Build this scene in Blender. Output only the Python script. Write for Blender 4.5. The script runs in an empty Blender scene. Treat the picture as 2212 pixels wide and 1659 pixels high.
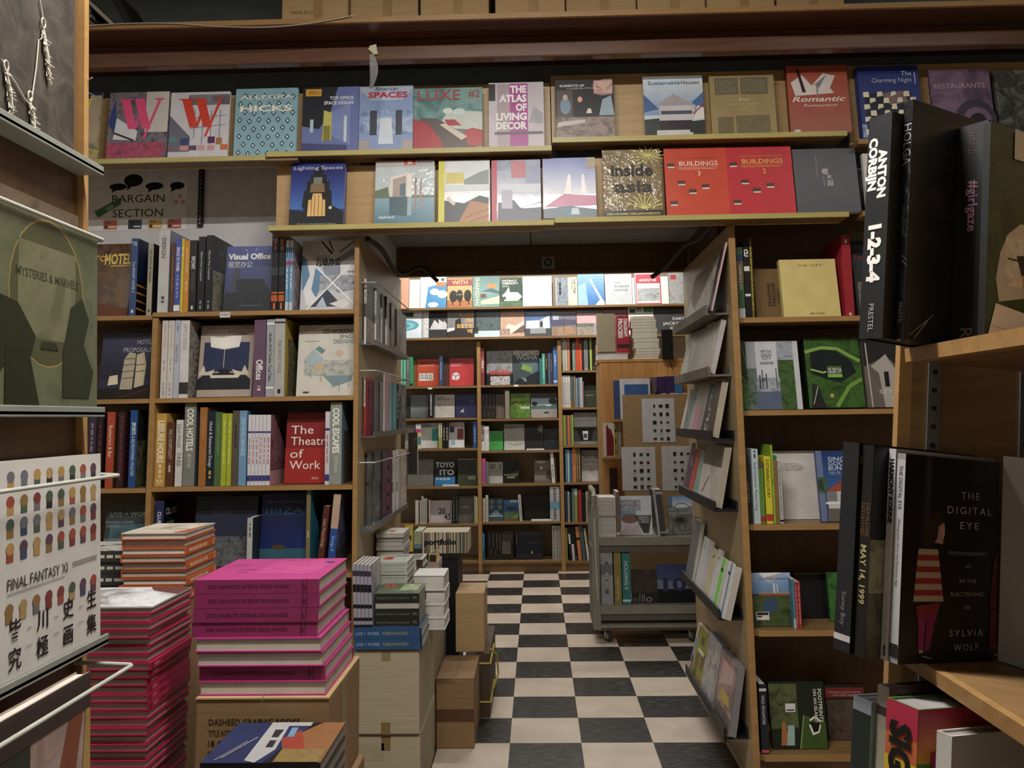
import bpy, math, random
from mathutils import Vector, Matrix
random.seed(7)
C = bpy.context.scene.collection
SC = bpy.context.scene
# ---------------------------------------------------------------- camera
F, PITCH, ROLL, YAW, H0 = 1843.3, .1256, .0144, .0272, 1.3832
PPX, PPY = 1106.0, 668.3
_cp, _sp, _cr, _sr, _cy, _sy = math.cos(PITCH), math.sin(PITCH), math.cos(ROLL), math.sin(ROLL), math.cos(YAW), math.sin(YAW)
RM = (Matrix(((_cy, -_sy, 0), (_sy, _cy, 0), (0, 0, 1))) @ Matrix(((1, 0, 0), (0, _cp, -_sp), (0, _sp, _cp)))
      @ Matrix(((_cr, 0, _sr), (0, 1, 0), (-_sr, 0, _cr))))
EYE = Vector((0, 0, H0))
cam = bpy.data.cameras.new('camera')
cam.sensor_fit = 'HORIZONTAL'; cam.sensor_width = 36.0
cam.lens = F / 2212 * 36
cam.shift_y = -(829.5 - PPY) / 2212
cam.clip_start = .05
camo = bpy.data.objects.new('camera', cam); C.objects.link(camo)
_r, _f, _u = RM.col[0], RM.col[1], RM.col[2]
camo.matrix_world = Matrix(((_r[0], _u[0], -_f[0], 0), (_r[1], _u[1], -_f[1], 0), (_r[2], _u[2], -_f[2], H0), (0, 0, 0, 1)))
SC.camera = camo
# ---------------------------------------------------------------- world, exposure
wd = bpy.data.worlds.new('world'); SC.world = wd; wd.use_nodes = True
wd.node_tree.nodes['Background'].inputs[0].default_value = (.8, .85, 1, 1)
wd.node_tree.nodes['Background'].inputs[1].default_value = .02
SC.view_settings.view_transform = 'Standard'; SC.view_settings.look = 'None'
SC.view_settings.gamma = 1.0; SC.view_settings.use_curve_mapping = False
SC.view_settings.exposure = 0.16
# ---------------------------------------------------------------- fluorescent tubes of the shop and added fill lights (x, y, z, length, watts)
TUBES = [(-.12, 1.35, 3.22, 1.2, 74), (-2.2, 1.0, 3.2, 1.2, 17), (2.0, 1.5, 3.34, 1.2, 6), (0, -.9, 3.36, 1.2, 3),  # left tube and the one behind the camera are added fill
         (-.75, 7.1, 3.27, 1.2, 30), (.65, 7.1, 3.27, 1.2, 33), (0, 5.4, 3.27, 1.2, 26)]  # last one added to brighten the floor and pine panel
for i, (x, y, z, ln, w) in enumerate(TUBES):
    L = bpy.data.lights.new('tube_light', 'AREA'); L.shape = 'RECTANGLE'; L.size = ln; L.size_y = .05; L.energy = w
    L.color = (1, .965, .90)
    o = bpy.data.objects.new('tube_light', L); C.objects.link(o); o.location = (x, y, z)

# ---------------------------------------------------------------- pixel rays to real points
def ray(x, y):
    return RM @ Vector(((x - PPX) / F, 1, -(y - PPY) / F))
def PY(x, y, d):
    v = ray(x, y); return EYE + v * (d / v.y)
def PX(x, y, X):
    v = ray(x, y); return EYE + v * (X / v.x)
def PZ(x, y, Z):
    v = ray(x, y); return EYE + v * ((Z - H0) / v.z)
def hit(x, y, o, n):
    v = ray(x, y); return EYE + v * ((o - EYE).dot(n) / v.dot(n))

# ---------------------------------------------------------------- materials
MATS = {}
def lin(c):
    g = .3 * c[0] + .59 * c[1] + .11 * c[2]
    return tuple((v / 12.92 if v <= .04045 else ((v + .055) / 1.055) ** 2.4) for v in (u + (g - u) * .12 for u in c))
def hexc(s):
    if len(s) == 3: s = ''.join(a * 2 for a in s)
    return lin(tuple(int(s[i:i + 2], 16) / 255 for i in (0, 2, 4)))
def newmat(name):
    m = bpy.data.materials.new(name); m.use_nodes = True
    nt = m.node_tree; b = nt.nodes['Principled BSDF']
    return m, nt, b
def N(nt, t, **kw):
    n = nt.nodes.new(t)
    for k, v in kw.items():
        if k in n.inputs: n.inputs[k].default_value = v
        else: setattr(n, k, v)
    return n
def mixc(nt, fac, a, b, mode='MIX'):
    n = nt.nodes.new('ShaderNodeMix'); n.data_type = 'RGBA'; n.blend_type = mode
    for k, v in ((0, fac), (6, a), (7, b)):
        if hasattr(v, 'links') or hasattr(v, 'is_linked'): nt.links.new(v, n.inputs[k])
        elif k == 0: n.inputs[0].default_value = v
        else: n.inputs[k].default_value = (*v, 1) if len(v) == 3 else v
    return n.outputs[2]
def ramp(nt, src, stops):
    r = nt.nodes.new('ShaderNodeValToRGB'); e = r.color_ramp.elements
    while len(e) < len(stops): e.new(.5)
    for k, (p, c) in enumerate(stops):
        e[k].position = p; e[k].color = (*c, 1)
    nt.links.new(src, r.inputs[0]); return r.outputs[0]
def mat(spec, rough=.42, coat=0.0, metal=0.0, bump=0.0):
    """plain printed or painted surface with a faint mottle; 'n:c1:c2:c3:scale' gives a printed photograph"""
    key = (spec, rough, coat, metal, bump)
    if key in MATS: return MATS[key]
    m, nt, b = newmat('surface_' + spec.replace(':', '_'))
    tc = N(nt, 'ShaderNodeTexCoord')
    if spec.startswith('n:'):
        _, c1, c2, c3, sc = spec.split(':')
        mp = N(nt, 'ShaderNodeMapping'); mp.inputs['Location'].default_value = (random.random() * 9, random.random() * 9, random.random() * 9)
        nt.links.new(tc.outputs['Object'], mp.inputs[0])
        nz = N(nt, 'ShaderNodeTexNoise', Scale=float(sc), Detail=5.0, Roughness=.65, Distortion=1.2)
        vo = N(nt, 'ShaderNodeTexVoronoi', Scale=float(sc) * 1.6, distance='CHEBYCHEV')
        nt.links.new(mp.outputs[0], nz.inputs[0]); nt.links.new(mp.outputs[0], vo.inputs[0])
        a = ramp(nt, nz.outputs[0], [(.36, hexc(c1)), (.5, hexc(c2)), (.64, hexc(c3))])
        v2 = ramp(nt, vo.outputs[0], [(.1, hexc(c1)), (.5, hexc(c2))])
        col = mixc(nt, .35, a, v2)
    else:
        c = hexc(spec)
        nz = N(nt, 'ShaderNodeTexNoise', Scale=14.0, Detail=3.0)
        nt.links.new(tc.outputs['Object'], nz.inputs[0])
        col = ramp(nt, nz.outputs[0], [(.3, tuple(v * .90 for v in c)), (.7, tuple(min(1, v * 1.06) for v in c))])
    nt.links.new(col, b.inputs['Base Color'])
    b.inputs['Roughness'].default_value = rough; b.inputs['Metallic'].default_value = metal
    b.inputs['Specular IOR Level'].default_value = .4
    if coat:
        b.inputs['Coat Weight'].default_value = coat; b.inputs['Coat Roughness'].default_value = .07
    if bump:
        nb = N(nt, 'ShaderNodeTexNoise', Scale=22.0, Detail=2.0, Distortion=2.5)
        nt.links.new(tc.outputs['Object'], nb.inputs[0])
        bp = N(nt, 'ShaderNodeBump', Strength=bump, Distance=.006); nt.links.new(nb.outputs[0], bp.inputs['Height'])
        nt.links.new(bp.outputs[0], b.inputs['Coat Normal']); nt.links.new(bp.outputs[0], b.inputs['Normal'])
    MATS[key] = m; return m
def wood(name, c1, c2, scale=(1.2, 14, 14), rough=.4):
    key = ('wood', name)
    if key in MATS: return MATS[key]
    m, nt, b = newmat(name)
    tc = N(nt, 'ShaderNodeTexCoord'); mp = N(nt, 'ShaderNodeMapping'); mp.inputs['Scale'].default_value = scale
    nt.links.new(tc.outputs['Object'], mp.inputs[0])
    nz = N(nt, 'ShaderNodeTexNoise', Scale=3.0, Detail=6.0, Roughness=.6, Distortion=.6)
    nt.links.new(mp.outputs[0], nz.inputs[0])
    nt.links.new(ramp(nt, nz.outputs[0], [(.3, hexc(c1)), (.7, hexc(c2))]), b.inputs['Base Color'])
    b.inputs['Roughness'].default_value = rough
    MATS[key] = m; return m
W_EDGE = wood('light_oak_edge', '98703f', 'ad8149', (2, 14, 14))
W_PAN = wood('oak_veneer_panel', '9a845f', 'ac956e', (10, 10, 1))
W_SHELF = wood('oak_shelf', '7a5a34', '8f6c42', (1.5, 16, 16))
W_DARK = wood('brown_back_board', '54391f', '6b4a2a', (12, 12, 1.2))
W_BACK = wood('oak_backing', 'b8905a', 'c9a26a', (1.2, 12, 16))
W_LEDGE = wood('yellow_oak_lip', 'a89a50', 'c0b063', (1.2, 14, 14))
W_RED = wood('reddish_board', '4a2a1a', '63392a', (1.2, 14, 14), .3)
W_ORANGE = wood('orange_pine', 'b5783c', 'd59a58', (14, 14, 1.0))
CARD = wood('cardboard', 'a58457', 'b39163', (3, 3, 60), .8)
CARDD = wood('cardboard_brown', '80603c', '8f6d46', (3, 3, 60), .8)
CARDW = wood('cardboard_pale', '9b8d72', 'aa9b80', (3, 3, 60), .8)
METAL = mat('7d7f80', .35, 0, .6); STEEL = mat('b9bab8', .3, 0, .3); BLACKM = mat('16161a', .5)
PAPER = mat('d9d5cb', .7)

# ---------------------------------------------------------------- mesh helpers
class MB:
    def __init__(s): s.v = []; s.f = []; s.m = []; s.mats = []
    def mi(s, m):
        if m not in s.mats: s.mats.append(m)
        return s.mats.index(m)
    def add(s, vs, fs, m):
        k = len(s.v); s.v += [tuple(a) for a in vs]; i = s.mi(m)
        for f in fs: s.f.append(tuple(k + j for j in f)); s.m.append(i)
    def box(s, a, b, m):
        (x0, y0, z0), (x1, y1, z1) = a, b
        s.add([(x0, y0, z0), (x1, y0, z0), (x1, y1, z0), (x0, y1, z0), (x0, y0, z1), (x1, y0, z1), (x1, y1, z1), (x0, y1, z1)],
              [(0, 3, 2, 1), (4, 5, 6, 7), (0, 1, 5, 4), (1, 2, 6, 5), (2, 3, 7, 6), (3, 0, 4, 7)], m); return s
    def hexa(s, p, m):
        """8 points: bottom ring then top ring"""
        s.add(p, [(0, 3, 2, 1), (4, 5, 6, 7), (0, 1, 5, 4), (1, 2, 6, 5), (2, 3, 7, 6), (3, 0, 4, 7)], m); return s
    def tube(s, pts, r, m, n=8):
        pts = [Vector(p) for p in pts]; rings = []
        for i, p in enumerate(pts):
            t = (pts[min(i + 1, len(pts) - 1)] - pts[max(i - 1, 0)]).normalized()
            a = t.cross(Vector((0, 0, 1)) if abs(t.z) < .9 else Vector((1, 0, 0))).normalized(); b = t.cross(a)
            rings.append([p + (a * math.cos(k * 2 * math.pi / n) + b * math.sin(k * 2 * math.pi / n)) * r for k in range(n)])
        vs = [q for rg in rings for q in rg]; fs = []
        for i in range(len(pts) - 1):
            for k in range(n): fs.append((i * n + k, i * n + (k + 1) % n, (i + 1) * n + (k + 1) % n, (i + 1) * n + k))
        fs.append(tuple(range(n))); fs.append(tuple(reversed(range((len(pts) - 1) * n, len(pts) * n))))
        s.add(vs, fs, m); return s
    def disc(s, c, ax, r, t, m, n=20):
        c = Vector(c); ax = Vector(ax).normalized()
        return s.tube([c - ax * t / 2, c + ax * t / 2], r, m, n)
    def obj(s, name, parent=None, mw=None, bevel=0):
        me = bpy.data.meshes.new(name); me.from_pydata(s.v, [], s.f)
        for m in s.mats: me.materials.append(m)
        me.polygons.foreach_set('material_index', s.m); me.update()
        o = bpy.data.objects.new(name, me); C.objects.link(o)
        if parent is not None: o.parent = parent
        if mw is not None: o.matrix_world = mw
        if bevel:
            bv = o.modifiers.new('bevel', 'BEVEL'); bv.width = bevel; bv.segments = 2; bv.limit_method = 'ANGLE'
        return o
def tag(o, label, cat, group=None, kind=None):
    o['label'] = label; o['category'] = cat
    if group: o['group'] = group
    if kind: o['kind'] = kind
    return o
def empty(name, loc, label, cat, group=None):
    o = bpy.data.objects.new(name, None); C.objects.link(o); o.location = loc; o.empty_display_size = .05
    return tag(o, label, cat, group)
def struct(name, mb):
    o = mb.obj(name); o['kind'] = 'structure'; return o
def part(name, mb, parent, bevel=0):
    """mesh given in world coordinates, hung under parent"""
    o = mb.obj(name, parent, None, bevel)
    p = parent; off = Vector()
    while p is not None: off += p.location; p = p.parent
    o.location = -off
    return o
def dup(o, parent=None):
    c = o.copy(); C.objects.link(c)
    if parent is not None: c.parent = parent
    for ch in o.children: dup(ch, c)
    return c

# ---------------------------------------------------------------- lettering
TXT = {}
def glyphs(body, bold=0, shear=0, space=1.0):
    key = (body, bold, shear, space)
    if key not in TXT:
        c = bpy.data.curves.new('letters', 'FONT'); c.body = body; c.resolution_u = 2; c.offset = bold; c.shear = shear; c.space_character = space
        o = bpy.data.objects.new('letters', c); me = o.to_mesh()
        vs = [(v.co.x, v.co.y) for v in me.vertices]; fs = [tuple(p.vertices) for p in me.polygons]
        o.to_mesh_clear(); bpy.data.objects.remove(o); bpy.data.curves.remove(c)
        xs = [a for a, b in vs] or [0]; ys = [b for a, b in vs] or [0]
        TXT[key] = (vs, fs, min(xs), max(xs), min(ys), max(ys))
    return TXT[key]
def put_text(mb, body, org, ex, ey, height, col, align='c', maxw=None, bold=0, shear=0, space=1.0, fit=None):
    """org = point on the baseline (left/centre/right), ex/ey unit vectors, height of a capital"""
    vs, fs, x0, x1, y0, y1 = glyphs(body.replace('_', ' '), bold, shear, space)
    k = height / .7; w = (x1 - x0) * k; sx = k
    if fit: sx = k * fit / max(w, 1e-6); w = fit
    elif maxw and w > maxw: sx = k * maxw / w; w = maxw
    ox = {'c': -w / 2, 'l': 0, 'r': -w}[align]
    mb.add([org + ex * (ox + (x - x0) * sx) + ey * (y * k) for x, y in vs], fs, mat(col, .5))

EPS = .00035
def draw(mb, ops, w, h, n0):
    """printed cover: ops in (0..1, 0..1) of the board, each a hair above the last"""
    z = n0; eps = min(EPS, .0016 / (ops.count(';') + 1))
    X, Y = Vector((1, 0, 0)), Vector((0, 1, 0))
    for op in ops.split(';'):
        a = op.split()
        if not a: continue
        z += eps; k = a[0]
        def pt(u, v): return Vector((float(u) * w, float(v) * h, z))
        if k == 'r': mb.add([pt(a[1], a[2]), pt(a[3], a[2]), pt(a[3], a[4]), pt(a[1], a[4])], [(0, 1, 2, 3)], mat(a[5], .35))
        elif k == 'n': mb.add([pt(a[1], a[2]), pt(a[3], a[2]), pt(a[3], a[4]), pt(a[1], a[4])], [(0, 1, 2, 3)], mat('n:%s:%s:%s:%s' % tuple(a[5:9]), .35))
        elif k == 'p':
            q = a[2:]; vs = [pt(q[i], q[i + 1]) for i in range(0, len(q), 2)]
            mb.add(vs, [tuple(range(len(vs)))], mat(a[1], .35))
        elif k == 'e':
            cu, cv, ru, rv = map(float, a[1:5])
            vs = [pt(cu + ru * math.cos(t * math.pi / 12), cv + rv * math.sin(t * math.pi / 12)) for t in range(24)]
            mb.add(vs, [tuple(range(24))], mat(a[5], .35))
        elif k == 'l':
            q = [Vector((float(a[i]) * w, float(a[i + 1]) * h, z)) for i in range(3, len(a), 2)]; hw = float(a[2]) * w / 2
            for p0, p1 in zip(q, q[1:]):
                d = (p1 - p0).normalized(); s = Vector((-d.y, d.x, 0)) * hw
                mb.add([p0 - s, p1 - s, p1 + s, p0 + s], [(0, 1, 2, 3)], mat(a[1], .35))
        elif k == 'g':
            c1, c2 = a[5], a[6]; nn = 10; u0, v0, u1, v1 = map(float, a[1:5])
            def hx(s): s = s if len(s) == 6 else ''.join(q * 2 for q in s); return [int(s[i:i + 2], 16) for i in (0, 2, 4)]
            A, B = hx(c1), hx(c2)
            for i in range(nn):
                t = i / (nn - 1); cc = '%02x%02x%02x' % tuple(round(x + (y - x) * t) for x, y in zip(A, B))
                va, vb = v0 + (v1 - v0) * i / nn, v0 + (v1 - v0) * (i + 1) / nn
                mb.add([pt(u0, va), pt(u1, va), pt(u1, vb), pt(u0, vb)], [(0, 1, 2, 3)], mat(cc, .35))
        elif k in 'tv':   # t text u v height col [align] [b..] [i..] [W..]; v = reading downwards
            al = 'c'; bo = sh = 0; fit = None; sp = 1.0
            for e in a[6:]:
                if e in 'clr': al = e
                elif e[0] == 'b': bo = float(e[1:] or .018)
                elif e[0] == 'i': sh = float(e[1:] or .25)
                elif e[0] == 'W': fit = float(e[1:])
                elif e[0] == 's': sp = float(e[1:])
            ex, ey = (X, Y) if k == 't' else (-Y, X)
            put_text(mb, a[1], pt(a[2], a[3]), ex, ey, float(a[4]) * h, a[5], al, None, bo, sh, sp, fit and fit * (w if k == 't' else h))
def draw_spine(mb, ops, t, h, inv=1):
    """spine at u=0 facing -u; 'T text vtop vbot colour hfrac', 'R v0 v1 colour', 'D v0 v1 colour' dashes"""
    z = 0.0
    for op in ops.split(';'):
        a = op.split()
        if not a: continue
        z -= EPS
        if a[0] == 'R':
            v0, v1 = float(a[1]) * h, float(a[2]) * h
            mb.add([(z, v0, 0), (z, v1, 0), (z, v1, -t), (z, v0, -t)], [(0, 1, 2, 3)], mat(a[3], .4))
        elif a[0] == 'T':
            v0, v1 = float(a[2]) * h, float(a[3]) * h; hf = float(a[5]) * t if len(a) > 5 else .55 * t
            bo = float(a[6][1:] or .02) if len(a) > 6 else 0
            off = float(a[7]) if len(a) > 7 else 0.5
            put_text(mb, a[1], Vector((z, v0, -t * off - hf / 2)), Vector((0, -1, 0)), Vector((0, 0, 1)), hf, a[4], 'l', abs(v0 - v1), bo)
        elif a[0] == 'D':
            v, v1 = float(a[1]) * h, float(a[2]) * h; rr = random.Random(len(a[3]) + int(v * 1e4))
            while v < v1:
                ln = rr.uniform(.008, .03); e = min(v + ln, v1)
                mb.add([(z, v, -t * .36), (z, e, -t * .36), (z, e, -t * .64), (z, v, -t * .64)], [(0, 1, 2, 3)], mat(a[3], .4)); v = e + .006
BOOKS = []
def book(fr, w, h, t, col, look, where, group, art='', sp='', scol=None, bcol=None, pages='d5cfc0', hard=True, tiny=False, name='book', rough=.4, coat=.0, bump=0, cat='book'):
    """fr: 4x4 frame whose x runs from spine to fore-edge, y up the cover, z out of the front cover"""
    mb = MB(); m = mat(col, rough, coat, 0, bump); ms = mat(scol, rough, coat, 0, bump) if scol else m; mbk = mat(bcol, rough) if bcol else m
    bt = min(.0028 if hard else .0008, t * .2)
    mb.box((0, 0, -bt), (w, h, 0), m); mb.box((0, 0, -t), (w, h, -t + bt), mbk); mb.box((0, 0, -t + bt), (bt, h, -bt), ms)
    mb.add([(-.0002, 0, 0), (-.0002, h, 0), (-.0002, h, -t), (-.0002, 0, -t)], [(0, 1, 2, 3)], ms)
    if art: draw(mb, art, w, h, 0)
    if sp: draw_spine(mb, sp, t, h)
    ins = .003 if hard else .0006
    pm = mat(pages, .8)
    if tiny:
        mb.box((bt, ins, -t + bt), (w - ins, h - ins, -bt), pm); o = mb.obj(name)
    else:
        o = mb.obj(name); pb = MB().box((bt, ins, -t + bt), (w - ins, h - ins, -bt), pm).obj('page_block', o)
    o.matrix_world = fr
    BOOKS.append((o, look, where)); o['category'] = cat
    if group: o['group'] = group
    return o
def frame(o, x, y, z):
    return Matrix(((x[0], y[0], z[0], o[0]), (x[1], y[1], z[1], o[1]), (x[2], y[2], z[2], o[2]), (0, 0, 0, 1)))
GAP = .0008
def face(x0, x1, ytop, Z, Yb, al, t, col, look, where, group, art='', roll=0, lim=None, **kw):
    """book standing with its front cover towards the room, reclined by al degrees on a ledge at height Z"""
    a = math.radians(al); up = Vector((0, math.sin(a), math.cos(a))); n = Vector((0, -math.cos(a), math.sin(a)))
    o = Vector((0, Yb, Z + GAP + t * math.sin(a) * 1.0))
    pt = hit((x0 + x1) / 2, ytop, o, n); h = (pt - o).dot(up)
    ym = (ytop + 0) ; mid = o + up * h * .5
    yb = None
    # width measured half way up
    pj = mid
    xl = hit_x(x0, mid, n); xr = hit_x(x1, mid, n)
    if lim: xl, xr = max(xl, lim[0] + .002), min(xr, lim[1] - .002)
    o.x = xl; w = xr - xl
    fr = frame(o, Vector((1, 0, 0)), up, n)
    if roll: fr = fr @ Matrix.Rotation(math.radians(roll), 4, 'Z')
    return book(fr, w, h, t, col, look, where, group, art, **kw)
def hit_x(px, mid, n):
    """x of the ray through column px at the height and depth of mid"""
    y = 800.0
    for _ in range(6):
        p = hit(px, y, mid, n); y += (p.z - mid.z) * F / mid.y
    return hit(px, y, mid, n).x
def spine(x0, x1, ytop, Z, Yf, dep, col, look, where, group, sp='', lean=0, art='', lim=None, **kw):
    """book standing upright with its spine towards the room, the front cover to the viewer's right"""
    n = Vector((0, -1, 0)); o = Vector((0, Yf, Z + GAP)); pt = hit((x0 + x1) / 2, ytop, o, n); h = pt.z - o.z
    mid = Vector((0, Yf, Z + h / 2)); xl, xr = hit_x(x0, mid, n), hit_x(x1, mid, n)
    if lim: xl, xr = max(xl, lim[0] + .001), min(xr, lim[1] - .0025)
    t = max(xr - xl - .0006, .004)
    fr = frame(Vector((xr, Yf, Z + GAP)), Vector((0, 1, 0)), Vector((0, 0, 1)), Vector((1, 0, 0)))
    if lean:
        L = math.radians(lean); fr = fr @ Matrix.Translation((0, 0, -t)) @ Matrix.Rotation(-L, 4, 'X') @ Matrix.Translation((0, 0, t))
        if lean < 0: fr.translation.z += t * math.sin(-L)
        if lean > 0: fr.translation.z += 0
    return book(fr, dep, h / max(math.cos(math.radians(lean)), .5), t, col, look, where, group, art, sp, **kw)

# ================================================================ THE SETTING
T = .305
def floor_mat():
    m, nt, b = newmat('checker_floor')
    tc = N(nt, 'ShaderNodeTexCoord')
    mp = N(nt, 'ShaderNodeMapping'); mp.inputs['Location'].default_value = (.1402 + 40 * T, -7.8162 + 60 * T, .05)
    nt.links.new(tc.outputs['Object'], mp.inputs[0])
    ck = N(nt, 'ShaderNodeTexChecker', Scale=1 / T); nt.links.new(mp.outputs[0], ck.inputs[0])
    ck.inputs[1].default_value = (1, 1, 1, 1); ck.inputs[2].default_value = (0, 0, 0, 1)
    m2 = N(nt, 'ShaderNodeMapping'); m2.inputs['Scale'].default_value = (18, 90, 1); nt.links.new(tc.outputs['Object'], m2.inputs[0])
    nz = N(nt, 'ShaderNodeTexNoise', Scale=1.0, Detail=4.0); nt.links.new(m2.outputs[0], nz.inputs[0])
    blk = ramp(nt, nz.outputs[0], [(.45, hexc('1c1b1c')), (.8, hexc('5a5450'))])
    n2 = N(nt, 'ShaderNodeTexNoise', Scale=5.0, Detail=5.0); nt.links.new(tc.outputs['Object'], n2.inputs[0])
    wht = ramp(nt, n2.outputs[0], [(.3, hexc('b8a795')), (.7, hexc('cdbcaa'))])
    nt.links.new(mixc(nt, ck.outputs[1], blk, wht), b.inputs['Base Color'])
    b.inputs['Roughness'].default_value = .33
    return m
X_L, X_R = -3.0, 3.0
DF = 3.4
MFLOOR = floor_mat()
BLUEW = mat('6f7c82', .7); WHITEW = mat('d6d4d8', .7); SOFF = mat('8f8d8a', .8); CREAM = mat('b9ad97', .8); CEIL = mat('b5b3ae', .9)
fb = MB(); fb.box((X_L, -1.6, -.05), (X_R, 8.4, 0), MFLOOR); struct('floor', fb)
struct('ceiling', MB().box((X_L, -1.6, 3.42), (X_R, 8.4, 3.5), CEIL))
struct('wall_back', MB().box((X_L, 8.3, 0), (X_R, 8.4, 3.42), CREAM))
struct('wall_left', MB().box((X_L - .1, -1.6, 0), (X_L, 8.4, 3.5), CREAM))
struct('wall_right', MB().box((X_R, -1.6, 0), (X_R + .1, 8.4, 3.5), CREAM))
struct('wall_front', MB().box((X_L, -1.7, 0), (X_R, -1.6, 3.5), CREAM))
XLI = PY(776, 560, DF).x; XLO = PY(766, 560, DF).x      # the aisle face and the outer face of the left end panel
XRI = PY(1573, 500, DF).x; XRO = PY(1587, 500, DF).x
ZL, ZR = PY(775, 515, DF).z, PY(1580, 488, DF).z
YB = 4.48                                               # far end of the aisle between the two bookcases
struct('wall_middle_left', MB().box((X_L, 3.70, 0), (XLO - .002, YB, 2.53), WHITEW).box((X_L, 3.5, 2.53), (XLO - .002, YB, 3.42), BLUEW))
struct('wall_middle_right', MB().box((XRO + .002, 3.76, 0), (X_R, YB, 2.3), W_DARK).box((XRO + .002, 3.5, 2.3), (X_R, YB, 3.42), BLUEW))
sm = MB(); sm.box((XLO - .001, 3.5, 2.3), (XRO + .001, YB - .03, 3.42), BLUEW)
for i in range(3):
    y = 3.5 + (YB - .03 - 3.5) * i / 3; y2 = 3.5 + (YB - .03 - 3.5) * (i + 1) / 3
    sm.box((XLO, y + .003, 2.288), (-.02, y2 - .003, 2.2995), SOFF); sm.box((-.012, y + .003, 2.288), (XRO, y2 - .003, 2.2995), SOFF)
struct('wall_middle_top', sm)
struct('trim_1', MB().box((XLO, YB - .028, 2.13), (XRO, YB, 2.42), W_DARK).box((XLO, YB - .04, 2.13), (XRO, YB - .029, 2.15), W_DARK))
# square plate with a hook on the beam over the aisle
p0 = PY(1184, 568, YB - .03)
pl = empty('hook_plate', p0, 'small square grey plate with a round hook on the brown beam over the aisle', 'hook')
part('plate', MB().box((p0.x - .033, YB - .034, p0.z - .033), (p0.x + .033, YB - .0285, p0.z + .033), SOFF), pl, .002)
part('hook', MB().tube([p0 + Vector((.018 * math.cos(t), -.012, .018 * math.sin(t))) for t in [k * math.pi / 8 for k in range(-14, 5)]], .004, BLACKM), pl)

def cable(pts, r, col, name, label, cat='cable', n=10):
    """smooth hanging cord through the points"""
    q = [Vector(p) for p in pts]; out = []
    for i in range(len(q) - 1):
        a = q[max(i - 1, 0)]; b = q[i]; c = q[i + 1]; d = q[min(i + 2, len(q) - 1)]
        for k in range(n):
            t = k / n
            out.append(.5 * ((2 * b) + (c - a) * t + (2 * a - 5 * b + 4 * c - d) * t * t + (3 * b - a - 3 * c + d) * t ** 3))
    out.append(q[-1]); o = MB().tube(out, r, col).obj(name); return tag(o, label, cat)

# ---------------------------------------------------------------- high shelf, beam under it
ZT1, ZT0 = PY(800, 36, 3.05).z, PY(800, 47, 3.05).z
hs = empty('high_shelf', (0, 3.05, ZT0), 'long brown shelf over the display ledges carrying cardboard boxes', 'shelf')
part('board', MB().box((X_L + .01, 3.065, ZT0), (X_R - .01, 3.498, ZT1 - .001), W_RED), hs)
part('front_edge', MB().box((X_L + .01, 3.05, ZT0), (X_R - .01, 3.064, ZT1), W_EDGE), hs)['label'] = 'lighter wooden front edge'
YBM = 3.19
part('beam', MB().box((X_L + .01, YBM, PY(800, 131, YBM).z), (X_R - .01, YBM + .05, PY(800, 100, YBM).z), wood('glossy_beam', '5f3d2c', '74503c', (1.2, 14, 14), .24)), hs, .006)
part('fascia', MB().box((X_L + .01, YBM + .02, PY(800, 100, YBM).z + .0005), (X_R - .01, YBM + .05, ZT0 - .001), W_RED), hs)

# ---------------------------------------------------------------- display ledges above the bookcases
def ledge(name, xa, xb, Z, label, lip=.018, yb=3.388, m=None, ztop=None, ba=None, bb=None):
    m = m or W_LEDGE
    e = empty(name, ((xa + xb) / 2, 3.3, Z), label, 'shelf', 'display ledges above the bookcases')
    xa, xb, qa, qb = (xa if ba is None else ba), (xb if bb is None else bb), xa, xb
    part('ledge_board', MB().box((xa, 3.312, Z - lip), (xb, yb, Z), W_SHELF), e)
    part('front_lip', MB().box((qa, 3.30, Z - lip), (qb, 3.3115, Z + .002), m), e)
    if ztop: part('backing_board', MB().box((xa, yb, Z - lip), (xb, yb + .018, ztop), W_BACK), e)
    return Z
ZA1, ZA2, ZA3 = PY(400, 340, 3.3).z, PY(800, 324, 3.3).z, PY(1500, 291, 3.3).z
ZB1, ZB2 = PY(800, 484, 3.3).z, PY(1500, 465, 3.3).z
xA, xB_, xC = PY(574, 335, 3.3).x, PY(1192.5, 310, 3.3).x, PY(1830, 285, 3.3).x
XH, XL2 = PY(646, 325, 3.33).x, PY(1171, 470, 3.33).x
xb0, xb1, xb2 = PY(579, 490, 3.3).x, PY(1197.5, 475, 3.3).x, PY(1834, 460, 3.3).x
ztopA = PY(1000, 186, 3.40).z
ledge('display_ledge', -2.6, xA - .002, ZA1, 'yellow oak display ledge above the bargain sign holding three books with a large W', ztop=ztopA - .02, bb=XH)
ledge('display_ledge', xA + .002, xB_ - .002, ZA2, 'yellow oak display ledge in the middle of the upper row holding the red sofa book', ztop=ztopA, ba=XH + .002)
ledge('display_ledge', xB_ + .002, xC, ZA3, 'yellow oak ledge at the right of the upper row holding the red wine glass book', ztop=ztopA + .03)
ledge('display_ledge', xb0, xb1 - .002, ZB1, 'lower yellow oak display ledge holding the glowing tower book', ztop=ZA1 - .02, bb=XL2 - .001, yb=3.402)
ledge('display_ledge', xb1 + .002, xb2, ZB2, 'lower yellow oak display ledge holding the two red books', ztop=ZA2 - .021, ba=XL2 + .001, yb=3.402)
xs4 = PY(1855, 310, 3.3).x
ZA4, ZB3 = PY(1900, 300, 3.3).z, PY(1880, 456, 3.3).z
ledge('display_ledge', xs4, 2.4, ZA4, 'brown display ledge holding the dark blue book behind the tall black books', m=W_EDGE, ztop=ZA4 + .34)
ledge('display_ledge', xs4, 2.4, ZB3, 'brown display ledge holding the rainbow striped book behind the tall black books', m=W_EDGE)

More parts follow.
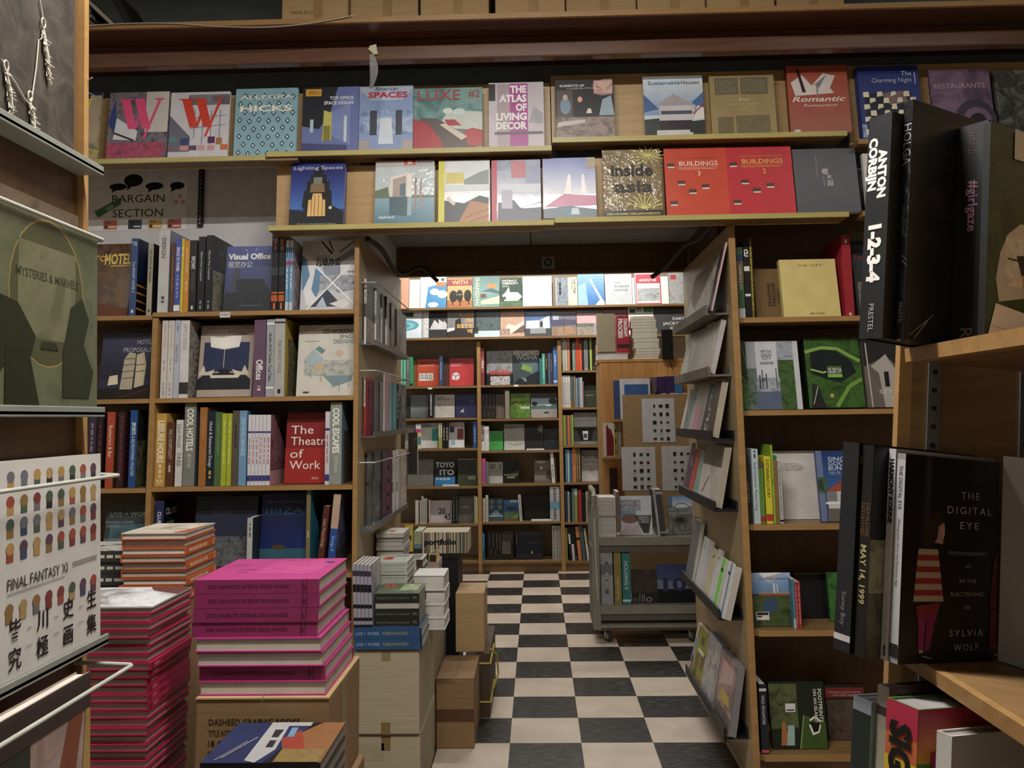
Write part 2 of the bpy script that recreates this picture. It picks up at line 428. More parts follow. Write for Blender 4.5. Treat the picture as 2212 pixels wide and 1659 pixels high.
# ---------------------------------------------------------------- the two front bookcases
def tray(parent, X0, X1, Y0, Y1, Zb, m, lip=.03, wire=None, th=.008):
    """U-shaped display tray screwed to an end panel; X1 is the open side"""
    s = 1 if X1 > X0 else -1; b = MB()
    xa, xb = min(X0, X1), max(X0, X1)
    b.box((xa, Y0, Zb), (xb, Y1, Zb + th), m)
    b.box((X1 - th if s > 0 else X1, Y0, Zb + th), (X1 if s > 0 else X1 + th, Y1, Zb + th + lip), m)
    b.box((X0 if s > 0 else X0 - th, Y0, Zb + th), (X0 + th if s > 0 else X0, Y1, Zb + th + lip), m)
    t = part('display_tray', b, parent)
    if wire:
        zw = wire
        w = MB().tube([(X0, Y0 - .005, zw), (X1 + .004 * s, Y0 - .003, zw), (X1 + .006 * s, Y0 + .02, zw), (X1 + .006 * s, Y1, zw), (X0, Y1 + .005, zw)], .0028, STEEL).obj('wire_guard', t)
    return Zb + th
SL = dict(a1=PY(280, 682, DF).z, b1=PY(510, 672, DF).z, a2=PY(280, 862, DF).z, b2=PY(450, 859, DF).z, a3=PY(280, 1055, DF).z, b3=PY(450, 1051, DF).z, b4=PY(745, 1237, DF).z)
XD = PY(335, 690, DF).x
lb = empty('bookcase', (-1.6, 3.6, 0), 'oak bookcase with five shelves under the bargain sign, its end panel facing the aisle', 'bookcase', 'bookcases beside the aisle')
part('end_panel', MB().box((XLO, DF + .004, 0), (XLI, YB, ZL), W_PAN).box((XLO, DF, 0), (XLI, DF + .0035, ZL), W_EDGE), lb)
part('divider', MB().box((XD - .011, DF + .002, .1), (XD + .011, 3.68, SL['b1'] - .022), W_EDGE), lb)
part('back_panel', MB().box((-2.6, 3.681, .05), (XLO - .003, 3.697, SL['b1'] - .02), W_DARK), lb)
part('plinth', MB().box((-2.6, 3.43, 0), (XLO - .003, 3.68, .09), W_DARK), lb)
for k, xa, xb in (('a1', -2.6, XD - .012), ('b1', XD - .011, XLO - .001), ('a2', -2.6, XD - .012), ('b2', XD + .012, XLO - .001), ('a3', -2.6, XD - .012), ('b3', XD + .012, XLO - .001), ('b4', -2.6, XLO - .001)):
    z = SL[k]; part('shelf', MB().box((xa, DF, z - .018), (xb, 3.68, z), W_SHELF).box((xa, DF - .001, z - .018), (xb, DF - .0002, z), W_EDGE), lb)
z4b = SL['b4'] - .36
part('shelf', MB().box((-2.6, DF, z4b - .018), (XLO - .001, 3.68, z4b), W_SHELF), lb)
LXO = -.655
LT = [PX(850, 757, LXO).z, PX(850, 934, LXO).z, PX(850, 1112, LXO).z]
LW = [PX(808, 608, LXO).z, PX(808, 800, LXO).z, PX(808, 999, LXO).z]
for z, w in zip(LT, LW): tray(lb, XLI + .0005, LXO, DF + .05, 4.36, z - .012, METAL, .018, w, .004)
SR = dict(r1=PY(1700, 684, DF).z, r2=PY(1750, 885, DF).z, r3=PY(1720, 1134, DF).z, r4=PY(1720, 1364, DF).z, r5=PY(1720, 1635, DF).z)
rb = empty('bookcase', (1.5, 3.6, 0), 'oak bookcase right of the aisle with city and garden books', 'bookcase', 'bookcases beside the aisle')
part('end_panel', MB().box((XRI, DF + .004, 0), (XRO, YB, ZR), W_PAN).box((XRI, DF, 0), (XRO, DF + .0035, ZR), W_EDGE), rb)
part('back_panel', MB().box((XRO + .001, 3.741, .0), (2.4, 3.757, 2.28), W_DARK), rb)
for k in ('r1', 'r2', 'r3', 'r4', 'r5'):
    z = SR[k]; part('shelf', MB().box((XRO + .001, DF + .02, z - .02), (2.4, 3.74, z), W_SHELF).box((XRO + .02, DF + .008, z - .02), (2.4, DF + .019, z), W_EDGE), rb)
part('plinth', MB().box((XRO + .001, 3.44, 0), (2.4, 3.74, SR['r5'] - .021), W_SHELF), rb)
RXO = .69
RT = []
for i, (px, py) in enumerate(((1530, 677), (1531, 813), (1538, 953), (1545, 1107), (1558, 1346), (1587, 1637))):
    z = PX(px, py, RXO).z; RT.append(tray(rb, XRI - .0005, RXO, DF + .05, 4.3, z, mat('6b6455', .5) if i < 2 else BLACKM, .032))
cable([(XLI + .012, 3.5, ZL + .02), (XLI + .03, 3.75, ZL + .02), (XLI + .05, 4.1, ZL - .03), (XLI + .12, 4.35, 2.16), (XLI + .2, 4.43, 2.1)], .011, BLACKM, 'cable', 'black cable drooping from the left bookcase top to the beam')
cable([(XRI - .02, 3.5, ZR + .06), (XRI - .03, 3.8, ZR + .04), (XRI - .05, 4.1, 2.2), (XRI - .11, 4.35, 2.14), (XRI - .17, 4.43, 2.1)], .012, BLACKM, 'cable', 'black cable running from the right bookcase top to the beam')
# slotted upright on the white wall beside the bargain sign
q0, q1 = PY(437, 362, 3.695), PY(437, 490, 3.695)
st = MB().box((q0.x - .011, 3.685, q1.z), (q0.x + .011, 3.6995, q0.z), BLACKM)
for i in range(14): zz = q1.z + .01 + i * .018; st.box((q0.x - .003, 3.6845, zz), (q0.x + .003, 3.6852, zz + .008), METAL)
tag(st.obj('slotted_upright'), 'black slotted shelf upright on the white wall right of the bargain sign', 'bracket')
# tape hanging from the beam, thin cable along the high shelf
a = PY(806, 112, YBM - .004)
tp = MB(); rr = Vector((1, 0, 0))
tp.add([a + Vector((-.012, 0, .025)), a + Vector((.012, 0, .03)), a + Vector((.02, -.002, -.012)), a + Vector((.004, -.001, -.012)), a + Vector((-.018, -.004, .008)),
        a + Vector((-.012, -.003, .025)), a + Vector((.012, -.003, .03)), a + Vector((.02, -.005, -.012)), a + Vector((.004, -.004, -.012)), a + Vector((-.018, -.007, .008))],
       [(0, 1, 2, 3, 4), (9, 8, 7, 6, 5), (0, 5, 6, 1), (1, 6, 7, 2), (2, 7, 8, 3), (3, 8, 9, 4), (4, 9, 5, 0)], mat('cfc9a8', .5))
film = newmat('clear_film'); film[2].inputs['Transmission Weight'].default_value = .75; film[2].inputs['Roughness'].default_value = .3; film[2].inputs['Base Color'].default_value = (.9, .92, .95, 1); film[2].inputs['IOR'].default_value = 1.1
to = tp.obj('tape_strip'); tag(to, 'torn strip of tape stuck on the beam with clear film hanging down', 'tape')
fv = []; 
for i in range(9):
    t = i / 8; cx = -.004 + .012 * math.sin(t * 3.0) - .004 * t; wv = .005 + .011 * math.sin(t * math.pi * .8 + .3)
    fv += [a + Vector((cx - wv, -.006 - .008 * math.sin(t * 5), -.012 - t * .14)), a + Vector((cx + wv, -.01 + .006 * math.sin(t * 6), -.012 - t * .14))]
fm = MB(); fm.add(fv, [(2 * i, 2 * i + 1, 2 * i + 3, 2 * i + 2) for i in range(8)], film[0]); fm.obj('hanging_film', to)
ca = [PY(x, y, 3.043) for x, y in ((125, 62), (245, 52), (360, 50), (470, 57), (560, 59), (640, 54), (720, 42), (768, 32))]
cable(ca, .0022, mat('b5aea4', .5), 'thin_wire', 'thin pale wire clipped along the edge of the high shelf', 'wire')
# bargain sign
s0, s1 = PY(160, 500, 3.697), PY(407, 360, 3.697)
sw, sh = s1.x - s0.x, s1.z - s0.z
sg = MB(); sg.box((0, 0, -.0006), (sw, sh, 0), mat('e6e4e6', .55))
ops = 't BARGAIN .56 .445 .125 1d1d24 W.47;t SECTION .56 .215 .125 1d1d24 W.45;'
for cu, cv, ru, rv in ((.375, .70, .08, .055), (.51, .80, .085, .10), (.70, .70, .08, .06), (.905, .70, .065, .06)):
    ops += f'e {cu} {cv} {ru} {rv} 18181a;p 18181a {cu-.05} {cv-rv*.6} {cu-.055} {cv-rv*1.7} {cu} {cv-rv*.8};'
for u, c in ((.32, 'd8764e'), (.54, '2b3149'), (.72, 'dba83a'), (.89, 'd0573c')):
    ops += f'r {u-.06} .02 {u+.06} .17 {c};t {"60%" if u > .5 and u < .6 else "40%" if u > .7 and u < .8 else "50%"} {u-.02} .115 .035 1b1b20 b;r {u-.01} .05 {u+.05} .07 e8e2da;r {u-.05} .035 {u-.025} .085 2a2622;'
ops += 'p 3f7a52 .17 .31 .34 .47 .39 .53 .41 .42 .21 .21;p 8fb09a .27 .36 .33 .42 .35 .37 .29 .31;'
for u, v in ((.93, .53), (.90, .44), (.96, .44)): ops += f'e {u} {v} .018 .03 d9879a;r {u-.012} {v-.005} {u+.012} {v+.005} f3d5da;'
draw(sg, ops, sw, sh, 0)
so = sg.obj('bargain_sign'); so.matrix_world = frame((s0.x, 3.6985, s0.z), Vector((1, 0, 0)), Vector((0, 0, 1)), Vector((0, -1, 0)))
tag(so, 'white paper bargain section sign with black speech bubbles on the wall', 'sign')

# ---------------------------------------------------------------- bookcases of the back room
DB = 7.9
def zb(x, y, d=DB): return PY(x, y, d).z
P1, P2, P3 = PY(1036, 1000, DB).x, PY(1213, 1000, DB).x, PY(1297, 1000, DB).x
C1 = [zb(960, y) for y in (834, 903, 969, 1051, 1132, 1213)]
C2 = [zb(1120, y) for y in (831, 904, 973, 1045, 1127, 1212)]
C3 = [zb(1250, y) for y in (800, 880, 962, 1042, 1128, 1212)]
LEFTX = -1.5
bb = empty('bookcase', (-.4, 8.1, 0), 'oak bookcase across the end of the back room filled with architecture books', 'bookcase')
ztp = zb(1034, 738)
for x in (LEFTX, P1, P2, P3): part('upright', MB().box((x - .017, DB - .005, 0), (x + .017, 8.22, ztp), W_EDGE), bb)
part('back_panel', MB().box((LEFTX, 8.222, 0), (P3 + .5, 8.24, 2.75), W_PAN), bb)
part('plinth', MB().box((LEFTX, DB + .03, 0), (P3, 8.21, min(C1[5], C2[5]) - .022), W_SHELF), bb)
for cs, xa, xb in ((C1, LEFTX, P1), (C2, P1, P2), (C3, P2, P3)):
    for z in cs: part('shelf', MB().box((xa + .018, DB, z - .02), (xb - .018, 8.22, z), W_SHELF), bb)
ZB0, ZBL1 = zb(1100, 662, 7.85), zb(1100, 727, 7.85)
for z, lab in ((ZB0, 'brown display ledge at the top of the back room under bright light'), (ZBL1, 'brown display ledge second from the top in the back room')):
    e = empty('display_ledge', (0, 7.85, z), lab, 'shelf', 'display ledges of the back room')
    part('ledge_board', MB().box((LEFTX, 7.85, z - .02), (1.5, 8.0, z), W_SHELF), e)
    part('backing_board', MB().box((LEFTX, 8.0, z - .02), (1.5, 8.015, z + .24), W_PAN), e)

# ================================================================ BOOKS IN ROWS
def row(text, where, group, Z, Yface=3.47, Ysp=3.43, al=7, dep=.22, tiny=False, lim=None):
    """one book a line:  F|S x0 x1 ytop thickness-or-depth colour | look | artwork | options   (pixels of the photograph; the
    books are set on the shelf at height Z, at depth Yface or Ysp)"""
    prev = None
    for ln in text.strip().split('\n'):
        q = [s.strip() for s in ln.split('|')] + ['', '', '']
        a = q[0].split(); art = q[2]
        op = dict(s.split('=') for s in q[3].split())
        kw = dict(tiny=tiny, coat=float(op.get('coat', 0)), bump=float(op.get('bump', 0)), rough=float(op.get('rough', .4)))
        if 'pages' in op: kw['pages'] = op['pages']
        if 'soft' in op: kw['hard'] = False; kw['name'] = 'paperback'
        if lim: kw['lim'] = lim
        if 'name' in op: kw['name'] = op['name']
        z = float(op['Z']) if 'Z' in op else Z
        x0, x1, yt = map(float, a[1:4]); td = float(a[4]); col = a[5]
        if a[0] == 'F':
            if 'scol' in op: kw['scol'] = op['scol']
            face(x0, x1, yt, z, float(op.get('Y', Yface)), float(op.get('al', al)), td, col, q[1], where, group, art, float(op.get('roll', 0)), **kw)
        else:
            kw['scol'] = col
            spine(x0, x1, yt, z, float(op.get('Y', Ysp)), td or dep, op.get('cov', col), q[1], where, group, art, float(op.get('lean', 0)), op.get('art', '').replace('~', ' '), **kw)

LIM_ZA1, LIM_ZA2, LIM_ZA3, LIM_ZA4 = (-2.6, XH), (XH + .002, xB_ - .002), (xB_ + .002, xC + .03), (xs4, 2.4)
LIM_ZB1, LIM_ZB2, LIM_ZB3 = (xb0, XL2 - .001), (XL2 + .001, xb2 + .06), (xs4 + .01, 2.4)
# ---- upper display ledge
GA = 'books on the upper display ledge'
row('''
F 128 215 200 .012 n:3d3a20:b9a878:27305f:14 | book with a big yellow W over a ruin | r 0 .88 1 1 1d2350;p b59f86 .62 .26 .95 .26 1 .95 .72 .95 .66 .6;n .05 .02 .66 .22 33331a c9c25a 8f8a3c 40;p d6d92c 0.02 0.9 0.285 0.9 0.285 0.882 0.02 0.882;p d6d92c 0.067 0.9 0.223 0.9 0.363 0.45 0.223 0.45;p d6d92c 0.316 0.45 0.363 0.45 0.504 0.882 0.457 0.882;p d6d92c 0.301 0.9 0.457 0.9 0.597 0.45 0.457 0.45;p d6d92c 0.472 0.3 0.511 0.3 0.753 0.882 0.706 0.882;p d6d92c 0.644 0.9 0.8 0.9 0.8 0.882 0.644 0.882;e .58 .75 .07 .02 d8506a;t TURE .9 .1 .05 d6d92c
F 233 362 199 .012 n:2a2430:7d7480:4a3040:12 | book with a big pink W over a building | r .62 .4 1 1 cfc8be;p 2b3f86 0 .55 .1 .9 .16 .45 .1 .4;p d8dbe0 .1 .3 .14 .62 .5 .42 .48 .28;n 0 .02 .95 .25 7a2540 c04a6e 4d1a2a 46;p f04a80 0.14 0.9 0.405 0.9 0.405 0.882 0.14 0.882;p f04a80 0.187 0.9 0.343 0.9 0.483 0.45 0.343 0.45;p f04a80 0.436 0.45 0.483 0.45 0.624 0.882 0.577 0.882;p f04a80 0.421 0.9 0.577 0.9 0.717 0.45 0.577 0.45;p f04a80 0.592 0.3 0.631 0.3 0.873 0.882 0.826 0.882;p f04a80 0.764 0.9 0.92 0.9 0.92 0.882 0.764 0.882;l 33262e .03 .1 .4 .45 .28;t EMOTION .93 .12 .05 e0466f
F 366 494 199 .013 d3d0d8 | book with a big red W over a tiled pool | p 6a6c7c 0 .3 0 .65 .36 .32 .36 .1 0 .1;n .3 .8 1 .96 4a4a55 8a8890 6a6a74 8;l 7b82a0 .015 .42 .3 .42 .75;l 7b82a0 .015 .56 .2 .56 .72;l 7b82a0 .015 .7 .2 .7 .72;l 7b82a0 .015 .85 .3 .85 .72;l 7b82a0 .012 .35 .45 .95 .5;l 7b82a0 .012 .35 .6 .95 .64;r .02 .24 .14 .32 4f8a80;r .2 .2 .34 .3 34417a;r .66 .22 .78 .32 5d2455;r .8 .2 .9 .3 b3703a;r .2 .12 .34 .19 d98f92;r .36 .12 .48 .19 5d3f6c;r .5 .12 .62 .19 d8a0a0;r .66 .12 .78 .19 d69a97;r .88 .12 1 .2 d06a30;p e23a26 0.14 0.9 0.405 0.9 0.405 0.883 0.14 0.883;p e23a26 0.187 0.9 0.343 0.9 0.483 0.465 0.343 0.465;p e23a26 0.436 0.465 0.483 0.465 0.624 0.883 0.577 0.883;p e23a26 0.421 0.9 0.577 0.9 0.717 0.465 0.577 0.465;p e23a26 0.592 0.32 0.631 0.32 0.873 0.883 0.826 0.883;p e23a26 0.764 0.9 0.92 0.9 0.92 0.883 0.764 0.883
F 507 641 191 .018 86b5c6 | pale blue book with a scattered black lozenge pattern | LOZ t ALLEGRA .5 .84 .062 e8e6dc W.86 b;t HICKS .5 .66 .085 f2efe2 W.84 b.03
''' .replace('LOZ', ''.join(f'p 22262c {u} {v} {u+.04} {v+.045} {u} {v+.09} {u-.04} {v+.045};p c9e4ea {u} {v+.02} {u+.022} {v+.045} {u} {v+.07} {u-.022} {v+.045};' for k in range(8) for u, v in [(.08 + .155 * i + (.075 if k % 2 else 0), .02 + .118 * k - .02 * (i % 2)) for i in range(6)])),
    'on the upper display ledge', GA, ZA1 + .001, 3.322, al=3.6, lim=LIM_ZA1)
row('''
F 653 775 188 .022 6a77b5 | violet-blue book with a yellow-lit corridor and orange sticker | p 23242e 0 .4 0 1 .62 1 .5 .62 .3 .35;p 7d8fc9 .5 .25 .5 .6 .85 .75 .85 .1;p c9c05a .36 .17 .52 .17 .52 .6 .38 .64;p 8d8430 .38 .17 .5 .17 .5 .4 .38 .4;r .14 .3 .2 .5 a9d0d8;p 474d80 0 0 .8 0 .8 .1 0 .14;r .74 .15 .79 .55 d8d8e0;t TOP_OFFICE .9 .80 .05 f0eff5 r b.02 W.42;r .05 .86 .33 .97 e0a030;t 30% .17 .89 .05 4a2c10 W.14;t off .28 .89 .03 5a3c18;t SPACE_DESIGN .9 .725 .05 f0eff5 r b.02 W.52
F 776 892 186 .02 8ea6d6 | light blue book showing a symmetrical glass hall | r 0 .88 1 1 aab3c4;p b9c8e8 0 .98 .2 .78 .8 .78 1 .98;n 0 .25 1 .62 5b76b0 9fb7e0 d8e4f5 14;r .2 .24 .33 .62 3f4250;r .68 .24 .8 .62 3f4250;p dbe6f5 .36 .1 .64 .1 .6 .5 .4 .5;r 0 .02 .2 .16 b3a9a8;r .8 .02 1 .16 b3a9a8;t American .5 .93 .06 1f2024 W.42;t SPACES .53 .82 .085 d6263c b.03 W.74
F 893 1042 190 .02 n:2f5d62:6fa3a0:8a9a90:9 | square book with a red sofa in a teal room | r 0 0 1 .3 8a8378;p c9cfc4 .35 .35 .5 .62 1 .6 1 .3;p 5a4a45 .1 .1 .1 .52 .35 .5 .8 .2 .95 0 .5 0;p b8222b 0 .12 .0 .5 .22 .42 .42 .12 .42 .02 0 0;p c02a34 .72 .28 .85 .34 1 .3 1 .05 .8 .05;p b5252c .45 .48 .6 .48 .7 .38 .5 .38;p d8c8b8 .38 .4 .46 .42 .78 .2 .7 .14;e .5 .62 .07 .05 dfe8e0;e .66 .6 .09 .06 cfe0da;t LUXE .37 .8 .17 c4343a W.62;t #2 .88 .84 .12 b5343a
F 1056 1175 178 .026 cfc6cf | lilac book with white block letters on a magenta band | r .15 0 .38 .98 b59fa8;r .38 0 .71 .98 b53a98;r 0 .72 .12 .98 17171b;p a8a4b2 .72 .38 .82 .62 .98 .52 .98 .36;r .1 .2 .98 .24 5e5668;t THE .69 .84 .105 fbf8fb r b.05 W.3;t ATLAS .69 .70 .105 fbf8fb r b.05 W.5;t OF .69 .56 .105 fbf8fb r b.05 W.2;t LIVING .69 .42 .105 fbf8fb r b.05 W.56;t DECOR .69 .28 .105 fbf8fb r b.05 W.56
''', 'on the upper display ledge', GA, ZA2 + .001, 3.322, al=3.6, lim=LIM_ZA2)
row('''
F 1200 1327 172 .024 1d1b1e | black book with a chandelier and portrait of a lady | p a9868a .82 1 .64 .92 .68 .75 .8 .72 .98 .74 .98 1;n .66 .76 .98 .98 c98a80 e8c0b0 7a4a48 30;r .02 .3 .3 .82 5a4844;e .17 .55 .09 .14 7f96b0;e .17 .7 .04 .05 d8b8a8;p 9fb4c4 .8 .65 .95 .72 1 .38 .74 .38;n 0 .02 1 .36 6a5850 a08a80 2f2a2a 16;p cfc4bc .05 .28 .5 .32 .5 .26 .02 .2;e .42 .66 .04 .05 e8a88a;p f0dcc4 .52 .42 .62 .42 .6 .5 .55 .5;t ELEMENTS_OF .08 .88 .035 f2eeee l b.02 W.42;t CLASSICAL_STYLE .2 .835 .03 d8d2d2 l W.46
F 1391 1520 164 .02 cfdbe8 | book with a pale house under blue sky | g 0 .35 1 .95 8aa6cf e4ecf2;r 0 .95 1 1 8d8c90;p 4a6ba8 0 .4 0 .7 .25 .45;p 5273ac 1 .4 1 .72 .8 .55;p b5a8ac .2 .52 .5 .7 .82 .52;r .26 .28 .84 .5 d8cccc;r .28 .36 .8 .42 4a5a70;p 3c423f 0 0 0 .28 .25 .3 .25 0;p 353b38 .8 0 1 0 1 .26 .8 .24;r .25 .06 .8 .26 3a3438;r .2 .02 .75 .1 d8d2d4;p e8e0dc .82 .26 1 .28 1 .46 .9 .5;l b03a3a .02 .82 .36 1 .52;t Sustainable .08 .855 .062 3a86c0 l b.012 W.54;t Houses .64 .855 .062 4a5058 l W.3
F 1535 1675 163 .022 a58f5e | tan book with wrought iron gates | r .08 .68 .44 .96 6d6652;r .48 .68 .9 .96 6d6652;n .1 .7 .42 .94 55503e 8a8064 4a4636 90;n .5 .7 .88 .94 55503e 8a8064 4a4636 90;n .1 .03 .34 .3 8a7a55 6d6244 9a8658 70;n .38 .03 .9 .32 8a7a55 6d6244 9a8658 70;t Iron .52 .57 .05 f0e6cc i W.16;t History_and_Techniques .52 .5 .025 e0d4b4 i W.48
F 1703 1848 141 .026 b5523f | rust red book with a martini glass | g 0 0 1 .55 a8604c b8503e;p e8dcd8 .12 .55 .06 .75 .25 .86 .4 .7 .6 .88 .8 .84 .7 .66 .76 .58;p 8a8488 .28 .84 .46 .72 .66 .86 .52 .66;r .475 .5 .5 .7 8f878a;p 3a1c18 .24 .6 .3 .6 .2 .95 .16 .95;t Romantic .5 .46 .075 f8f2e6 i.3 b.015 W.88;t Restaurants .52 .385 .04 f2e8da i.3 W.56;r .06 .01 .16 .05 e0d8d0 | scol=6a2418
''', 'on the upper display ledge', GA, ZA3 + .001, 3.322, al=3.6, lim=LIM_ZA3)  # grey strip atop the pale house cover is painted shadow
row('''
F 1858 1990 142 .04 2c3a86 | dark blue book with a chequer of white quadrilaterals | n 0 .02 1 .2 2c3f80 9ab0d8 1f2a60 12;r .08 .12 .85 .62 12152c;p 8a6a66 .35 .62 .5 .45 .8 .5 .7 .65;CHK t The .88 .86 .06 dfe4f2 r;t Charming_Night .88 .77 .06 c8cfe6 r W.66;l e8ecf5 .012 .93 .74 .93 .9 | pages=e8e4dc
F 2013 2144 150 .012 5c4560 | dusky purple book with a spiral tunnel | n 0 0 1 1 5a4260 8a6a88 3d2c46 5;e .7 .25 .34 .3 42324e;e .72 .22 .24 .22 7a5c80;e .73 .2 .15 .15 1c1626;t RESTAURANTS .48 .72 .075 c9a8b8 W.84
F 2155 2250 152 .024 n:20221f:454844:8d9088:16 | dark grey book of rippling waves
'''.replace('CHK', ''.join(f'p f0e8d0 {u} {v} {u+.1} {v+.015*((i+k)%3)} {u+.09} {v+.075} {u+.012*(i%3)} {v+.07};' for k in range(7) for i in range(4) for u, v in [(.06 + .22 * i + (.1 if k % 2 else 0), .06 + .085 * k)])),
    'on the brown ledge behind the tall black books', GA, ZA4 + .004, 3.322, al=3.6, lim=LIM_ZA4)

# ---- lower display ledge
GB = 'books on the lower display ledge'
row('''
F 627 744 351 .03 26348f | deep blue book with a glowing stepped tower | g 0 .25 1 .9 3f72c4 20267a;p 10121c 0 0 1 0 1 .2 .8 .3 .6 .22 .2 .22 0 .26;p 171518 .42 .92 .58 .92 .6 .8 .66 .8 .66 .7 .72 .7 .72 .55 .76 .55 .78 .3 .7 .2 .3 .2 .22 .3 .26 .55 .3 .55 .3 .7 .36 .7 .36 .8 .42 .8;r .42 .66 .58 .76 7c8678;p 8a6a48 .36 .52 .64 .52 .62 .66 .38 .66;p f0c070 .33 .14 .66 .14 .65 .4 .6 .4 .58 .5 .42 .5 .4 .4 .34 .4;l 7a3c18 .01 .4 .14 .4 .4;l 7a3c18 .01 .46 .14 .46 .48;l 7a3c18 .01 .53 .14 .53 .48;l 7a3c18 .01 .6 .14 .6 .4;e .75 .27 .03 .025 f0e0a8;t Lighting_Spaces .5 .885 .055 d9deea W.9;t The_Art_of_Architectural_Lighting .5 .012 .02 b8b8b8 W.7 |
F 810 938 347 .028 c7d3d8 | book with a white cube pavilion mirrored in a pool | r 0 .9 1 1 b8b2b4;r .48 .93 .68 1 c84a34;t 30 .58 .945 .05 f2e6dc b.04;t IN_INDIA .84 .945 .03 3a3a3e W.25;g 0 .0 1 .42 4f7f95 8aaebc;r 0 .4 1 .44 6f7a58;p 6a7a60 0 .42 0 .52 .22 .58 .24 .42;p e6ddd6 .25 .42 .25 .74 .55 .8 .55 .42;p b59f94 .3 .42 .3 .7 .38 .72 .52 .76 .52 .42;p 5f7484 .42 .44 .42 .62 .52 .64 .52 .42;p f0e8e0 .55 .42 .55 .8 .62 .78 .62 .42;r .67 .2 .7 .72 a8807a;r .76 .22 .79 .7 b09088;p 46646f .25 .14 .25 .42 .55 .42 .55 .12;p 9fb8c4 .55 .12 .62 .12 .62 .42 .55 .42;t skyboard .2 .08 .045 eef2f2 b.02 W.26 | coat=1 bump=.25
F 947 1058 346 .034 n:c9cfd8:dfe3e8:a8b0b8:6 | wrapped book with a yellow spine and timber deck | r 0 0 .12 1 d9cf2e;r .14 .62 .5 .8 d8c860;p 8d9498 .5 .6 .98 .6 .98 .84 .8 .8 .5 .68;r .12 .5 1 .6 d8dde2;p 3a3c40 .12 0 .12 .35 .5 .3 .8 .42 .98 .38 .98 .2 .6 0;p b5733a .4 0 .98 0 .98 .28 .62 .34;p e0d0b8 .14 .38 .3 .26 .34 .3 .2 .42;l 6a3c20 .012 .5 .06 .98 .2;l 6a3c20 .012 .6 .0 .98 .1 | coat=1 scol=d9cf2e rough=.25
F 1062 1172 345 .03 n:8a92b0:aab2c8:6a7088:7 | wrapped book with a red spine and grey city view | r 0 0 .11 1 c93a55;r .4 .7 .7 .98 c87480;r .7 .6 1 .9 9aa4c4;r .12 .45 1 .6 d4d8e4;p 5f6272 .12 0 .12 .3 .45 .34 .6 .2 1 .22 1 0;r .2 .2 .42 .5 b8b2c4;l 454858 .015 .5 .18 1 .3 | coat=1 scol=c93a55 rough=.25
''', 'on the lower display ledge', GB, ZB1 + .001, 3.322, al=6.5, lim=LIM_ZB1)
_rays = ''.join(f'l dfd870 .012 .78 .9 {.78+.28*math.cos(t):.3f} {.9+.14*math.sin(t):.3f};' for t in [k * .42 for k in range(15)])
_ray2 = ''.join(f'l dfd870 .014 .68 .11 {.68+.34*math.cos(t):.3f} {.11+.22*math.sin(t):.3f};' for t in [.3 + k * .3 for k in range(9)])
row(f'''
F 1173 1287 341 .02 aab4dc | wrapped pale lilac book with light rays | g 0 .4 1 1 e8e8f6 8d9ad4;p ffffff .4 .4 .48 .72 .52 .72 .54 .4;p ffffff .72 .4 .74 .72 .78 .72 .82 .4;p d88aa8 0 .18 .4 .4 1 .36 1 .2;p 6a7a88 0 0 1 0 1 .14 .5 .2 0 .16;p 5a8aa0 .44 .04 .72 .04 .68 .18 .44 .18;p cfd8e0 .52 .06 .68 .06 .66 .16 .54 .16;r .84 .82 1 1 b8a890 | coat=1 rough=.2
F 1303 1429 322 .03 8a744a | gold book with chunky black lettering and yellow sparks | {_rays}{_ray2}l dfd870 .012 .1 .2 .2 .26 .28 .34;t inside .5 .6 .17 2b2724 b.03 W.72;t asia .52 .36 .17 3d352c b.03 W.66;r 0 0 1 .09 221f1d;t INDIA_INDONESIA_CHINA_JAPAN_MOROCCO .5 .025 .03 dfd870 b W.9 | coat=1 bump=.5 rough=.35
F 1437 1572 319 .036 d8482e | orange-red book with a white serif heading and number 3 | t BUILDINGS .55 .73 .068 f2ece0 W.62;r .2 .705 .86 .708 f2e6d8;t A_SIGHT_OF_ARCHITECTURE_MUSEUM .52 .83 .022 7a3428 W.66;t Celebrating_Chinese_Architecture .52 .675 .022 f0dccc W.6;t 3 .55 .58 .07 f2ece0;BLD | rough=.35 scol=8a1f1a
F 1572 1714 317 .036 d2303a | crimson book with a yellow serif heading and number 2 | t BUILDINGS .55 .75 .068 e8d04a W.62;r .2 .725 .86 .728 e8c84a;t A_SIGHT_OF_ARCHITECTURE_MUSEUM .52 .85 .022 c8a03a W.66;t Celebrating_Chinese_Architecture .52 .695 .022 e8c84a W.6;t 2 .57 .6 .07 e8d04a;BLD | rough=.35 scol=7a161c
F 1717 1868 321 .03 56565c | plain dark grey book with small white characters | t 樱 .49 .6 .07 e8dce0;t 木 .55 .52 .06 e0d4d8;t 設 .56 .42 .07 e8dce0;l d0c8cc .006 .46 .4 .46 .56;l c8c4c8 .004 .36 .55 .36 .88 | rough=.3
'''.replace('BLD', ''.join(f'r {u} {v} {u+.12} {v+.05} 5d3a32;r {u+.01} {v-.02} {u+.12} {v} e8d8c8;' for u, v in ((.2, .46), (.58, .4), (.37, .33), (.06, .16), (.04, .72)))), 'on the lower display ledge', GB, ZB2 + .001, 3.322, al=6.5, lim=LIM_ZB2)
row('''
F 1868 2010 330 .02 d8d4d0 | white ring-bound book with rainbow stripes | r .1 .75 1 1 2f4a34;p d8b84a .1 .5 .3 .62 1 .62 1 .55 .3 .55 .1 .45;p b8453a .1 .45 .3 .55 1 .55 1 .48 .3 .48 .1 .4;p 5a4a90 .1 .4 .3 .48 1 .48 1 .4 .3 .4 .1 .34;r .1 .3 1 .34 3a2a2e | scol=c9c9c4
''', 'on the brown ledge behind the tall black books', GB, ZB3 + .001, 3.322, al=3.6, lim=LIM_ZB3)

